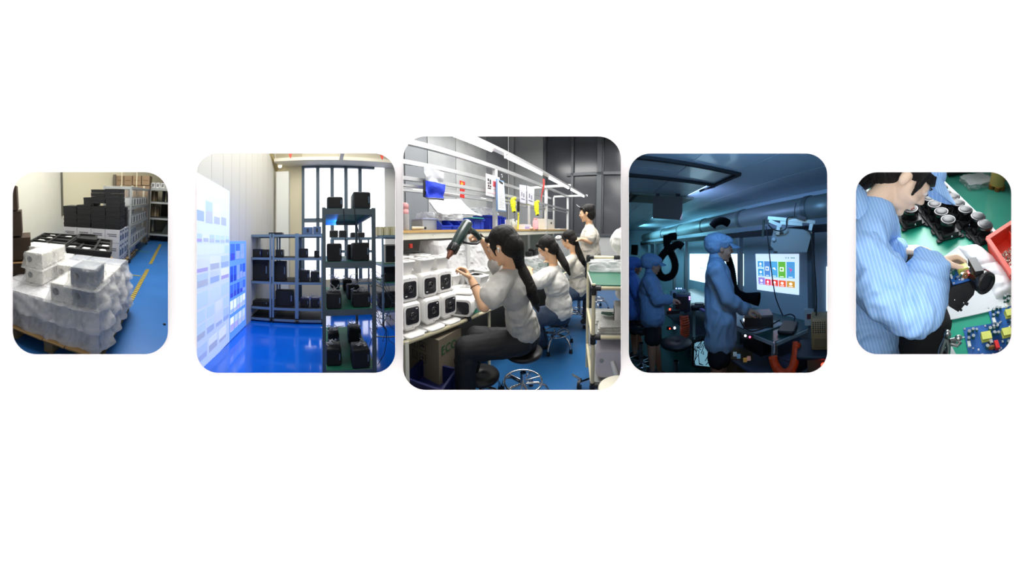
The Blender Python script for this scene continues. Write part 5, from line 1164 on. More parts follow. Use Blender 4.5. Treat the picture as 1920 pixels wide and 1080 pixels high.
for i in range(15):
    v = .16+i*.053; M = MB(); M.poly([g_(.12, v)+Vector((.003, 0, 0)), g_(.85-.2*(i % 3 == 1), v)+Vector((.003, 0, 0)), g_(.85-.2*(i % 3 == 1), v+.014)+Vector((.003, 0, 0)), g_(.12, v+.014)+Vector((.003, 0, 0))], (.0008, 0, 0)); obj('text_line', M, mat('grey_ink', ''), pp, ab=True)
M = MB(); a, b = g_(.2, .0), g_(.8, .04); M.beam(a+Vector((.006, 0, -.006)), b+Vector((.006, 0, -.006)), .012, .02); obj('clip', M, blackp, t, ab=True)
q = P(941, 331, x=x_); M = MB(); M.tube([q+Vector((0, .012*cos(a), .02*sin(a)+.01)) for a in [i*pi/5-pi/2 for i in range(8)]], .003, 6); obj('hook', M, chrome, t, ab=True)
def glove(label, px, py, w_, h_, seed):
    q = P(px, py, x=SX+.06); t = thing('glove', label, 'glove', tuple(q), group='yellow gloves over the rail'); B = Blob()
    k = q.length/450
    B.ell((0, 0, -h_*.45*k), (.02, w_*.42*k, h_*.5*k)); B.ell((-.01, -w_*.3*k, -h_*.4*k), (.018, w_*.28*k, h_*.42*k)); B.ell((.0, w_*.2*k, 0), (.03, w_*.3*k, h_*.12*k))
    for i in range(3): B.cap((0, (i-1)*w_*.25*k, -h_*.8*k), (.005, (i-1)*w_*.3*k, -h_*1.0*k), .014, .012)
    obj('glove_body', B.skin('glove', .006, 1, (.006, (20, 20, 20))), mat('hi_vis_yellow', 'e6ee20', .7), t)
    B = Blob(); B.ell((.002, w_*.1*k, -h_*1.02*k), (.022, w_*.35*k, h_*.07*k)); obj('cuff', B.skin('cuff', .006, 1), mat('black_cloth', ''), t)
glove('yellow and black work glove over the rail beside the clipboard', 963, 372, 14, 24, 1)
glove('yellow and black work glove farther along the rail above the pink bottle', 1007, 378, 15, 24, 2)
M = MB(); q = P(972, 383, x=SX+.05); M.box((-.01, -.02, -.11), (.01, .02, .04)); obj('black_tool', M, blackp, loc=tuple(q), label='black holder clipped to the rail right of the first glove', cat='holder')
q = P(1018, 338, x=RX); M = MB(); M.grid(lambda u, v: Vector((.01*sin(v*6), (u-.5)*.06*(1-v)+.02-.07*v, -.34*v+.02)), 4, 12); M.grid(lambda u, v: Vector((.004+.01*sin(v*6), (u-.5)*.06*(1-v)+.02-.07*v, -.34*v+.02)), 4, 12)
obj('ribbon', M, mat('red_ribbon', 'f04038', .6), loc=tuple(q), label='red ribbon tied to the light rail', cat='ribbon')
# socket strip and cable under the shelf
M = MB(); M.tube([(SX-.02, .45, -.19), (SX+.02, .75, -.18), (SX, 1.1, -.185), (SX, 1.4, -.21)], .006, 6); o = obj('cable', M, blackp, loc=(SX, .5, -.19), ab=True, label='black cable with a red plug under the shelf', cat='cable')
M = MB(); q = P(770, 461, x=SX); M.cbox(q, (.02, .03, .04)); obj('plug', M, mat('red_plug', 'b03020', .5), o, ab=True)
q = P(813, 440, x=SX+.01); t = thing('keys', 'small metal keys hanging from the shelf edge', 'keys', tuple(q)); M = MB(); M.torus((0, 0, .0), .012, .002, 14, 5, Matrix.Rotation(pi/2, 4, 'Y')); M.box((-.002, -.012, -.045), (.002, .0, -.01)); M.box((.001, 0, -.05), (.004, .012, -.012)); obj('key', M, chrome, t)

# ---- stools
def floor_pt(px, r): p = P(px, 600, r=r); return Vector((p.x, p.y, FZ))
# near stool, its seat seen under the woman
def at_seat(px, py, d):   # floor point and seat height for a seat centre at this pixel and ground distance
    p = P(px, py, r=d); return Vector((p.x, p.y, FZ)), p.z-FZ
p, h = at_seat(981, 655, 1.98); stool('round black stool under the woman with the heat gun', p, h, size=.165, rz=.5)
p, h = at_seat(903, 699, 1.95); stool('low black stool with tilted seat under the bench edge, behind the black trousers', p, h, ring=False, size=.15, rz=.2)
p, h = at_seat(1043, 598, 2.95); stool('round black stool under the woman in jeans', p, h, size=.17, rz=.9)
p, h = at_seat(1086, 540, 3.75); stool('round black stool of the third woman at the bench', p, h, size=.17, rz=.3)
p, h = at_seat(1118, 500, 4.4); stool('farthest stool, only its feet showing behind the cart', p, h, size=.17, rz=.1)

# ---- the woman with the heat gun
px0 = 945
J = dict(head=P(942, 462, r=1.60), face=Sv(-.80, .38, -.42, px0), hup=Sv(-.25, .1, 1, px0), neck=P(956, 504, r=1.68), chest=P(964, 548, r=1.76), pelvis=P(985, 630, r=1.93),
         shL=P(940, 530, r=1.55), shR=P(948, 515, r=1.90), elL=P(908, 574, r=1.46), wrL=P(884, 524, r=1.55), elR=P(925, 484, r=1.86), wrR=P(904, 450, r=1.80),
         hipL=P(975, 640, r=1.84), hipR=P(985, 640, r=2.02), knL=P(874, 654, r=1.76), knR=P(893, 632, r=1.98), anL=P(872, 728, r=1.80), anR=P(872, 722, r=2.02), toeL=P(852, 742, r=1.84), toeR=P(880, 735, r=2.05))
J['hdL'] = Sv(-.55, .25, .75, 880); J['hnL'] = Sv(.1, .35, .9, 880)
J['hdR'] = Sv(-.75, .05, .35, 893); J['hnR'] = Sv(.3, -.25, .95, 893)
gm = mat('heather_grey_cotton', 'b9b8b2', .85, var=(26, 'a5a49f', .7), bump=(14, .35))
blk = mat('black_trousers', '101116', .75, bump=(12, .3))
def hair_near(H, q, fr, s):
    hair_cap(H, q, fr, s, 1.06)
    H.ell(q(0, -.085, -.01), (.074*s, .055*s, .085*s), fr); H.ell(q(0, -.02, .05), (.088*s, .09*s, .09*s), fr)
    for sx in (-1, 1): H.cap(q(sx*.074, .04, .02), q(sx*.074, .035, -.05), .010, .005)
t, q, fr = person('woman seated with raised arm holding a heat gun, grey T-shirt, long black hair', J, gm, blk, 'short', hair=hair_near, shoes=mat('white_shoe', 'd8d6cc', .6), s=1.0, voxel=.006, fold=(.010, (10, 10, 7)),
                  handkw={'L': dict(curls=[.75, .8, .85, .9], thumb=.9), 'R': dict(curls=[1.1, 1.15, 1.2, 1.2], thumb=.9)}, base=tuple(J['pelvis']+Vector((0, 0, -.1))), bulk=1.08)
B = Blob(); pts = [q(0, -.075, -.03), P(966, 496, r=1.72), P(981, 520, r=1.70), P(995, 544, r=1.68), P(1004, 564, r=1.70), P(1009, 584, r=1.74)]
B.chain(pts, [.070, .066, .058, .046, .034, .008]); obj('ponytail', B.skin('hair', .006, 2, (.003, (34, 34, 6))), HAIR(), t, ab=True)
M = MB(); c = P(966, 499, r=1.76); M.sph(c+Vector((.0, -.035, .02)), (.012, .01, .01)); obj('hair_tie', M, mat('hair_tie', '3a3634', .4), t, ab=True)
e = q(-.082, -.004, -.014); M = MB(); M.sph(e, .008); M.cyl(e, e+Vector((0, 0, -.022)), .004, n=8); obj('earphone', M, whitep, t, ab=True)
a = J['wrL'].lerp(J['elL'], .28); d = (J['elL']-J['wrL']).normalized(); M = MB(); M.torus((0, 0, 0), .0305, .0022, 24, 6, Matrix.Translation(a) @ d.to_track_quat('Z', 'Y').to_matrix().to_4x4()); obj('bracelet', M, mat('dark_cord', '3c2420', .6), t, ab=True)
# ---- heat gun in her right hand
g0, g1, g2, g3 = P(877, 418, r=1.72), P(853, 460, r=1.60), P(846, 472, r=1.575), P(841, 483, r=1.56)
gun = thing('heat_gun', 'dark green and black heat gun with a copper nozzle held over the projectors', 'heat gun', tuple(g1))
ax = (g1-g0).normalized(); gg = mat('dark_green_plastic', '17302c', .25, coat=.5)
M = MB(); Q = Matrix.Translation(g0) @ ax.to_track_quat('Z', 'Y').to_matrix().to_4x4(); Lg = (g1-g0).length
M.lathe([(.001, -.012), (.026, -.012), (.036, 0), (.040, .02), (.040, Lg*.55), (.036, Lg*.9), (.034, Lg)], n=24, M=Q); obj('housing', M, gg, gun, ab=True)
M = MB(); L2 = (g2-g1).length; M.lathe([(.034, Lg-.002), (.036, Lg), (.034, Lg+L2), (.026, Lg+L2+.002)], n=24, M=Q)
for i in range(12): a = 2*pi*i/12; M.box((-.003, .033, Lg+.002), (.003, .038, Lg+L2), Q @ Matrix.Rotation(a, 4, 'Z'))
obj('heat_collar', M, blackp, gun, ab=True)
M = MB(); L3 = (g3-g2).length; M.lathe([(.022, Lg+L2), (.021, Lg+L2+L3*.5), (.012, Lg+L2+L3), (.012, Lg+L2+L3+.012), (.009, Lg+L2+L3+.012), (.009, Lg+L2+L3)], n=20, M=Q); obj('nozzle', M, mat('copper_nozzle', '9a6a58', .28, .9), gun, ab=True)
hb = g0+ax*.06; he = P(906, 444, r=1.80)
M = MB(); hp = [hb, hb.lerp(P(886, 432, r=1.75), .7), P(892, 438, r=1.775), P(900, 449, r=1.79)]; M.tube(hp, [.03, .024, .021, .020], 12); obj('grip', M, gg, gun, ab=True)
M = MB(); M.cyl(P(878, 428, r=1.70), P(876, 436, r=1.68), .026, .024, 18); obj('fan_cap', M, blackp, gun, ab=True)
M = MB(); M.tube([P(864, 452, r=1.68), P(872, 455, r=1.66), P(884, 457, r=1.66), P(894, 457, r=1.70), P(899, 453, r=1.74)], .008, 8); obj('guard_bar', M, blackp, gun, ab=True)
M = MB(); M.tube([P(900, 440, r=1.80), P(906, 446, r=1.82), P(914, 456, r=1.86), P(924, 470, r=1.98), P(926, 500, r=2.05), P(929, 522, r=2.08), P(931, 560, r=2.1)], [.012, .010, .006, .0045, .0045, .0045, .0045], 8); obj('power_cord', M, blackp, gun, ab=True)

# ---- second seated woman
px0 = 1035
def seat_person(label, hx, hy, rr, sc, hair, fwdv, top, bottom, extra={}, dx=1.0, **kw):
    k = rr/2.7
    J = dict(head=P(hx, hy, r=rr), face=fwdv, neck=P(hx+13/k*1, hy+33/k, r=rr+.04), chest=P(hx+18/k, hy+68/k, r=rr+.06), pelvis=P(hx+25/k, hy+118/k, r=rr+.12),
             shL=P(hx+2/k, hy+48/k, r=rr-.12), shR=P(hx+12/k, hy+42/k, r=rr+.2), elL=P(hx-24/k, hy+66/k, r=rr-.2), wrL=P(hx-32/k, hy+36/k, r=rr-.05), elR=P(hx-14/k, hy+66/k, r=rr+.22), wrR=P(hx-36/k, hy+48/k, r=rr+.15),
             hipL=P(hx+14/k, hy+120/k, r=rr+.02), hipR=P(hx+22/k, hy+118/k, r=rr+.22), knL=P(hx-28/k, hy+130/k, r=rr-.05), knR=P(hx-24/k, hy+120/k, r=rr+.3), anL=P(hx-18/k, hy+158/k, r=rr+.0), anR=P(hx-8/k, hy+172/k, r=rr+.3),
             toeL=P(hx-28/k, hy+166/k, r=rr), toeR=P(hx-20/k, hy+180/k, r=rr+.3))
    J['hdL'] = Sv(-.9, .1, .25, hx); J['hnL'] = Sv(.1, .1, 1, hx); J['hdR'] = Sv(-.9, -.1, .1, hx); J['hnR'] = Sv(.1, 0, 1, hx)
    J.update(extra)
    return person(label, J, top, bottom, 'short', hair=hair, s=sc, voxel=.008, base=tuple(J['pelvis']-Vector((0, 0, .1))), **kw)+(J,)
wt = mat('white_cotton', 'dcdbd6', .85, bump=(14, .4)); wt2 = mat('cream_cotton', 'cfcabd', .85, bump=(14, .4))
jean = mat('blue_denim', '34465f', .8, bump=(30, .3), var=(20, '2a3950', .6))
def hair_low(H, q, fr, s): hair_cap(H, q, fr, s, 1.04); H.ell(q(0, -.09, -.02), (.05*s, .04*s, .05*s), fr)
t, q, fr, J2 = seat_person('seated woman in white T-shirt and jeans wearing glasses and a face mask', 1025, 466, 2.62, 1.02, hair_low, Sv(-.82, .15, -.5, 1025), wt, jean, dict(hup=Sv(-.3, 0, 1, 1025)), bulk=1.18, shoes=mat('black_shoe', '1a1a1c', .6))
B = Blob(); B.chain([P(1044, 466, r=2.68), P(1050, 480, r=2.64), P(1060, 497, r=2.6), P(1068, 515, r=2.6)][0:4], [.035, .045, .04, .012]); obj('ponytail', B.skin('hair', .007, 2, (.003, (30, 30, 6))), HAIR(), t, ab=True)
M = MB(); M.torus((0, 0, 0), .022, .016, 18, 8, Matrix.Translation(P(1047, 446, r=2.66)) @ Matrix.Rotation(.6, 4, 'X')); obj('scrunchie', M, mat('grey_scrunchie', 'b8b4ae', .7), t, ab=True)
B = Blob(); B.ell(q(0, .078, -.045), (.052, .036, .050), fr); B.ell(q(0, .10, -.035), (.03, .025, .035), fr); obj('face_mask', B.skin('mask', .006, 2, (.002, (30, 30, 30))), mat('white_mask', 'e6e4e4', .8), t, ab=True)
M = MB()
for sx in (-1, 1): M.torus((0, 0, 0), .023, .0016, 18, 5, Matrix.Translation(q(sx*.032, .108, .012)) @ fr.to_4x4() @ Matrix.Rotation(pi/2, 4, 'X')); M.tube([q(sx*.054, .10, .015), q(sx*.078, .03, .012), q(sx*.078, -.0, .008)], .0016, 5)
M.tube([q(-.01, .108, .014), q(.01, .108, .014)], .0016, 5); obj('glasses', M, mat('thin_frame', '3a3a3e', .3, .6), t, ab=True)
# ---- third seated woman
t, q, fr, J3 = seat_person('seated woman in cream T-shirt with long ponytail, farther along the bench', 1066, 450, 3.28, .98, hair_low, Sv(-.8, .3, -.45, 1066), wt2, jean, {}, bulk=1.1, shoes=mat('black_shoe', ''))
B = Blob(); B.chain([P(1078, 452, r=3.3), P(1083, 468, r=3.28), P(1092, 488, r=3.26), P(1094, 506, r=3.3)], [.04, .045, .04, .015]); obj('ponytail', B.skin('hair', .007, 2, (.003, (30, 30, 6))), HAIR(), t, ab=True)
# ---- standing woman
J = dict(head=P(1100, 400, r=3.45), face=Sv(-1, .1, -.15, 1100), neck=P(1105, 422, r=3.5), chest=P(1106, 447, r=3.5), pelvis=P(1107, 485, r=3.5), shL=P(1106, 432, r=3.36), shR=P(1106, 430, r=3.66), elL=P(1108, 453, r=3.28), wrL=P(1090, 448, r=3.25), elR=P(1104, 453, r=3.7), wrR=P(1088, 449, r=3.45),
         hipL=P(1106, 487, r=3.42), hipR=P(1107, 487, r=3.58), knL=P(1104, 540, r=3.42), knR=P(1106, 540, r=3.6), anL=P(1103, 592, r=3.42), anR=P(1105, 592, r=3.6), toeL=P(1093, 603, r=3.42), toeR=P(1094, 603, r=3.6))
J['hdL'] = Sv(-1, .1, .1, 1100); J['hnL'] = Sv(0, -.2, 1, 1100); J['hdR'] = Sv(-1, -.3, 0, 1100); J['hnR'] = Sv(0, .2, 1, 1100)
def hair_bun(H, q, fr, s): hair_cap(H, q, fr, s, 1.0); H.ell(q(0, -.085, .075), (.05*s, .045*s, .045*s), fr)
t, q, fr = person('woman standing at the far bench end in a loose cream T-shirt, hair in a bun', J, wt2, mat('dark_trousers', '1c2230', .8), 'short', hair=hair_bun, s=1.02, voxel=.009, shoes=mat('black_shoe', ''), bulk=1.16)
M = MB(); M.tube([q(-.03, .08, .10), q(-.03, .10, .115), q(-.03, .12, .14)], .004, 6); obj('hair_pin', M, whitep, t, ab=True)
# sleeve of a person at the right edge
qz = P(1163, 452, r=2.4)
B = Blob(); B.ell(qz, (.10, .10, .12)); B.ell(qz+Vector((.05, .02, -.14)), (.08, .08, .10)); B.cap(qz+Vector((.08, 0, .1)), qz+Vector((.06, 0, -.5)), .08, .1)
t = thing('person', 'person cut by the right edge, only a white sleeve and pink collar showing', 'person', tuple(qz)); obj('sleeve', B.skin('sleeve', .008, 2, (.01, (12, 12, 12)), [(P(1172, 450, r=2.4), (Sv(1, 0, 0, 1172)))]), wt, t, ab=True)
M = MB(); M.sph(P(1163, 436, r=2.38), (.02, .03, .05)); obj('collar', M, mat('pink_cloth', 'e8a0b4', .7), t, ab=True)
# projector worked on by the second woman, black part behind
copy_thing(plo, (-1.62, 2.42, BZ+.04), -.9, 'white projector under the hands of the masked woman')
copy_thing(pu, (-1.68, 2.25, BZ+.006), -.7, 'white projector lying nearest the masked woman')
M = MB(); q_ = P(1000, 458, x=-1.9); M.rbox((0, 0, .06), (.12, .16, .12), .02, 3); M.rbox((0, -.16, .04), (.10, .12, .08), .02, 3); obj('black_module', M, blackp, loc=(-1.9, q_.y, BZ+.33), label='black projector part lying on the wrapped pile behind the masked woman', cat='module')
q_ = P(990, 500, x=-1.93); wrapped('wrapped projector under the black part', (-1.93, q_.y+.15, BZ+.006), (.24, .6, .32), 0, 'd9dadb', 'wrapped projectors at the back of the bench', 91, dot=False, face='none')

# ---- ivory pipe cart at the right
CXA = P(1103, 500, r=2.35); CXB = P(1113, 560, r=1.72)
cart = thing('pipe_cart', 'ivory pipe cart with black joints and green top shelf', 'cart', (CXB.x, CXB.y, FZ))
lf = Sv(1, 0, 0, 1135); lf.z = 0; lf.normalize()
def col(p, z0, z1, n='upright'):
    M = MB(); M.cyl((p.x, p.y, z0), (p.x, p.y, z1), .0145, n=12); return obj(n, M, ivory, cart, ab=True)
zt1 = P(1110, 482, r=2.35).z
col(CXA, FZ+.1, zt1); col(CXB, FZ+.06, P(1113, 532, r=1.72).z)
def pipe(a, b, j=True):
    M = MB(); M.cyl(a, b, .0145, n=12); obj('pipe', M, ivory, cart, ab=True)
    if j:
        d = (Vector(b)-Vector(a)).normalized(); M = MB(); M.cyl(Vector(a)-d*.02, Vector(a)+d*.055, .02, n=12); M.cyl(Vector(a)-Vector((0, 0, .05)), Vector(a)+Vector((0, 0, .02)), .02, n=12); obj('pipe_joint', M, blackp, cart, ab=True)
tA = Vector((CXA.x, CXA.y, zt1)); pipe(tA, tA+lf*.34)
tB = P(1113, 540, r=1.72); pipe(tB, tB+lf*.3)
M = MB(); M.cyl(tA+lf*.25, tA+lf*.31, .02, n=12); obj('pipe_joint', M, blackp, cart, ab=True)
z_s1 = P(1116, 535, r=1.74).z+.01
q1, q2, q3, q4 = P(1117, 535, r=1.74), P(1106, 504, r=2.3), None, None
def shelf(z, m, name, thick=.012, grow=0):
    a = Vector((CXB.x, CXB.y, z)); b = Vector((CXA.x, CXA.y, z)); M = MB(); M.poly([a+lf*grow, a+lf*.34, b+lf*.45, b+lf*grow], (0, 0, thick)); return obj(name, M, m, cart, ab=True)
shelf(tB.z+.012, mat('green_shelf_mat', '23604a', .5), 'shelf'); shelf(tB.z+.0, mat('pale_shelf_edge', 'b9bcae', .5), 'shelf_edge', .012, -.012)
zB2 = P(1113, 632, r=1.72).z; zB3 = P(1113, 722, r=1.72).z
for z_ in (zB2, zB3):
    a = Vector((CXB.x, CXB.y, z_)); pipe(a, a+lf*.3); b = Vector((CXA.x, CXA.y, z_)); pipe(a, b, False); shelf(z_-.005, mat('grey_shelf', '8f9290', .5), 'shelf', .01)
M = MB()
wz = floor_pt(1088, 2.15); wz.z = FZ
t_ = MB(); t_.cyl((wz.x-.012, wz.y, FZ+.05), (wz.x+.012, wz.y, FZ+.05), .05, n=20); wh = obj('caster', t_, blackp, cart, ab=True)
M = MB(); M.beam((wz.x, wz.y, FZ+.06), Vector((wz.x, wz.y, FZ+.12))+lf*.14, .03, .02); M.beam((wz.x, wz.y, FZ+.10), Vector((wz.x, wz.y, FZ+.135))-lf*.07, .03, .006); obj('caster_fork', M, chrome, wh, ab=True)
# bundles of boards on the middle shelf, one by one
a = Vector((CXB.x, CXB.y, zB2)); b = Vector((CXA.x, CXA.y, zB2)); u_ = (b-a).normalized()
for i, (f_, n_) in enumerate(((.10, 4), (.36, 3), (.62, 2))):
    for j in range(n_):
        c = a.lerp(b, f_+.08)+lf*(.15+.012*(j % 2))+Vector((0, 0, .012+.014*j)); M = MB(); M.rbox((0, 0, 0), (.21, .13, .011), .006, 2, axis='z', M=Matrix.Rotation(atan2(lf.y, lf.x)+.04*(j-1), 4, 'Z'))
        o = obj('board_stack', M, mat('printed_board', 'd4d4ce', .5, var=(60, '8e908c', .7, (6, 1, 1))), loc=tuple(c), label='white printed panel in the %s stack on the cart, %s from the bottom' % (['nearest', 'middle', 'rear'][i], ['first', 'second', 'third', 'fourth'][j]), cat='panel', group='printed panels on the cart shelf')
c = a.lerp(b, .44)+lf*.15+Vector((0, 0, .075)); M = MB(); M.poly([c+lf*x+u_*y for x, y in ((-.06, 0), (.0, -.04), (.07, -.02), (.03, .01), (.05, .04), (-.05, .05))], (0, 0, .004)); obj('green_board', M, mat('green_pcb', '2a4f40', .5), loc=tuple(c), ab=True, label='dark green torn sheet lying on the middle panel stack', cat='sheet')
# white projector lying on the lowest shelf
c = a.lerp(b, .30)+lf*.17; c.z = zB3+.01; t = thing('projector', 'white projector lying on the lowest cart shelf, curved handle showing', 'projector', tuple(c), atan2(lf.y, lf.x))
M = MB(); M.rbox((0, 0, .12), (.25, .28, .23), .05, 6, axis='y'); obj('body', M, mat('lilac_white', 'd9d4dc', .4), t)
M = MB(); M.rbox((0, .24, .14), (.22, .18, .22), .05, 6, axis='y'); obj('rear_housing', M, mat('lilac_white', ''), t)
M = MB(); M.tube([(0, -.15, .15), (.02, -.165, .09), (.045, -.165, .02), (.05, -.15, -.005)], [.016, .022, .024, .014], 10); obj('handle', M, cream, t)
M = MB(); M.lathe([(.018, 0), (.018, .002), (.001, .002)], n=14, M=Matrix.Translation((-.08, -.141, .15)) @ Matrix.Rotation(pi/2, 4, 'X')); obj('logo_disc', M, mat('grey_print', ''), t)
c = a.lerp(b, .72)+lf*.03; c.z = zB2-.18; M = MB(); M.rbox((0, 0, 0), (.05, .12, .17), .02, 4); obj('projector_stand', M, cream, loc=tuple(c), rz=atan2(lf.y, lf.x), label='white stand part poking out of the cart side', cat='stand')
for i in range(5):
    c = a.lerp(b, .3+.12*i)+lf*.0; c.z = zB2-.12-.05*i; M = MB(); M.rbox((0, 0, 0), (.012, .10, .05), .005, 2); obj('side_panel', M, mat('pale_shelf_edge', ''), cart, ab=False) if False else None
c = tA+lf*.19-Vector((0, 0, .12))+u_*-.02; obj('plastic_bag', wrapmesh((.26, .2, .10), 81, .03, 0), bag, loc=tuple(c), rz=atan2(lf.y, lf.x), label='clear bag of parts at the back of the cart top', cat='bag')
c = P(1158, 590, r=2.0); t = thing('projector', 'white upright projector at the back right of the cart, dark front', 'projector', tuple(c-Vector((0, 0, .0))), atan2(lf.y, lf.x)); M = MB(); M.rbox((0.03, 0, .0), (.12, .2, .2), .03, 4, axis='x'); obj('body', M, cream, t); M = MB(); M.rbox((-.032, 0, 0), (.006, .13, .13), .02, 4, axis='x'); obj('front_panel', M, dark, t)
t = thing('stool', 'cream round stool at the bottom right corner beside the cart', 'stool', tuple(P(1160, 728, r=1.35))); M = MB(); c = Vector(); M.lathe([(.001, -.02), (.10, -.02), (.12, 0), (.11, .008), (.001, .014)], n=30); obj('seat', M, mat('cream_seat', 'c8c4b4', .5), t)
# ---- under the bench: carton with handling marks, blue bin, caster bits
pc = P(812, 690, r=1.95); bx = thing('carton', 'brown carton with black handling marks under the bench', 'carton', (pc.x-.05, pc.y+.05, FZ+.22), .15)
kraft = mat('dim_kraft', '77705f', .8, bump=(30, .1)); M = MB(); M.box((-.17, -.13, 0), (.17, .17, .40)); obj('box_body', M, mat('shaded_kraft', '6e6656', .8), bx)  # kraft colour darkened to give the shade under the bench
for i, (dx_, dz) in enumerate(((-.095, .30), (-.005, .30), (-.095, .20), (-.005, .20))):
    M = MB()
    for a_, b_ in (((-.035, -.035), (.035, -.03)), ((-.035, .03), (.035, .035)), ((-.035, -.035), (-.03, .035)), ((.03, -.035), (.035, .035))): M.box((dx_+a_[0], -.132, dz+a_[1]), (dx_+b_[0], -.130, dz+b_[1]))
    if i == 0: M.poly([(dx_-.02, -.131, dz+.02), (dx_+.02, -.131, dz+.02), (dx_+.004, -.131, dz-.002), (dx_+.004, -.131, dz-.02), (dx_-.004, -.131, dz-.02), (dx_-.004, -.131, dz-.002)], (0, -.001, 0))
    elif i == 1: M.box((dx_-.02, -.132, dz-.008), (dx_+.02, -.130, dz+.008)); M.box((dx_-.012, -.132, dz+.012), (dx_+.012, -.130, dz+.018))
    elif i == 2: M.box((dx_-.016, -.132, dz-.02), (dx_-.010, -.130, dz+.02)); M.box((dx_+.010, -.132, dz-.02), (dx_+.016, -.130, dz+.02)); M.box((dx_-.02, -.132, dz-.024), (dx_+.02, -.130, dz-.02))
    else:
        M.poly([(dx_-.022, -.131, dz), (dx_, -.131, dz+.02), (dx_+.022, -.131, dz)], (0, -.001, 0)); M.box((dx_-.002, -.132, dz-.022), (dx_+.002, -.130, dz))
    obj('handling_mark', M, mat('black_ink', ''), bx)
text('ECO', .10, mat('green_ink', '1c5230', .6), bx, Matrix.Translation((.172, .0, .30)) @ Matrix.Rotation(pi/2, 4, 'Z') @ Matrix.Rotation(pi/2, 4, 'X'))
pc = P(808, 722, r=1.75); crate('crate', 'dark blue crate in shadow under the near bench end', (pc.x, pc.y, pc.z-.05), (.3, .26, .14), mat('shaded_blue_bin', '0a1244', .5), .4)  # bench shade is put into the crate's dark colour
M = MB(); q = P(758, 690, x=-1.45); M.box((-1.43, q.y-.02, FZ), (-1.40, q.y+.012, BZ)); obj('frame_post', M, mat('cream_steel', ''), bench, ab=True)

# ================================================================ ROOM 4: dark test room with projected menus
use(4)
FZ4 = -1.55; CZ4 = .70; WX4 = 2.32
floor_poly(FZ4, .84, 12, 0, 'floor', mat('dark_green_floor', '0f3a34', .3, var=(2, '0b2f2c', .6), coat=.2))
wl4 = mat('pale_partition', 'a9bcc6', .6)
M = MB(); M.box((WX4, -.5, FZ4), (WX4+.1, 9, .76)); struct('wall_right', M, wl4)
M = MB(); M.box((-2, 8.4, FZ4), (WX4, 8.5, .76)); struct('wall_back', M, wl4)
cp = mat('ceiling_panel_white', 'b4c4cc', .35, coat=.25)
floor_poly(CZ4+.06, .84, 12, 0, 'ceiling', mat('ceiling_gap', '2c3840', .8))
xs4 = [-.98, -.54, -.10, .35, .79, 1.23, 1.67, 2.12, 2.56]; ysx = [-.1+.88*i for i in range(11)]
for i in range(8):
    for j in range(10):
        o_ = .3*(i % 2)
        if min(abs(xs4[i]), abs(xs4[i+1]))**2+max(ysx[j]+o_, 0)**2 < .6: continue
        M = MB(); M.box((xs4[i]+.004, ysx[j]+.004+o_, CZ4), (xs4[i+1]-.004, ysx[j+1]-.004+o_, CZ4+.015)); struct('ceiling_tile', M, cp)
# black hatch frame on the ceiling
fr_ = thing('hatch_frame', 'black rectangular frame fixed to the ceiling panels', 'frame', (.8, 1.92, CZ4-.03))
for a, b in (((-.15, 1.72), (1.28, 1.72)), ((-.15, 2.16), (1.28, 2.16)), ((1.27, 1.72), (1.27, 2.16))):
    M = MB(); M.beam((a[0], a[1], CZ4-.012), (b[0], b[1], CZ4-.012), .037, .024); obj('frame_bar', M, mat('matte_black', '050608', .8), fr_, ab=True)
M = MB(); M.tube([(1.28, 2.17, CZ4-.02), (1.22, 2.30, CZ4-.03), (1.18, 2.33, CZ4-.05)], .012, 6); obj('loose_tab', M, mat('matte_black', ''), fr_, ab=True)
# hanging flap / ceiling cassette
q = P(1252, 368, r=2.95); t = thing('ceiling_unit', 'brownish hanging panel under a ceiling grille', 'panel', (q.x, q.y, CZ4)); dr = Sv(1, 0, 0, 1252); dr.z = 0; dr.normalize(); w2 = 28*2.95/450
bt = P(1252, 409, r=2.95).z
M = MB(); M.poly([q-dr*w2+Vector((0, 0, q.z*0)), q+dr*w2, (q+dr*w2)*1-Vector((0, 0, q.z-bt+.02)), q-dr*w2-Vector((0, 0, q.z-bt))], Sv(0, .045, 0, 1252)); obj('panel', M, mat('brown_panel', '4a4038', .7), t, ab=True)
for k in (-.7, .7): M = MB(); M.beam(q+dr*w2*k, Vector((q.x+dr.x*w2*k, q.y+dr.y*w2*k, CZ4)), .05, .03); obj('bracket', M, blackp, t, ab=True)
M = MB(); c_ = P(1215, 372, z=CZ4-.02); M.box((c_.x-.26, c_.y-.22, CZ4-.03), (c_.x+.55, c_.y+.26, CZ4-.001)); obj('grille_frame', M, mat('grille_olive', '5c6658', .6), t, ab=True)
M = MB()
for i in range(8): M.box((c_.x-.22+.066*i, c_.y-.18, CZ4-.04), (c_.x-.185+.066*i, c_.y+.22, CZ4-.03))
obj('grille_slots', M, mat('matte_black', ''), t, ab=True)
# round duct, rails and posts along the wall
t = thing('air_duct', 'long round grey duct running under the ceiling along the wall', 'duct', (2.08, 4, .44))
for i in range(7):
    y0 = .4+1.15*i; M = MB(); M.cyl((2.08, y0, .44), (2.08, y0+1.13, .44), .14, n=28); obj('duct_section', M, mat('duct_grey', '7f8a88', .4, .3), t, ab=True); M = MB(); M.cyl((2.08, y0+1.11, .44), (2.08, y0+1.17, .44), .150, n=28); obj('clamp_ring', M, mat('duct_ring', '6c7674', .35, .5), t, ab=True)
rb4 = mat('frame_profile', '6c7a80', .4, .4)
fr4 = thing('wall_frame', 'aluminium frame of posts and top rail before the wall screens', 'frame', (1.9, 3, FZ4))
M = MB(); M.box((1.86, .9, .24), (1.92, 8.2, .30)); obj('top_rail', M, rb4, fr4, ab=True); M = MB(); M.box((1.87, .9, .17), (1.91, 8.2, .235)); obj('dark_channel', M, mat('matte_black', ''), fr4, ab=True)
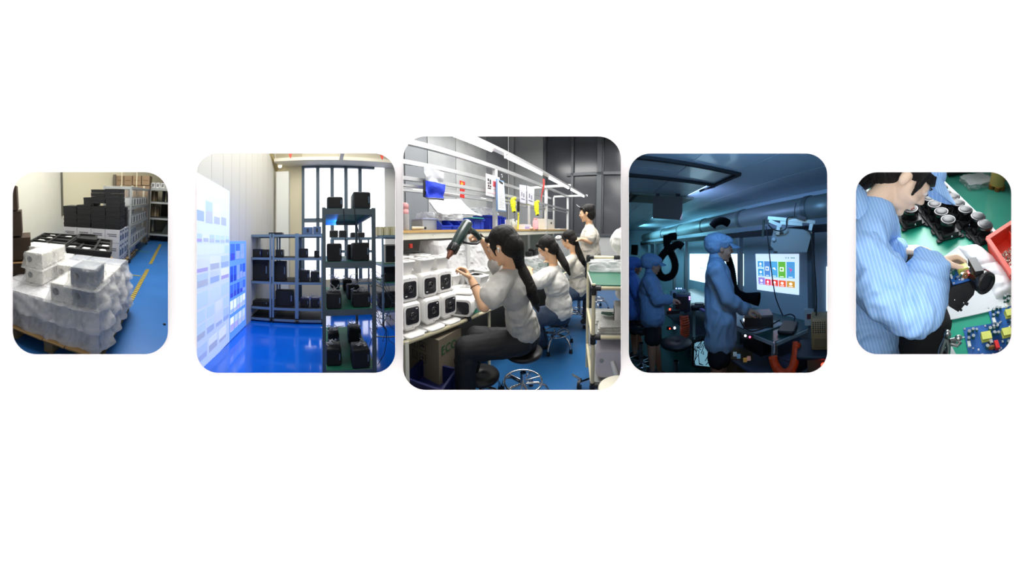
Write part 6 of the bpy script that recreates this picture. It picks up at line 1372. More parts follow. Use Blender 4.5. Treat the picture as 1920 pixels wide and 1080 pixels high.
for px in (1217, 1229, 1265, 1286, 1388, 1521):
    y = P(px, 500, x=1.9).y; wd = {1388: .045, 1521: .05}.get(px, .06); M = MB(); M.box((1.87, y-wd/2, FZ4), (1.93, y+wd/2, .25)); obj('post', M, rb4, fr4, ab=True)
# hanging projector box and its bracket
q = P(1484, 444, r=2.15); d1 = Sv(1, 0, 0, 1484); d1.z = 0; d1.normalize(); d2 = Vector((-d1.y, d1.x, 0)); 
def pt4(px, py, rr=2.15): return P(px, py, r=rr)
t = thing('hanging_projector', 'pale grey projector box hanging upside down from the rail bracket', 'projector', tuple(q))
gb = mat('projector_grey', '8f9c9a', .5)
out = [(1450, 432), (1460, 426), (1505, 430), (1523, 434), (1513, 473), (1456, 474), (1444, 460)]
M = MB(); M.poly([pt4(*v) for v in out], d2*.22); obj('housing', M, gb, t, ab=True)
for px, py in ((1445, 467), (1454, 473), (1465, 436)): M = MB(); c = pt4(px, py, 2.13); M.rbox((0, 0, 0), (.035, .03, .015), .006, 2, M=Matrix.Translation(c) @ Matrix.Rotation(atan2(d1.y, d1.x), 4, 'Z')); obj('rubber_foot', M, blackp, t, ab=True)
M = MB(); c = pt4(1451, 449, 2.135); M.sph(c, (.02, .02, .02)); obj('lens', M, mat('lens_pale', 'c4d4d8', .1), t, ab=True)
bk = thing('projector_bracket', 'pale metal bracket frame holding the hanging projector', 'bracket', tuple(pt4(1480, 412)))
bm_ = mat('bracket_pale', 'b9c4bc', .4, .3)
for a, b, w_ in (((1440, 409), (1528, 417), .035), ((1442, 414), (1465, 424), .03), ((1463, 418), (1504, 421), .04), ((1460, 420), (1458, 440), .02), ((1522, 416), (1519, 432), .03)):
    M = MB(); M.beam(pt4(*a, 2.12), pt4(*b, 2.12), w_, .03); obj('bracket_bar', M, bm_, bk, ab=True)
M = MB(); M.beam(pt4(1495, 407, 2.08), pt4(1511, 411, 2.08), .04, .03); obj('power_brick', M, blackp, loc=tuple(pt4(1500, 408, 2.08)), ab=True, label='black power brick lying on the projector bracket', cat='adapter')
def wire(label, pts, r_=.006, m=None, rr=2.1, cat='cable', name='cable', **k):
    q = [P(p[0], p[1], r=(p[2] if len(p) > 2 else rr)) for p in pts]
    qs = []
    for i in range(len(q)-1):
        p0, p1, p2, p3 = q[max(i-1, 0)], q[i], q[i+1], q[min(i+2, len(q)-1)]
        for k_ in range(5): u = k_/5; qs.append(.5*((2*p1)+(p2-p0)*u+(2*p0-5*p1+4*p2-p3)*u*u+(3*p1-p0-3*p2+p3)*u**3))
    qs.append(q[-1]); M = MB(); M.tube(qs, r_, 7); return obj(name, M, m or blackp, loc=tuple(q[0]), ab=True, label=label, cat=cat, **k)
wire('black cable hanging from the ceiling to the power brick', [(1493, 380), (1490, 392), (1490, 407)], .004)
wire('black cable looping in front of the hanging projector', [(1440, 421), (1450, 430), (1464, 433), (1474, 427), (1476, 410), (1488, 406)], .006, rr=2.06)
wire('thin black cable hanging across the menu picture to the table', [(1436, 424), (1440, 450), (1443, 480), (1448, 520), (1455, 560), (1468, 592)], .005, rr=2.06)
wire('black cable running down the right post', [(1508, 430), (1520, 438), (1524, 470), (1529, 520), (1531, 560), (1530, 600)], .006, rr=2.08)
wire('black cable looping over the table end', [(1470, 592), (1482, 589), (1490, 594), (1489, 602)], .006, rr=2.35)
wire('short dark strap hanging from the rail left of the bracket', [(1432, 412), (1431, 430), (1430, 444)], .012, mat('olive_strap', '4c564c', .7), rr=2.2)
# ---- wall pictures
sx = WX4-.006
def gq(q, u, v): return q[0].lerp(q[1], u).lerp(q[3].lerp(q[2], u), v)
q = [P(*p, x=sx) for p in ((1416.5, 476), (1498, 476), (1498, 553), (1419.5, 543))]
mn = thing('projected_menu', 'projected menu with two rows of coloured tiles on white', 'projected image', tuple(q[3]))
M = MB(); M.poly([gq(q, *c) for c in ((0, 0), (1, 0), (1, 1), (0, 1))], (.003, 0, 0)); obj('menu_field', M, mat('menu_white', 'dfeefc', .8, emit=.95, ecol='cfe6ff'), mn, ab=True)
TC = [(.055, .20, .205, .37, '4aa0d8'), (.055, .41, .205, .61, '4aa0d8'), (.225, .20, .375, .61, '5a92d0'), (.395, .20, .545, .61, '5ab0dc'), (.565, .20, .725, .61, '6cc044'), (.75, .20, .92, .61, '58a8e0'),
      (.055, .645, .225, .84, '9c8cd4'), (.235, .68, .375, .84, 'e8385c'), (.395, .68, .55, .84, 'e84438'), (.57, .68, .73, .84, 'f46c3c'), (.75, .68, .92, .84, 'd8a040')]
icw = mat('icon_white', 'ffffff', .8, emit=1.0); pkm = mat('icon_pink', 'e85aa0', .8, emit=.8)
for k, (a, b, c, d, col) in enumerate(TC):
    off = Vector((-.003, 0, 0)); M = MB(); M.poly([gq(q, a, b)+off, gq(q, c, b)+off, gq(q, c, d)+off, gq(q, a, d)+off], (.001, 0, 0)); tl = obj('menu_tile', M, mat('menu_'+col, col, .8, emit=.8), mn, ab=True)
    uc, vc = (a+c)/2, (b+d)/2-.01; w_ = (c-a); off2 = Vector((-.006, 0, 0))
    def ring(rw, rh, n, fill=True):
        return [gq(q, uc+rw*cos(2*pi*i/n+pi/4), vc+rh*sin(2*pi*i/n+pi/4))+off2 for i in range(n)]
    M = MB()
    if k in (2, 4): M.poly(ring(w_*.38, .075, 4), (.001, 0, 0))
    elif k == 3: M.poly([gq(q, uc-.04, vc-.02)+off2, gq(q, uc+.01, vc-.04)+off2, gq(q, uc+.045, vc+.03)+off2, gq(q, uc, vc+.01)+off2], (.001, 0, 0))
    elif k == 5: M.poly([gq(q, uc-.05, vc-.06)+off2, gq(q, uc+.04, vc)+off2, gq(q, uc-.01, vc+.07)+off2, gq(q, uc-.005, vc+.0)+off2], (.001, 0, 0))
    else: M.poly(ring(w_*.2, .035, 12), (.001, 0, 0))
    obj('icon', M, pkm if k == 5 else icw, tl, ab=True)
    if k in (2, 4): M = MB(); o3 = Vector((-.008, 0, 0)); M.poly([p+Vector((-.002, 0, 0)) for p in ring(w_*.18, .035, 10)], (.0008, 0, 0)); obj('icon_hole', M, mat('menu_'+col, ''), tl, ab=True)
    M = MB(); M.poly([gq(q, uc-w_*.25, d-.035)+off2, gq(q, uc+w_*.25, d-.035)+off2, gq(q, uc+w_*.25, d-.02)+off2, gq(q, uc-w_*.25, d-.02)+off2], (.001, 0, 0)); obj('caption', M, icw, tl, ab=True)
for u in (.74, .79, .85, .88, .91):
    M = MB(); off = Vector((-.004, 0, 0)); M.poly([gq(q, u+.012*cos(i*pi/4), .10+.018*sin(i*pi/4))+off for i in range(8)], (.001, 0, 0)); obj('status_icon', M, mat('icon_teal', '6aa8a8', .8, emit=.4), mn, ab=True)
for (p4, lb, em) in ((((1293, 476), (1341, 476), (1341, 534), (1293, 524)), 'bright blank projected picture left of the standing man', 2.6), (((1358, 476), (1385, 476), (1385, 535), (1358, 532)), 'bright blank projected picture between the man and the post', 2.6)):
    q2 = [P(*p, x=sx) for p in p4]; t = thing('projected_picture', lb, 'projected image', tuple(q2[3])); M = MB(); M.poly(q2, (.003, 0, 0)); obj('image_field', M, mat('screen_cyan', 'bfe8f4', .8, emit=em, ecol='c4e6f4'), t, ab=True)
    M = MB(); a = [gq(q2, .45, .50), gq(q2, .62, .50), gq(q2, .62, .52), gq(q2, .45, .52)]; M.poly([v+Vector((-.003, 0, 0)) for v in a], (.001, 0, 0)); obj('faint_mark', M, mat('faint_mark', '8ac4d4', .8, emit=.5), t, ab=True)
q2 = [P(*p, x=sx) for p in ((1392, 476), (1394, 476), (1394, 536), (1392, 536))]; M = MB(); M.poly(q2, (.003, 0, 0)); obj('light_strip', M, mat('screen_cyan', ''), loc=tuple(q2[0]), ab=True, label='thin bright strip of picture right of the post', cat='projected image')
q2 = [P(*p, x=WX4-.02) for p in ((1549, 500), (1556, 500), (1556, 583), (1549, 583))]; M = MB(); M.poly(q2, (.003, 0, 0)); obj('projected_picture', M, mat('screen_white2', 'e4f0ff', .8, emit=1.2), loc=tuple(q2[0]), ab=True, label='sliver of a bright picture at the right window edge', cat='projected image')
# ---- tables
gt = mat('green_table_dark', '10443e', .3, coat=.3, var=(3, '0d3a38', .5)); te = mat('table_edge_pale', '9fb0ae', .4, .2)
def table(label, x0, x1, y0, y1, z, shelf=True):
    t = thing('work_table', label, 'table', ((x0+x1)/2, y0, FZ4))
    M = MB(); M.box((x0, y0, z-.03), (x1, y1, z-.002)); obj('tabletop', M, te, t, ab=True); M = MB(); M.box((x0+.02, y0+.02, z-.002), (x1-.02, y1-.02, z+.003)); obj('green_mat', M, gt, t, ab=True)
    for x in (x0+.025, x1-.025):
        for y in (y0+.025, y1-.025): M = MB(); M.box((x-.02, y-.02, FZ4), (x+.02, y+.02, z-.03)); obj('leg', M, mat('table_leg', '7c8a88', .4, .3), t, ab=True)
    if shelf: M = MB(); M.box((x0+.05, y0+.05, z-.42), (x1-.05, y1-.05, z-.40)); obj('lower_shelf', M, mat('purple_grey_board', '4a4c60', .6), t, ab=True)
    return t
TZ = -.80
table('green-topped table before the menu picture, pale edge', 1.48, 2.2, 1.50, 2.62, TZ)
table('second table farther left, devices glowing on it', 1.45, 2.2, 3.05, 4.6, TZ)
# under-table goods
for px, py, rr_, d, lb, m_ in ((1425, 655, 2.5, (.22, .3, .14), 'dark box on the shelf under the near table', blackp), (1490, 672, 2.5, (.5, .3, .1), 'dark tray on the shelf under the near table', mat('purple_grey_board', ''))):
    p = P(px, py, r=rr_); t = thing('crate', lb, 'box', tuple(p)); M = MB(); M.rbox((0, 0, d[2]/2), d, .015, 3, axis='z'); obj('box_body', M, m_, t); M = MB(); M.rbox((0, 0, d[2]+.005), (d[0]*1.03, d[1]*1.03, .012), .015, 3, axis='z'); obj('lid', M, m_, t)
lblm = [mat('tag_%s' % c, c, .5, emit=.15) for c in ('b8d8e8', '7cb0d0', 'c89848', 'd8a090')]  # labels given a faint glow of their own
for i, (px, py) in enumerate(((1378, 664), (1385, 668), (1397, 675), (1404, 672))):
    p = P(px, py, r=2.25); M = MB(); M.rbox((0, 0, 0), (.035, .02, .035), .004, 2, M=Matrix.Rotation(-.6, 4, 'Z')); obj('tag', M, lblm[i], loc=tuple(p), label=['pale label under the table beside the shorts', 'blue-white label just right of the first', 'blue label on the cartons', 'orange label beside the blue one'][i], cat='label', group='labels under the near table')
for i, (a, b, lb) in enumerate(((1362, 1395, 'brown carton behind the man\'s legs'), (1394, 1412, 'second brown carton by the table leg'))):
    p, q = P(a, 700, r=2.7), P(b, 700, r=2.7); t = thing('carton', lb, 'box', ((p.x+q.x)/2, (p.y+q.y)/2, FZ4), atan2(q.y-p.y, q.x-p.x)); w_ = (q-p).length; M = MB(); M.box((-w_/2, 0, 0), (w_/2, .3, .36)); obj('box_body', M, mat('dark_kraft', '6b5638', .8), t); M = MB(); M.box((-.02, -.002, 0), (.02, 0, .36)); obj('tape', M, mat('dark_tape', ''), t)
sc1 = mat('screen_under', '9fd4e4', .6, emit=.55, ecol='8cc4dc')
p4 = [P(*v, r=3.2) for v in ((1300, 640), (1334, 634), (1334, 690), (1299, 686))]; t = thing('screen', 'lit bluish panel standing under the second table, cables before it', 'screen', tuple(p4[3])); M = MB(); M.poly(p4, Sv(0, .03, 0, 1316)); obj('panel', M, sc1, t, ab=True); M = MB(); 
for a, b in ((0, 1), (1, 2), (2, 3), (3, 0)): M.beam(p4[a], p4[b], .02, .03)
obj('panel_frame', M, blackp, t, ab=True)
p4 = [P(*v, r=2.7) for v in ((1423, 684), (1443, 690), (1443, 712), (1423, 712))]; t = thing('screen', 'violet-blue lit screen low under the near table', 'screen', tuple(p4[3])); M = MB(); M.poly(p4, Sv(0, .03, 0, 1430)); obj('panel', M, mat('screen_violet', '6a6cf0', .6, emit=.7), t, ab=True)
M = MB(); M.beam(p4[0], p4[1], .02, .03); obj('panel_frame', M, blackp, t, ab=True)
r = random.Random(21); t = thing('cable_tangle', 'thin black cables hanging before the lit panel under the second table', 'cables', tuple(P(1316, 640, r=3.05)))
for k in range(12):
    p = [P(r.uniform(1298, 1334), 632, r=3.05)]
    for i in range(7): p.append(p[-1]+Vector((r.uniform(-.05, .05), r.uniform(-.05, .05), r.uniform(-.10, .02))))
    M = MB(); M.tube(p, .005, 5); obj('cable', M, blackp, t, ab=True)
# devices on the second table
def led(parent, p, col, s=.012):
    M = MB(); M.sph(p, s, 8); obj('led', M, mat('led_'+col, col, .3, emit=9), parent, ab=True)
p = P(1281, 566, r=3.25); t = thing('test_device', 'dark cube device with blue lights on the second table', 'device', (p.x, p.y, TZ+.004), -.5); M = MB(); M.rbox((0, 0, .11), (.19, .18, .22), .015, 3, axis='z'); obj('case', M, mat('device_dark_blue', '2c3448', .5), t); M = MB(); M.rbox((0, -.093, .11), (.15, .006, .17), .01, 3, axis='y'); obj('front_grille', M, blackp, t)
for px in (1268, 1273, 1277): led(t, P(px, 541, r=3.12), '6a8cff', .009)
p = P(1311, 570, r=3.3); t = thing('test_device', 'flat black device with two violet lights beside the cube', 'device', (p.x, p.y, TZ+.004), -.4); M = MB(); M.rbox((0, 0, .035), (.22, .16, .07), .02, 3, axis='z'); obj('case', M, blackp, t); M = MB(); M.rbox((0, 0, .075), (.12, .1, .02), .02, 3, axis='z'); obj('top_cap', M, blackp, t)
for px, py in ((1293, 557), (1293, 561)): led(t, P(px, py, r=3.15), 'a070ff', .010)
p = P(1330, 566, r=3.25); t = thing('notebook', 'pale violet-lit sheet case at the end of the second table', 'case', (p.x, p.y, TZ+.004)); M = MB(); M.rbox((0, 0, .02), (.26, .2, .03), .01, 2, axis='z'); obj('case', M, mat('violet_white', '9c90c8', .5), t); M = MB(); M.rbox((0, 0, .04), (.2, .15, .01), .01, 2, axis='z'); obj('lid', M, blackp, t)
for i, (px, py, rr_) in enumerate(((1263, 550, 3.6), (1281, 545, 3.7))):
    p = P(px, py, r=rr_); t = thing('small_box', ['pale box standing behind the cube device, left', 'pale box standing behind the cube device, right'][i], 'box', (p.x, p.y, TZ+.004)); M = MB(); M.rbox((0, 0, .1), (.08, .06, .2), .01, 2); obj('case', M, mat('pale_blue_box', '8ca4b8', .5), t); M = MB(); M.rbox((0, -.032, .13), (.05, .004, .08), .01, 2); obj('front_plate', M, blackp, t)
t = thing('power_strip', 'dark power strips with red and white lights under the second table', 'power strip', tuple(P(1262, 590, r=3.0)))
for a, b in (((1250, 586), (1275, 584)), ((1250, 615), (1268, 613))): M = MB(); M.beam(P(*a, r=3.0), P(*b, r=3.0), .05, .04); obj('strip_body', M, blackp, t, ab=True)
led(t, P(1256, 580, r=2.96), 'ff3020', .013); led(t, P(1265, 615, r=2.96), 'd8e8ff', .014); led(t, P(1256, 616, r=2.98), 'c02818', .012)
t = thing('power_strip', 'dark strip with a white and a red light at the near table edge', 'power strip', tuple(P(1400, 630, r=2.2)))
M = MB(); M.beam(P(1390, 629, r=2.22), P(1412, 633, r=2.2), .04, .03); obj('strip_body', M, blackp, t, ab=True); led(t, P(1397.5, 629.5, r=2.17), 'e0f0ff', .010); led(t, P(1406, 632, r=2.17), 'ff4060', .009)
M = MB(); M.sph(P(1544, 684, r=1.9), (.02, .02, .014)); obj('red_lamp', M, mat('led_ff3020', ''), loc=tuple(P(1544, 684, r=1.9)), ab=True, label='small red light at the lower right corner', cat='lamp')
# things on the near table
cq = P(1420, 600, z=TZ+.07)
t = thing('metal_case', 'grey metal device case on a pale board under the man\'s hands', 'case', (cq.x, cq.y, TZ+.02), -.62); M = MB(); M.rbox((0, 0, .065), (.30, .26, .13), .008, 2, axis='z'); obj('case', M, mat('grey_metal_case', '6a625c', .4, .5), t)
M = MB(); M.box((-.155, -.135, 0), (-.14, -.12, .13)); obj('corner_strip', M, chrome, t); M = MB(); M.box((-.14, -.1315, .02), (.14, -.130, .11)); obj('side_plate', M, mat('dark_grille', '2e2b2a', .6), t)
M = MB(); M.rbox((1.70, 2.14, TZ+.012), (.42, .75, .016), .03, 3, axis='z'); obj('white_board', M, mat('pale_board', 'a8b8bc', .5), loc=(1.7, 2.14, TZ), ab=True, label='pale board lying on the near table under the metal case', cat='board')
p = P(1478, 598, r=2.45); M = MB(); M.rbox((0, 0, .02), (.16, .34, .035), .02, 3, axis='z', M=Matrix.Rotation(-1.0, 4, 'Z')); obj('black_charger', M, blackp, loc=(p.x, p.y, TZ+.006), label='flat black charger near the wall on the near table', cat='charger')
wire('black cable curving on the table below the metal case', [(1388, 600, 2.15), (1396, 614, 2.1), (1412, 621, 2.15), (1440, 612, 2.3), (1462, 600, 2.4)], .006)
# orange coiled hose
U_ = [P(1449, 668, r=2.02), P(1453, 684, r=2.0), P(1462, 697, r=1.98), P(1474, 701, r=1.97), P(1485, 692, r=2.0), P(1491, 672, r=2.05), P(1494, 643, r=2.12)]
def spline(q, n=12):
    out = []
    for i in range(len(q)-1):
        p0, p1, p2, p3 = q[max(i-1, 0)], q[i], q[i+1], q[min(i+2, len(q)-1)]
        for k_ in range(n): u = k_/n; out.append(.5*((2*p1)+(p2-p0)*u+(2*p0-5*p1+4*p2-p3)*u*u+(3*p1-p0-3*p2+p3)*u**3))
    return out+[q[-1]]
def coil(pts, R, r_, turns, n=14):
    path = spline(pts, 20); L = [0]
    for i in range(1, len(path)): L.append(L[-1]+(path[i]-path[i-1]).length)
    N = turns*n; out = []; x = None; j = 0
    for k in range(N+1):
        s_ = L[-1]*k/N
        while j < len(L)-2 and L[j+1] < s_: j += 1
        u = (s_-L[j])/max(L[j+1]-L[j], 1e-6); c = path[j].lerp(path[j+1], u); d = (path[j+1]-path[j]).normalized()
        x = d.orthogonal().normalized() if x is None else (x-d*x.dot(d)).normalized(); y = d.cross(x); a = 2*pi*k/n; out.append(c+(x*cos(a)+y*sin(a))*R)
    M = MB(); M.tube(out, r_, 6); return M
t = thing('coil_hose', 'orange coiled air hose hanging in a loop under the near table', 'hose', tuple(U_[3])); obj('coil', coil(U_, .030, .0085, 44), mat('orange_hose', 'e04a18', .35), t, ab=True)
M = MB(); M.cyl(P(1453, 640, r=2.1), P(1452, 664, r=2.05), .012, n=10); M.cyl(P(1512, 628, r=2.2), P(1497, 642, r=2.12), .010, n=10); obj('fitting', M, chrome, t, ab=True)
obj('coil_hose', coil([P(1282, 592, r=3.0), P(1284, 608, r=2.98), P(1284, 628, r=3.0)], .05, .012, 10), mat('orange_hose_dim', 'b84820', .4), loc=tuple(P(1283, 600, r=3)), ab=True, label='smaller orange coiled hose under the second table', cat='hose')
# socket box, tan ventilated box on a dark stand
p = P(1517, 580, r=2.32); t = thing('socket_box', 'pale wall box with a dark socket by the right post', 'socket', tuple(p), -.9); M = MB(); M.rbox((0, 0, -.07), (.09, .06, .15), .008, 2); obj('case', M, mat('socket_pale', 'a0acac', .5), t); M = MB(); M.rbox((0, -.031, -.06), (.045, .004, .05), .005, 2); obj('socket', M, mat('dark_red', '5a2028', .5), t)
p = P(1536, 657, r=2.0); t = thing('ventilated_box', 'tan plastic box with a grid of vent holes on a dark stand', 'box', tuple(p), -.95)
tb = mat('tan_plastic', 'a08358', .5, var=(6, '94784e', .4)); M = MB(); M.rbox((0.02, .1, .13), (.17, .2, .26), .02, 4, axis='z'); obj('case', M, tb, t)
for i in range(6):
    for j in range(6): M = MB(); M.cyl((-.045+.019*i, -.0015, .145+.016*j), (-.045+.019*i, .002, .145+.016*j), .0055, n=8); obj('vent_hole', M, mat('matte_black', ''), t)
M = MB(); M.rbox((.01, -.002, .06), (.10, .006, .07), .008, 2); obj('front_recess', M, mat('tan_plastic_dark', '7c6440', .5), t)
t2 = thing('stand', 'dark stand under the tan box', 'stand', (p.x, p.y, FZ4), -.95); M = MB(); M.rbox((0, .08, p.z-FZ4-.02), (.36, .36, .03), .02, 3, axis='z'); obj('stand_top', M, mat('dark_stand', '23303c', .5), t2); M = MB(); M.box((-.1, 0, 0), (.1, .2, p.z-FZ4-.035)); obj('stand_column', M, mat('green_grey_column', '54685c', .5), t2)
# ---- black flexible hoses
def ribbed(label, pts, R=.035, rr=2.1, name='flex_hose', n=None):
    q = [P(a, b, r=(c[0] if c else rr)) for a, b, *c in pts]; path = spline(q, 14); M = MB(); rad = []; pp = []
    L = 0
    for i in range(len(path)): rad.append(R*(1+.13*(1 if (i % 2) else -1))); pp.append(path[i])
    M.tube(pp, rad, 12); return obj(name, M, mat('hose_black', '060607', .9, spec=.15), loc=tuple(q[0]), ab=True, label=label, cat='hose')
ribbed('black ribbed hose looped in the air between the two workers', [(1300, 418, 3.1), (1285, 417, 3.05), (1250, 441, 3.05), (1251, 461, 3.05), (1262, 482, 3.0), (1266, 500, 3.0), (1260, 516, 3.0), (1245, 521, 3.0), (1235, 511, 3.0), (1234, 494, 3.0), (1246, 474, 2.98), (1262, 463, 2.95), (1272, 458, 2.95), (1280, 463, 2.95)][2:], .045)
ribbed('top bend of the black ribbed hose leaving the duct', [(1267, 443, 3.1), (1256, 445, 3.07), (1250, 455, 3.05)], .045)
ribbed('black ribbed hose arching over the duct above the man', [(1335, 425, 2.7), (1342, 417, 2.7), (1355, 414, 2.72), (1366, 419, 2.75)], .042)
ribbed('black ribbed hose hanging behind the man and over the table', [(1362, 474, 2.35), (1368, 492, 2.33), (1373, 512, 2.3), (1376, 535, 2.3), (1382, 549, 2.28), (1396, 556, 2.25)], .035)
ribbed('short black ribbed hose at the left edge above the far worker', [(1190, 459, 4.2), (1190, 468, 4.2), (1189, 478, 4.2)], .06)
a, b = P(1392, 556, r=2.25), P(1430, 562, r=2.2); d = (b-a).normalized(); M = MB(); Q = Matrix.Translation(a) @ d.to_track_quat('Z', 'Y').to_matrix().to_4x4(); M.lathe([(.034, -.02), (.036, .0), (.045, .06), (.058, .12), (.062, .16), (.056, .16), (.04, .08)], n=24, M=Q); obj('hose_hood', M, mat('hose_black', ''), loc=tuple(a), ab=True, label='black funnel hood of the hose over the metal case', cat='hood')
# ---- stools
sp4 = P(1268, 640, r=2.55); stool('round dark stool before the second table, seat in view', (sp4.x, sp4.y, FZ4), sp4.z-FZ4, True, .3, .17, 'stools of the test room')
sp4 = P(1203, 612, r=3.0); stool('dark stool at the left behind the second worker, chrome base showing', (sp4.x, sp4.y, FZ4), sp4.z-FZ4, True, .1, .17, 'stools of the test room')
# ---- people
coatb = mat('blue_coat', '7c9cba', .75, bump=(16, .4)); shortb = mat('black_shorts', '0c0e14', .8)
def capmesh(t, q, fr, s, m, puff=1.0, brim=True):
    B = Blob(); B.ell(q(0, -.035, .055), (.098*s*puff, .115*s*puff, .075*s*puff), fr); B.ell(q(0, -.06, .02), (.088*s*puff, .085*s*puff, .07*s*puff), fr); B.ell(q(0, .03, .07), (.08*s, .07*s, .05*s), fr)
    o = obj('cap', B.skin('cap', .006, 3, (.004, (22, 22, 22))), m, t, ab=True)
    if brim:
        M = MB()
        def f(u, v):
            a = (u-.5)*2.0; rr_ = .092+.075*v*cos(a*.75); return q(sin(a)*rr_*.85, .0+cos(a)*rr_+.0, .052-.02*v-.03*abs(sin(a))*v)
        M.grid(f, 12, 6); M.grid(lambda u, v: f(u, v)+fr.col[2]*.004, 12, 6); obj('cap_brim', M, m, o, ab=True)
    return o
def coat_parts(t, J, q, fr, m, s):
    B = Blob(); n_ = J['neck']; B.cap(n_+Vector((0, 0, .005)), n_+Vector((0, 0, .035)), .064*s, .058*s); obj('collar', B.skin('collar', .006, 2, (.003, (20, 20, 20))), m, t, ab=True)
px0 = 1345; rr_ = 2.1
J = dict(head=P(1352, 466, r=rr_), face=Sv(1, .18, -.12, px0), neck=P(1342, 488, r=rr_), chest=P(1347, 525, r=rr_), pelvis=P(1351, 592, r=rr_), shL=P(1347, 507, r=rr_+.19), shR=P(1343, 507, r=rr_-.18),
         elR=P(1364, 560, r=rr_-.20), wrR=P(1396, 580, r=rr_-.08), elL=P(1368, 555, r=rr_+.22), wrL=P(1402, 582, r=rr_+.12), hipL=P(1352, 600, r=rr_+.09), hipR=P(1351, 600, r=rr_-.09), hemL=P(1354, 636, r=rr_+.07), hemR=P(1348, 638, r=rr_-.07),
         knL=P(1352, 690, r=rr_+.09), knR=P(1345, 690, r=rr_-.08), anL=P(1356, 780, r=rr_+.09), anR=P(1341, 782, r=rr_-.08), toeL=P(1380, 800, r=rr_+.09), toeR=P(1366, 802, r=rr_-.08), shorts=.80)
J['hdR'] = Sv(.9, .3, -.25, 1400); J['hnR'] = Sv(.15, -.1, 1, 1400); J['hdL'] = Sv(.95, -.1, -.2, 1400); J['hnL'] = Sv(.2, 0, 1, 1400)
cutz = P(1350, 655, r=rr_).z; J['cuts'] = [((0, 0, cutz), (0, 0, -1))]
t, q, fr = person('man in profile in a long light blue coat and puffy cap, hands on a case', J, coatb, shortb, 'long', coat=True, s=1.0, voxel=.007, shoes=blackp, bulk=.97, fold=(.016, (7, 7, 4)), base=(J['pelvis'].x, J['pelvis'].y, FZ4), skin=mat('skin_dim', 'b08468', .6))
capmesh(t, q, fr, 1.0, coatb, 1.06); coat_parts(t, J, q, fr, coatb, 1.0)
def worker(label, hx, hy, rr_, sc, hem, m, face=(1, .15, -.2), capm=None):
    k = rr_/2.1
    J = dict(head=P(hx, hy, r=rr_), face=Sv(*face, hx), neck=P(hx-8/k, hy+22/k, r=rr_), chest=P(hx-6/k, hy+58/k, r=rr_), pelvis=P(hx-1/k, hy+125/k, r=rr_), shL=P(hx-5/k, hy+40/k, r=rr_+.18), shR=P(hx-9/k, hy+40/k, r=rr_-.17),
         elR=P(hx+10/k, hy+88/k, r=rr_-.20), wrR=P(hx+42/k, hy+88/k, r=rr_-.1), elL=P(hx+12/k, hy+86/k, r=rr_+.22), wrL=P(hx+46/k, hy+88/k, r=rr_+.12), hipL=P(hx, hy+130/k, r=rr_+.09), hipR=P(hx-1/k, hy+130/k, r=rr_-.09), hemL=P(hx+2/k, hy+(hem-18)/k, r=rr_+.07), hemR=P(hx-3/k, hy+(hem-18)/k, r=rr_-.07),
         knL=P(hx+8/k, hy+222/k, r=rr_+.09), knR=P(hx-4/k, hy+222/k, r=rr_-.09), anL=P(hx+16/k, hy+300/k, r=rr_+.09), anR=P(hx-2/k, hy+300/k, r=rr_-.09), toeL=P(hx+38/k, hy+318/k, r=rr_+.09), toeR=P(hx+20/k, hy+318/k, r=rr_-.09), shorts=.78)
    dz = FZ4+.04-J['toeL'].z
    J['hdR'] = Sv(.9, .2, -.1, hx); J['hnR'] = Sv(.15, -.1, 1, hx); J['hdL'] = Sv(.95, -.1, -.1, hx); J['hnL'] = Sv(.2, 0, 1, hx)
    for k_ in ('anL', 'anR', 'toeL', 'toeR', 'knL', 'knR'): J[k_].z += dz*(.5 if k_[0] == 'k' else 1)
    J['cuts'] = [((0, 0, P(hx, hy+hem/k, r=rr_).z), (0, 0, -1))]
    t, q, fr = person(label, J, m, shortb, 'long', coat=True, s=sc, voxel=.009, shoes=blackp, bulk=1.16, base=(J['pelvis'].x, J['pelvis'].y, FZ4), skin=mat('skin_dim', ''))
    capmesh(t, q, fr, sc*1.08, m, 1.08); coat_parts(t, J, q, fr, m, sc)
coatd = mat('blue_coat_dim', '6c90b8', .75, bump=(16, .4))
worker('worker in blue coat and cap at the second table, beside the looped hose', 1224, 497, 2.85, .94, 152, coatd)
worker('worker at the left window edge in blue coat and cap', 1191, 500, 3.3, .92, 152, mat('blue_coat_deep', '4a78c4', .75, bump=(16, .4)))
# light: the bright pictures themselves, plus unseen bluish fills added for ceiling and wall
area_at('front_fill', (1365, 205, 1.0), (1365, 330, 4.0), .35, 15, (.22, .52, 1))
area('side_fill', (1.35, 4.7, .62), .6, 26, (.25, .7, .95), rot=(0, radians(-75), 0))
area('side_fill', (1.5, 6.6, .62), .7, 26, (.25, .7, .95), rot=(0, radians(-75), 0))
area('side_fill', (1.2, 2.5, .62), .5, 8, (.35, .5, 1), rot=(0, radians(-70), 0))

# ================================================================ ROOM 5: close-up of board assembly on a green table
use(5)
TZ5 = -.85
def W5(px, py, w): return P(px, py, w=w)
def T5(px, py, h=0): return P(px, py, z=TZ5+h)
FZ5 = -1.62
g5 = mat('green_epoxy', '3f9480', .15, coat=.5, var=(2, '2f8070', .5))
M = MB(); M.box((-3, -.4, FZ5-.02), (5, 7, FZ5)); struct('floor', M, g5)
e0, e1 = T5(1655, 404), T5(1790, 660)
print('edge', e0, e1)
tg = mat('green_esd_table', '1fa283', .35, var=(3, '2ba88a', .5)); alu5 = mat('table_trim', 'd4dcdc', .3, .3)
dire = (e0-e1); dire.z = 0; dire.normalize(); nrm = Vector((dire.y, -dire.x, 0))     # nrm points over the table
if nrm.x < 0: nrm = -nrm
ra, rb_ = T5(1736, 356), T5(1896, 500)
tab = thing('work_table', 'green anti-static assembly table with pale metal edge', 'table', tuple(e1))
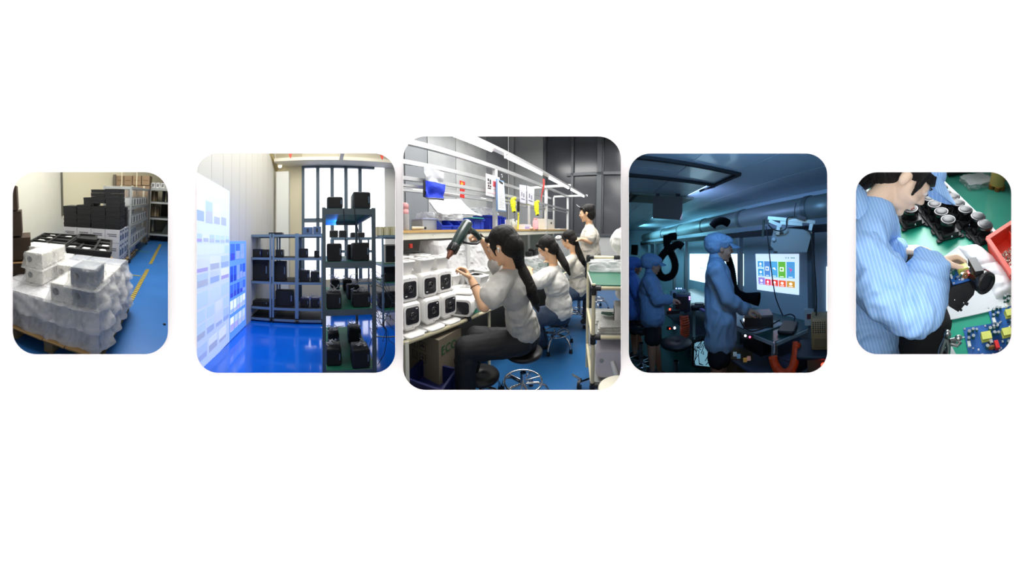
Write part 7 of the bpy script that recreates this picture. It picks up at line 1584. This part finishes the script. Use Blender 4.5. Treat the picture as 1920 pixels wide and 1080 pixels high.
far = e1+dire*3.0; near = e1-dire*.5
wid = (T5(1866, 440)-e1).dot(nrm)
print('wid', wid, (T5(1772, 348)-e1).dot(nrm), (T5(1847, 443)-e1).dot(nrm))
M = MB(); M.poly([near, far, far+nrm*wid, near+nrm*wid], (0, 0, -.03)); obj('tabletop', M, tg, tab, ab=True)
M = MB(); M.beam(near-nrm*.012+Vector((0, 0, -.014)), far-nrm*.012+Vector((0, 0, -.014)), .024, .034); obj('edge_trim', M, alu5, tab, ab=True)
M = MB(); M.beam(near+nrm*(wid+.012)+Vector((0, 0, -.014)), far+nrm*(wid+.012)+Vector((0, 0, -.014)), .024, .034); obj('edge_trim', M, alu5, tab, ab=True)
a, b = T5(1795, 634, .001), T5(1862, 624, .001); d_ = (b-a).normalized(); M = MB(); M.poly([a-Vector((0, .003, 0)), b+d_*.5-Vector((0, .003, 0)), b+d_*.5+Vector((0, .003, 0)), a+Vector((0, .003, 0))], (0, 0, .001)); obj('seam_strip', M, alu5, tab, ab=True)
for k in (.2, 2.6):
    for s_ in (.05, wid-.05): c = near+dire*k+nrm*s_; M = MB(); M.box((c.x-.02, c.y-.02, FZ5), (c.x+.02, c.y+.02, TZ5-.03)); obj('leg', M, alu5, tab, ab=True)
# white foam sheet and padded white bags
pts = [T5(1738, 590, .002), T5(1764, 604, .002), T5(1905, 572, .002), T5(1905, 540, .002), T5(1846, 470, .002), T5(1798, 462, .002), T5(1745, 500, .002), T5(1728, 540, .002)]
M = MB(); M.poly(pts[:1]+pts[1:4]+pts[4:], (0, 0, .006)); obj('foam_sheet', M, mat('foam_white5', 'dfe6e8', .8, bump=(80, .3)), loc=tuple(pts[0]), ab=True, label='white foam sheet under the module on the green table', cat='foam sheet')
wb = mat('white_pouch', 'f4f6f8', .45, bump=(18, .6))
def pouch(label, cs, h, seed):
    q = [T5(*c, .010) for c in cs]; M = MB(); top = lambda u, v: q[0].lerp(q[1], u).lerp(q[3].lerp(q[2], u), v)+Vector((0, 0, h*(max(0, sin(pi*u))*max(0, sin(pi*v)))**.35+.006*noise.noise(Vector((u*5, v*5, seed)))))
    M.grid(top, 18, 18); M.grid(lambda u, v: q[0].lerp(q[1], 1-u).lerp(q[3].lerp(q[2], 1-u), v)+Vector((0, 0, -.001)), 4, 4)
    return obj('padded_pouch', M, wb, loc=tuple(q[0]), ab=True, label=label, cat='pouch', group='white padded pouches')
pouch('upper white pouch on the foam, by the red tray', ((1797, 464), (1832, 459), (1874, 492), (1829, 503)), .03, 1)
pouch('lower white pouch on the foam, right of the lens barrel', ((1829, 500), (1878, 492), (1905, 512), (1905, 548)), .035, 2)
pouch('lower white pouch cut by the window edge', ((1848, 520), (1905, 505), (1910, 545), (1868, 560)), .03, 3)
# ---- black lens modules standing in rows
lm = mat('lens_black', '0d0e10', .25, coat=.4); lb_ = mat('module_black', '121316', .5); lt = mat('lens_front_glass', '181a1f', .45)
def lensmod(label, p, rz=0, s=1.0):
    t = thing('lens_module', label, 'lens', tuple(p), rz, 'black lens modules in rows on the table')
    M = MB(); M.rbox((0, 0, .010*s), (.135*s, .105*s, .016*s), .012*s, 3, axis='z'); obj('base_plate', M, lb_, t)
    for sx in (-1, 1):
        for sy in (-1, 1): M = MB(); M.rbox((sx*.066*s, sy*.046*s, .006*s), (.03*s, .028*s, .010*s), .008*s, 3, axis='z'); obj('foot_tab', M, lb_, t)
    M = MB(); M.rbox((0, -.035*s, .032*s), (.09*s, .035*s, .03*s), .006*s, 2, axis='z'); obj('focus_block', M, lb_, t)
    M = MB(); M.lathe([(.040*s, .015*s), (.040*s, .082*s), (.043*s, .084*s), (.043*s, .100*s), (.040*s, .104*s), (.036*s, .104*s)], n=28); b_ = obj('barrel', M, lm, t)
    M = MB(); M.lathe([(.037*s, .103*s), (.03*s, .107*s), (.018*s, .110*s), (.001, .111*s)], n=28); obj('front_glass', M, lt, b_)
    M = MB(); M.lathe([(.006*s, 0), (.006*s, .008*s), (.001, .008*s)], n=10, M=Matrix.Translation((.0, -.054*s, .03*s)) @ Matrix.Rotation(pi/2, 4, 'X')); obj('screw', M, chrome, t)
    M = MB(); M.tube([(-.05*s, .0, .02*s), (-.062*s, -.01*s, .045*s), (-.05*s, -.02*s, .05*s)], .003*s, 6); obj('wire_loop', M, lb_, t)
    return t
tops = [(1708, 391, 'lens module standing alone by the woman\'s chin'), (1778, 411, 'nearest lens module of the middle row'), (1765, 396, 'second lens module of the middle row'), (1752, 382, 'third lens module of the middle row'), (1742, 370, 'fourth lens module of the middle row'), (1735, 359, 'fifth lens module of the middle row, by the cap brim'),
        (1847, 420, 'nearest lens module of the outer row, against the red tray'), (1834, 405, 'second lens module of the outer row'), (1810, 392, 'third lens module of the outer row'), (1796, 379, 'fourth lens module of the outer row'), (1787, 367, 'fifth lens module of the outer row'),
        (1765, 349, 'far lens module beside the cap brim tip'), (1758, 339, 'farthest lens module beyond the cap brim'), (1700, 378, 'lens module half hidden behind the chin'), (1726, 349, 'lens module behind the cap brim, mostly hidden'), (1772, 360, 'lens module between the two rows at the back')]
rzb = atan2(dire.y, dire.x)-pi/2
mod0 = None
for px, py, lb2 in tops:
    p = T5(px, py, .105); p.z = TZ5+.002
    if mod0 is None: mod0 = lensmod(lb2, p, rzb)
    else: copy_thing(mod0, p, rzb+rnd.uniform(-.1, .1), lb2)
def w5(label, pts, r_=.0035): q = [T5(a, b, .006) for a, b in pts]; M = MB(); M.tube(spline(q, 5), r_, 6); obj('cable', M, blackp, loc=tuple(q[0]), ab=True, label=label, cat='cable')
w5('thin black cable on the table behind the neck', [(1656, 418), (1665, 405), (1674, 401), (1682, 405)]); w5('black cable between the two nearest lens modules', [(1792, 432), (1802, 430), (1810, 434), (1818, 436)]); w5('second black cable between the two nearest lens modules', [(1792, 436), (1802, 436), (1812, 438)])
# ---- red parts tray
rt = [T5(1846, 470), T5(1910, 425), T5(1955, 500), T5(1890, 540)]
red5 = mat('red_tray_plastic', 'ee4430', .4); redr = mat('red_tray_rim', 'f07468', .4)
t = thing('parts_tray', 'red plastic tray holding small screws at the right edge', 'tray', tuple(rt[0]))
c_ = sum(rt, Vector())/4; up5 = Vector((0, 0, .085)); inn = [c_+(p-c_)*.82+Vector((0, 0, .006)) for p in rt]; ou = [c_+(p-c_)*.88 for p in rt]; tp = [c_+(p-c_)*1.0+up5 for p in rt]; tpi = [c_+(p-c_)*.96+up5 for p in rt]
for i in range(4):
    j = (i+1) % 4; M = MB(); M.add([ou[i], ou[j], tp[j], tp[i], inn[i], inn[j], tpi[j], tpi[i]], [(0, 1, 2, 3), (5, 4, 7, 6), (0, 3, 7, 4), (1, 5, 6, 2)]); obj('side_wall', M, red5, t, ab=True)
    M = MB(); M.beam(tp[i].lerp(tpi[i], .5), tp[j].lerp(tpi[j], .5), .022, .010); obj('rim', M, redr, t, ab=True)
M = MB(); M.poly(inn, (0, 0, -.004)); obj('tray_floor', M, red5, t, ab=True); M = MB(); a, b = inn[0].lerp(inn[1], .55), inn[3].lerp(inn[2], .55); M.poly([a, b, b+Vector((0, 0, .06)), a+Vector((0, 0, .06))], (.004, 0, 0)); obj('divider', M, red5, t, ab=True)
M = MB(); r = random.Random(8)
for k in range(220):
    u, v = r.uniform(.15, .5), r.uniform(.3, .95); p = inn[0].lerp(inn[1], u).lerp(inn[3].lerp(inn[2], u), v)+Vector((0, 0, r.uniform(.003, .014))); M.cyl(p, p+Vector((r.uniform(-1, 1), r.uniform(-1, 1), r.uniform(-.3, .6))).normalized()*.008, .0025, n=5)
obj('screws', M, mat('steel_screws', 'c8beb0', .3, .8), loc=tuple(inn[0]), ab=True, label='heap of tiny steel screws in the red tray', cat='screws', kind='stuff')
# ---- circuit boards
pcb = mat('blue_pcb', '1e5aa8', .4, var=(60, '2a70c0', .6)); yel5 = mat('transformer_yellow', 'd8e070', .5); cap5 = mat('capacitor_green', '2c6a5c', .35); capt = mat('capacitor_top', 'c8d0d4', .3, .6); redc = mat('red_capacitor', 'd82c2c', .4); wht5 = mat('connector_white', 'e8ecec', .5)
def board(label, O, X, Y, w_, h_, seed, group='blue circuit boards'):
    "circuit board with O corner, axes X, Y"
    X = X.normalized(); Z = X.cross(Y).normalized(); Y = Z.cross(X)
    R = Matrix(((X.x, Y.x, Z.x), (X.y, Y.y, Z.y), (X.z, Y.z, Z.z)))
    t = thing('circuit_board', label, 'circuit board', tuple(O), group=group, rot=R); r = random.Random(seed)
    M = MB(); M.box((0, 0, 0), (w_, h_, .003)); b_ = obj('board', M, pcb, t)
    for x in (.005, w_-.005):
        for y in (.005, h_-.005): M = MB(); M.cyl((x, y, .003), (x, y, .005), .004, n=10); obj('screw', M, capt, t)
    tw = .036; M = MB(); M.box((w_*.40, h_*.42, .003), (w_*.40+tw, h_*.42+tw*.8, .010)); M.box((w_*.40, h_*.42, .022), (w_*.40+tw, h_*.42+tw*.8, .030)); M.box((w_*.40, h_*.42+tw*.55, .010), (w_*.40+tw, h_*.42+tw*.8, .022)); f = obj('transformer', M, yel5, t)
    M = MB(); M.cyl((w_*.40+tw*.2, h_*.42+tw*.3, .016), (w_*.40+tw*.8, h_*.42+tw*.3, .016), .008, n=14); obj('winding', M, mat('winding_yellow', 'b8c83c', .6), f)
    for x, y, rr_, hh in ((.12, .78, .007, .024), (.24, .85, .006, .02), (.20, .62, .0065, .024), (.08, .6, .006, .018), (.5, .25, .007, .022), (.82, .8, .006, .016), (.9, .62, .006, .016), (.34, .84, .005, .016)):
        x, y = x*w_, y*h_; M = MB(); M.cyl((x, y, .003), (x, y, hh), rr_, n=14); c = obj('capacitor', M, cap5, t); M = MB(); M.cyl((x, y, hh), (x, y, hh+.0012), rr_*.92, n=14); obj('capacitor_top', M, capt, c)
    M = MB(); M.box((w_*.70, h_*.12, .003), (w_*.80, h_*.36, .022)); obj('film_capacitor', M, redc, t)
    M = MB(); M.torus((0, 0, 0), .009, .005, 16, 8, Matrix.Translation((w_*.60, h_*.2, .012)) @ Matrix.Rotation(pi/2, 4, 'X')); obj('toroid_coil', M, mat('toroid', '8a5c30', .5), t)
    for k in range(12): x, y = r.uniform(.05, .88)*w_, r.uniform(.04, .35)*h_; s1, s2 = r.uniform(.004, .010), r.uniform(.004, .008); M = MB(); M.box((x, y, .003), (x+s1, y+s2, .003+r.uniform(.002, .008))); obj('chip', M, r.choice([wht5, blackp, wht5, capt]), t)
    M = MB(); M.box((w_*.02, h_*.35, .003), (w_*.10, h_*.52, .014)); obj('connector', M, wht5, t)
    return t
Xb = (T5(1896, 600)-T5(1860, 607)).normalized(); Yb = (T5(1836, 590)-T5(1864, 626)).normalized()
board('blue circuit board with yellow transformer, upper of the boards at the lower right', T5(1866, 627, .004), Xb, Yb, .15, .12, 1)
board('blue circuit board at the bottom right corner', T5(1860, 668, .004), Xb, Yb, .14, .12, 2)
board('blue circuit board nearest the metal clamp', T5(1818, 676, .004), Xb, Yb, .14, .12, 3)
board('blue circuit board cut by the window edge above the others', T5(1889, 594, .004), Xb, Yb, .12, .11, 4)
# ---- the module in her hands
w0 = .86
def M5(px, py, w=w0): return W5(px, py, w)
A_, B_, C_, D_ = M5(1786, 537, .80), M5(1833, 524, .82), M5(1820, 497, .90), M5(1772, 508, .88)
mod = thing('projector_module', 'black optical engine with circuit board on top, held over the foam', 'module', tuple(A_))
dn = Vector((0, 0, -1)); lo = [T5(1797, 588, .012), T5(1836, 548, .03)]
E_, F_ = M5(1797, 586, .82), M5(1824, 560, .83); G_ = M5(1764, 568, .80)
M = MB(); bt_ = [A_+(E_-A_)*.98, B_.lerp(F_, .8), C_+Vector((0, 0, -.07)), D_.lerp(G_, .95)]
M.add([A_, B_, C_, D_]+bt_, [(0, 1, 2, 3), (7, 6, 5, 4), (0, 4, 5, 1), (1, 5, 6, 2), (2, 6, 7, 3), (3, 7, 4, 0)]); obj('housing', M, lb_, mod, ab=True)
M = MB(); M.beam(M5(1822, 500, .88), M5(1836, 526, .80), .03, .075); obj('front_flange', M, lb_, mod, ab=True)
l0, l1 = M5(1829, 517, .84), M5(1851, 533, .80); dL = (l1-l0).normalized(); Q = Matrix.Translation(l0) @ dL.to_track_quat('Z', 'Y').to_matrix().to_4x4(); LL = (l1-l0).length
M = MB(); M.lathe([(.034, -.01), (.036, 0), (.036, LL*.4), (.040, LL*.42), (.041, LL*.95), (.038, LL), (.033, LL), (.03, LL*.8), (.001, LL*.78)], n=30, M=Q); br = obj('lens_barrel', M, lm, mod, ab=True)
M = MB(); M.lathe([(.032, LL*.85), (.02, LL*.9), (.001, LL*.92)], n=24, M=Q); obj('front_glass', M, lt, br, ab=True)
for px, py in ((1807, 568), (1790, 562), (1778, 572)): M = MB(); M.sph(M5(px, py, .795), .003); obj('screw', M, chrome, mod, ab=True)
M = MB(); M.beam(M5(1806, 566, .80), M5(1815, 571, .80), .008, .008); M.beam(M5(1800, 578, .81), M5(1803, 583, .81), .006, .006); obj('latch_tab', M, lb_, mod, ab=True)
Xm = (B_-A_); Ym = (D_-A_); Zm = Xm.cross(Ym).normalized()
bd = board('blue circuit board fixed on the held optical module', A_+Zm*.004+Xm*.02, Xm, Ym, Xm.length*.94, Ym.length*.90, 5, 'blue circuit boards')
for ch in bpy.data.objects:
    if ch.parent is bd: pass
# ---- chrome clamp and dark apron below
t = thing('clamp', 'shiny metal clamp gripping the table edge', 'clamp', tuple(T5(1785, 640)))
cm5 = mat('clamp_chrome', 'c8ccca', .2, 1, var=(20, '9aa09c', .5))
for pts_, r_ in (([W5(1777, 618, .80), W5(1774, 634, .79), W5(1766, 650, .79), W5(1760, 672, .80)], .010), ([W5(1774, 634, .79), W5(1778, 650, .79), W5(1776, 672, .8)], .009), ([W5(1780, 640, .80), W5(1790, 638, .81), W5(1798, 634, .82)], .010), ([W5(1781, 644, .80), W5(1795, 648, .8), W5(1801, 641, .81)], .007)):
    M = MB(); M.tube(pts_, r_, 10); obj('clamp_arm', M, cm5, t, ab=True)
M = MB(); M.sph(W5(1776, 628, .785), (.014, .014, .02)); obj('clamp_joint', M, cm5, t, ab=True); M = MB(); M.sph(W5(1797, 634, .81), (.014, .012, .010)); obj('clamp_jaw', M, cm5, t, ab=True)
# things beyond the table on the green floor
p = P(1868, 352, z=FZ5); t = thing('floor_drum', 'tan drum standing on four feet on the reflective green floor', 'drum', (p.x, p.y, FZ5)); sc5 = 15*p.length/450*.9
M = MB(); M.lathe([(sc5, .06), (sc5, .30), (sc5*.95, .5), (.001, .5)], n=28); obj('drum_body', M, mat('drum_tan', 'c8a860', .5), t)
for i in range(6): a = pi/3*i; M = MB(); M.cyl((sc5*.85*cos(a), sc5*.85*sin(a), 0), (sc5*.85*cos(a), sc5*.85*sin(a), .06), .04, n=10); obj('foot', M, mat('drum_foot', '8c5c20', .5), t)
for px, py, w_, h_, lb2, m_ in ((1812, 331, .55, .12, 'dark machine base at the far top', blackp), (1765, 324, .3, .2, 'blue edged box at the far top', mat('blue_edge5', '2a5ccc', .5))):
    p = P(px, py, z=FZ5); t = thing('machine_base', lb2, 'machine', (p.x, p.y, FZ5), rzb); M = MB(); M.rbox((0, .2, h_/2+.03), (w_, .3, h_), .03, 3); obj('body', M, m_, t); M = MB(); M.box((-w_/2+.03, .1, 0), (-w_/2+.08, .3, .03)); M.box((w_/2-.08, .1, 0), (w_/2-.03, .3, .03)); obj('foot', M, blackp, t)
p = P(1830, 345, z=FZ5); obj('plastic_bag', wrapmesh((.35, .25, .10), 95, .03, 0), bag, loc=tuple(p), label='clear plastic bag lying on the far green floor', cat='bag')
w5_ = [P(a, b, z=FZ5+.01) for a, b in ((1800, 338), (1815, 344), (1835, 345), (1856, 346))]; M = MB(); M.tube(spline(w5_, 5), .01, 6); obj('cable', M, blackp, loc=tuple(w5_[0]), ab=True, label='dark cable on the far green floor', cat='cable')
p = W5(1650, 412, 1.15); M = MB(); M.rbox((0, 0, 0), (.05, .12, .2), .02, 3); obj('red_box', M, mat('red_dark', 'c83820', .5), loc=tuple(p), label='red object just showing behind the coat collar', cat='box')
B = Blob(); a5 = [W5(1655, 440, 1.12), W5(1700, 520, 1.05), W5(1735, 620, .98), W5(1745, 700, .98)]; B.chain(a5, [.05, .09, .13, .14]); obj('black_apron', B.skin('apron', .01, 3), mat('apron_black', '0b0c10', .8), loc=tuple(a5[1]), ab=True, label='black cloth seat filling the gap below the sleeve', cat='chair')
# ---- the woman
cb = mat('stripe_coat', '8ebdf2', .75, bump=(20, .3), stripes=(95, 'a9d0fa', 0, .35))
wv_ = .82
H5 = W5(1697, 335, .86); U5 = Sv(.62, .12, .72, 1697)
def S5(r, f, u, px=1700): return Sv(r, f, u, px)
J = dict(head=H5, face=S5(.70, .22, -.66), hup=S5(.66, -.05, .74), neck=W5(1640, 385, .84), chest=W5(1622, 520, .92), pelvis=W5(1625, 690, .92), shL=W5(1655, 432, 1.05), shR=W5(1618, 470, .74),
         elR=W5(1718, 575, .76), wrR=W5(1752, 492, .85), elL=W5(1668, 500, 1.06), wrL=W5(1684, 468, 1.00))
J['hdR'] = S5(.75, .35, .10, 1768); J['hnR'] = S5(-.25, .25, .95, 1768); J['hdL'] = S5(.97, -.1, -.02, 1690); J['hnL'] = S5(.0, -.35, .95, 1690)
def hair5(H, q, fr, s):
    H.ell(q(0, -.032, .045), (.086*s, .096*s, .09*s), fr); H.ell(q(0, -.065, -.005), (.080*s, .062*s, .088*s), fr); H.ell(q(0, .055, .07), (.07*s, .045*s, .035*s), fr); H.ell(q(0, -.13, .02), (.075*s, .08*s, .10*s), fr)
    H.ell(W5(1613, 333, .93), (.06, .06, .05)); H.ell(W5(1640, 325, .92), (.06, .06, .05))
    for sx in (-1, 1): H.cap(q(sx*.066, .035, .05), q(sx*.077, .045, .0), .018*s, .010*s); H.cap(q(sx*.07, .045, .01), q(sx*.074, .05, -.035), .010*s, .004*s)
t, q, fr = person('woman in a light blue striped coat and cap leaning over the green table', J, cb, None, 'long', hair=hair5, s=1.0, voxel=.005, fold=(.012, (11, 11, 8)), face=True, legs=False, bulk=1.0,
                  handkw={'R': dict(curls=[.85, .95, 1.0, 1.05], thumb=1.0, s=1.0), 'L': dict(curls=[.22, .25, .3, .35], thumb=.5, s=1.0)}, base=tuple(J['chest']), skin=mat('skin_fair', 'ecd0b4', .5, bump=(60, .06), var=(9, 'e4bca0', .3)))
# loose sleeve, cuff, collar, cap
B = Blob(); B.chain([W5(1625, 480, .76), W5(1655, 545, .75), W5(1712, 575, .745)], [.080, .082, .084]); B.chain([W5(1712, 575, .745), W5(1732, 535, .785), W5(1742, 496, .83)], [.088, .080, .062]); B.cap(W5(1738, 560, .77), W5(1752, 528, .80), .06, .052)
obj('sleeve', B.skin('sleeve', .006, 5, (.015, (10, 10, 10)), [(W5(1752, 486, .84), S5(.45, .25, .75))]), cb, t, ab=True)
B = Blob(); B.cap(W5(1664, 500, 1.05), W5(1680, 466, 1.0), .055, .042); obj('sleeve', B.skin('sleeve', .006, 3, (.006, (10, 10, 10)), [(W5(1683, 468, 1.0), S5(1, 0, 0))]), cb, t, ab=True)
inn_ = spline([W5(1594, 334, .83), W5(1616, 350, .82), W5(1636, 378, .82), W5(1650, 408, .83), W5(1662, 444, .86)], 5)
out_ = spline([W5(1590, 402, .74), W5(1606, 410, .73), W5(1622, 426, .74), W5(1640, 440, .77), W5(1659, 450, .82)], 5)
def lap(u, v):
    k = u*(len(inn_)-1); a = min(int(k), len(inn_)-2); f = k-a; p, r_ = inn_[a].lerp(inn_[a+1], f), out_[a].lerp(out_[a+1], f); return p.lerp(r_, v)+Sv(0, -.022*sin(pi*v), .006*sin(pi*v), 1630)
M = MB(); M.grid(lap, 20, 10); M.grid(lambda u, v: lap(u, v)+Sv(0, .008, -.004, 1640), 20, 10); obj('lapel', M, cb, t, ab=True)
B = Blob(); B.ell(q(0, -.04, .10), (.095, .11, .06), fr); B.ell(q(0, .02, .09), (.088, .09, .05), fr); cp5 = obj('cap', B.skin('cap', .006, 3, (.003, (20, 20, 20))), cb, t, ab=True)
M = MB()
def brim(u, v): a = (u-.5)*2.2; rr_ = .098+.085*v*cos(a*.7); return q(sin(a)*rr_*.8, .015+cos(a)*rr_, .085-.015*v-.05*abs(sin(a))*v)
M.grid(brim, 14, 8); M.grid(lambda u, v: brim(u, v)+fr.col[2]*.004, 14, 8); obj('cap_brim', M, cb, cp5, ab=True)
r = random.Random(2); M = MB()
for k in range(16): a = q(-.03-.04*r.random(), -.09, -.03); a = q(r.uniform(-.08, .02)+.05, -.10+.02*r.random(), -.06); b = a+S5(-.03+r.uniform(-.02, .02), -.02, -.06); M.tube([a, a.lerp(b, .5)+S5(.01, 0, 0), b], [.0012, .001, .0005], 4)
obj('stray_hairs', M, HAIR(), t, ab=True, kind='stuff')
area_at('ceiling_light', (1765, 90, 1.35), (1770, 520, 1.0), .7, 22, (.97, .985, 1))  # area light added out of view to brighten the table
area_at('window_light', (1850, 180, 2.6), (1790, 420, 1.5), .9, 17, (.93, .97, 1))
area_at('ceiling_light', (1690, 60, 2.4), (1740, 400, 1.5), .9, 14, (.95, .98, 1))  # another added light, out of view, for the far table
split_parts({'rim': 'rim', 'rib': 'rib', 'end_caps': 'end_cap', 'socket': 'socket', 'grille_slots': 'grille_slot', 'papers': 'papers', 'fitting': 'fitting', 'key': 'key', 'strip_body': 'strip_body', 'lamp_tube': 'lamp_tube', 'latch_tab': 'latch_tab', 'column': 'column', 'foot': 'foot'})

# ---------------------------------------------------------------- the white rotunda wall with its five rounded windows
CUR[0] = Room(); CUR[0].M = Matrix(); CUR[0].I = Matrix()
RW = .62
def cylp(px, py, r=RW):
    t = (px-960)/F
    return Vector((sin(t)*r, cos(t)*r, (YH-py)/F*r))
def rr_pts(r, off=0, n=14):
    out = []
    x0, y0, x1, y1, R = r.x0-off, r.y0-off, r.x1+off, r.y1+off, r.rad+off
    cs = ((x1-R, y0+R, -pi/2), (x1-R, y1-R, 0), (x0+R, y1-R, pi/2), (x0+R, y0+R, pi))
    nxt = [((x1, y0+R), (x1, y1-R)), ((x1-R, y1), (x0+R, y1)), ((x0, y1-R), (x0, y0+R)), ((x0+R, y0), (x1-R, y0))]
    for (cx, cy_, a0), (p, q) in zip(cs, nxt):
        for i in range(n+1): a = a0+pi/2*i/n; out.append((cx+R*cos(a), cy_+R*sin(a)))
        m = int(max(abs(p[0]-q[0]), abs(p[1]-q[1]))/10)
        for i in range(1, m): out.append((p[0]+(q[0]-p[0])*i/m, p[1]+(q[1]-p[1])*i/m))
    return out
YT, YB = -1292, 2192
cells = [(1, -100, 342), (2, 342, 749), (3, 749, 1171.5), (4, 1171.5, 1578), (5, 1578, 2020)]
W = MB()
for k, xa, xb in cells:
    r = ROOM[k]; pts = rr_pts(r); N = len(pts); cx, cy_ = (r.x0+r.x1)/2, (r.y0+r.y1)/2
    def outer(p):
        dx, dy = p[0]-cx, p[1]-cy_; ts = []
        if dx > 1e-9: ts.append((xb-cx)/dx)
        if dx < -1e-9: ts.append((xa-cx)/dx)
        if dy > 1e-9: ts.append((YB-cy_)/dy)
        if dy < -1e-9: ts.append((YT-cy_)/dy)
        t = min(ts); return (cx+dx*t, cy_+dy*t)
    ring0 = list(pts); out = [outer(p) for p in pts]
    # corners of the cell
    rows = []
    NS = 20
    for j in range(NS+1):
        t = (j/NS)**1.6
        rows.append([(a[0]+(b[0]-a[0])*t, a[1]+(b[1]-a[1])*t) for a, b in zip(pts, out)])
    vs = [cylp(*p) for row in rows for p in row]
    fs = [(j*N+i, j*N+(i+1) % N, (j+1)*N+(i+1) % N, (j+1)*N+i) for j in range(NS) for i in range(N)]
    W.add(vs, fs, True)
    # the four corner triangles the fan leaves out
    for (X, Y) in ((xa, YT), (xb, YT), (xb, YB), (xa, YB)):
        for i in range(N):
            a, b = out[i], out[(i+1) % N]
            if (abs(a[0]-X) < 1e-6 and abs(b[1]-Y) < 1e-6) or (abs(b[0]-X) < 1e-6 and abs(a[1]-Y) < 1e-6):
                W.add([cylp(*a), cylp(X, Y), cylp(*b)], [(0, 1, 2)], True)
step = (2*pi*F-2120)/40
for i in range(40):
    a, b = 2020+step*i, 2020+step*(i+1)
    W.add([cylp(a, YT), cylp(b, YT), cylp(b, YB), cylp(a, YB)], [(0, 1, 2, 3)], True)
white = mat('white_wall_paint', 'd6d4d4', .9, spec=.1)
struct('wall_front', W, white)
for k in ROOM:  # unseen collar added to cast soft shade round each window
    r = ROOM[k]; pts = rr_pts(r, .3); N = len(pts); M = MB(); A = .062
    rings = [[cylp(*p, RW) for p in pts], [cylp(*p, RW-A) for p in pts], [cylp(*p, RW-A) for p in rr_pts(r, 1.0)], [cylp(*p, RW) for p in rr_pts(r, 1.0)]]
    vs = sum(rings, [])
    M.add(vs, [(a*N+i, a*N+(i+1) % N, ((a+1) % 4)*N+(i+1) % N, ((a+1) % 4)*N+i) for a in range(4) for i in range(N)], True)
    struct('trim_%d' % k, M, white)
# walls between the rooms, standing out radially behind the rotunda
dv = mat('divider_paint', '8a8a8a', .9)
for i, px in enumerate((12, 342, 749, 1171.5, 1578, 1908)):
    t = (px-960)/F; d = Vector((sin(t), cos(t), 0)); M = MB()
    n = Vector((cos(t), -sin(t), 0))*.001
    M.poly([d*.64+Vector((0, 0, -5)), d*14+Vector((0, 0, -9)), d*14+Vector((0, 0, 9)), d*.64+Vector((0, 0, 5))], n)
    struct('wall_divider', M, dv)

# ---------------------------------------------------------------- trim whatever reaches past a dividing wall
def clip_all():
    dg = bpy.context.view_layer; dg.update()
    for o in list(SC.objects):
        k = ROOMOF.get(o.name)
        if o.type != 'MESH' or k is None: continue
        r = ROOM[k]; ws = o.matrix_world; me = o.data
        bb = [ws @ Vector(c) for c in o.bound_box]
        for px, sg in ((r.m0, -1), (r.m1, 1)):
            t = (px+sg*-1.0-960)/F
            nn = Vector((cos(t), -sin(t), 0))*sg
            if max(v.dot(nn) for v in bb) <= 0: continue
            mw = ws.inverted(); co = mw @ Vector((0, 0, 0)); no = (ws.to_3x3().transposed() @ nn).normalized()
            if o.data.users > 1: o.data = o.data.copy()
            bm = bmesh.new(); bm.from_mesh(o.data)
            bmesh.ops.bisect_plane(bm, geom=bm.verts[:]+bm.edges[:]+bm.faces[:], plane_co=co, plane_no=no, clear_outer=True)
            if len(bm.faces):
                es = [e for e in bm.edges if e.is_boundary and all(abs((ws @ v.co).dot(nn)) < 1e-4 for v in e.verts)]
                if es and len(es) < 4000:
                    try: bmesh.ops.holes_fill(bm, edges=es)
                    except Exception: pass
            bm.to_mesh(o.data); bm.free()
            if not len(o.data.polygons): break
    while True:     # what lay wholly beyond a dividing wall goes
        par = {o.parent for o in SC.objects if o.parent}
        dead = [o for o in SC.objects if o not in par and ((o.type == 'MESH' and not len(o.data.polygons)) or o.type == 'EMPTY')]
        if not dead: break
        for o in dead: bpy.data.objects.remove(o)
clip_all()
CUR[0] = Room(); CUR[0].M = Matrix(); CUR[0].I = Matrix()
def ring_surface(name, prof, m, a0=-pi, a1=pi, n=96):
    M = MB(); vs = []; fs = []
    for r, z in prof:
        vs += [(r*sin(a0+(a1-a0)*i/n), r*cos(a0+(a1-a0)*i/n), z) for i in range(n+1)]
    for k in range(len(prof)-1):
        for i in range(n): fs.append((k*(n+1)+i, k*(n+1)+i+1, (k+1)*(n+1)+i+1, (k+1)*(n+1)+i))
    M.add(vs, fs, True); return struct(name, M, m)
zt_, zb_ = (YH-YT)/F*RW, (YH-YB)/F*RW
ring_surface('ceiling', [(RW+.005, .79), (1.15, 2.7), (4.2, 4.8), (15, 9)], mat('shroud_paint', 'c8c8c6', .9))  # unseen cone added over the rooms to keep sky light out
ring_surface('light_skirt', [(RW+.005, -1.3), (1.4, -1.86), (5.6, -5.2), (15, -9)], mat('skirt_paint', '55565a', .9))  # unseen lower cone added to stop sky light from below
ring_surface('ceiling_rotunda', [(RW+.004, zt_), (.001, zt_)], white)
ring_surface('floor_rotunda', [(RW+.004, zb_), (.001, zb_)], white)
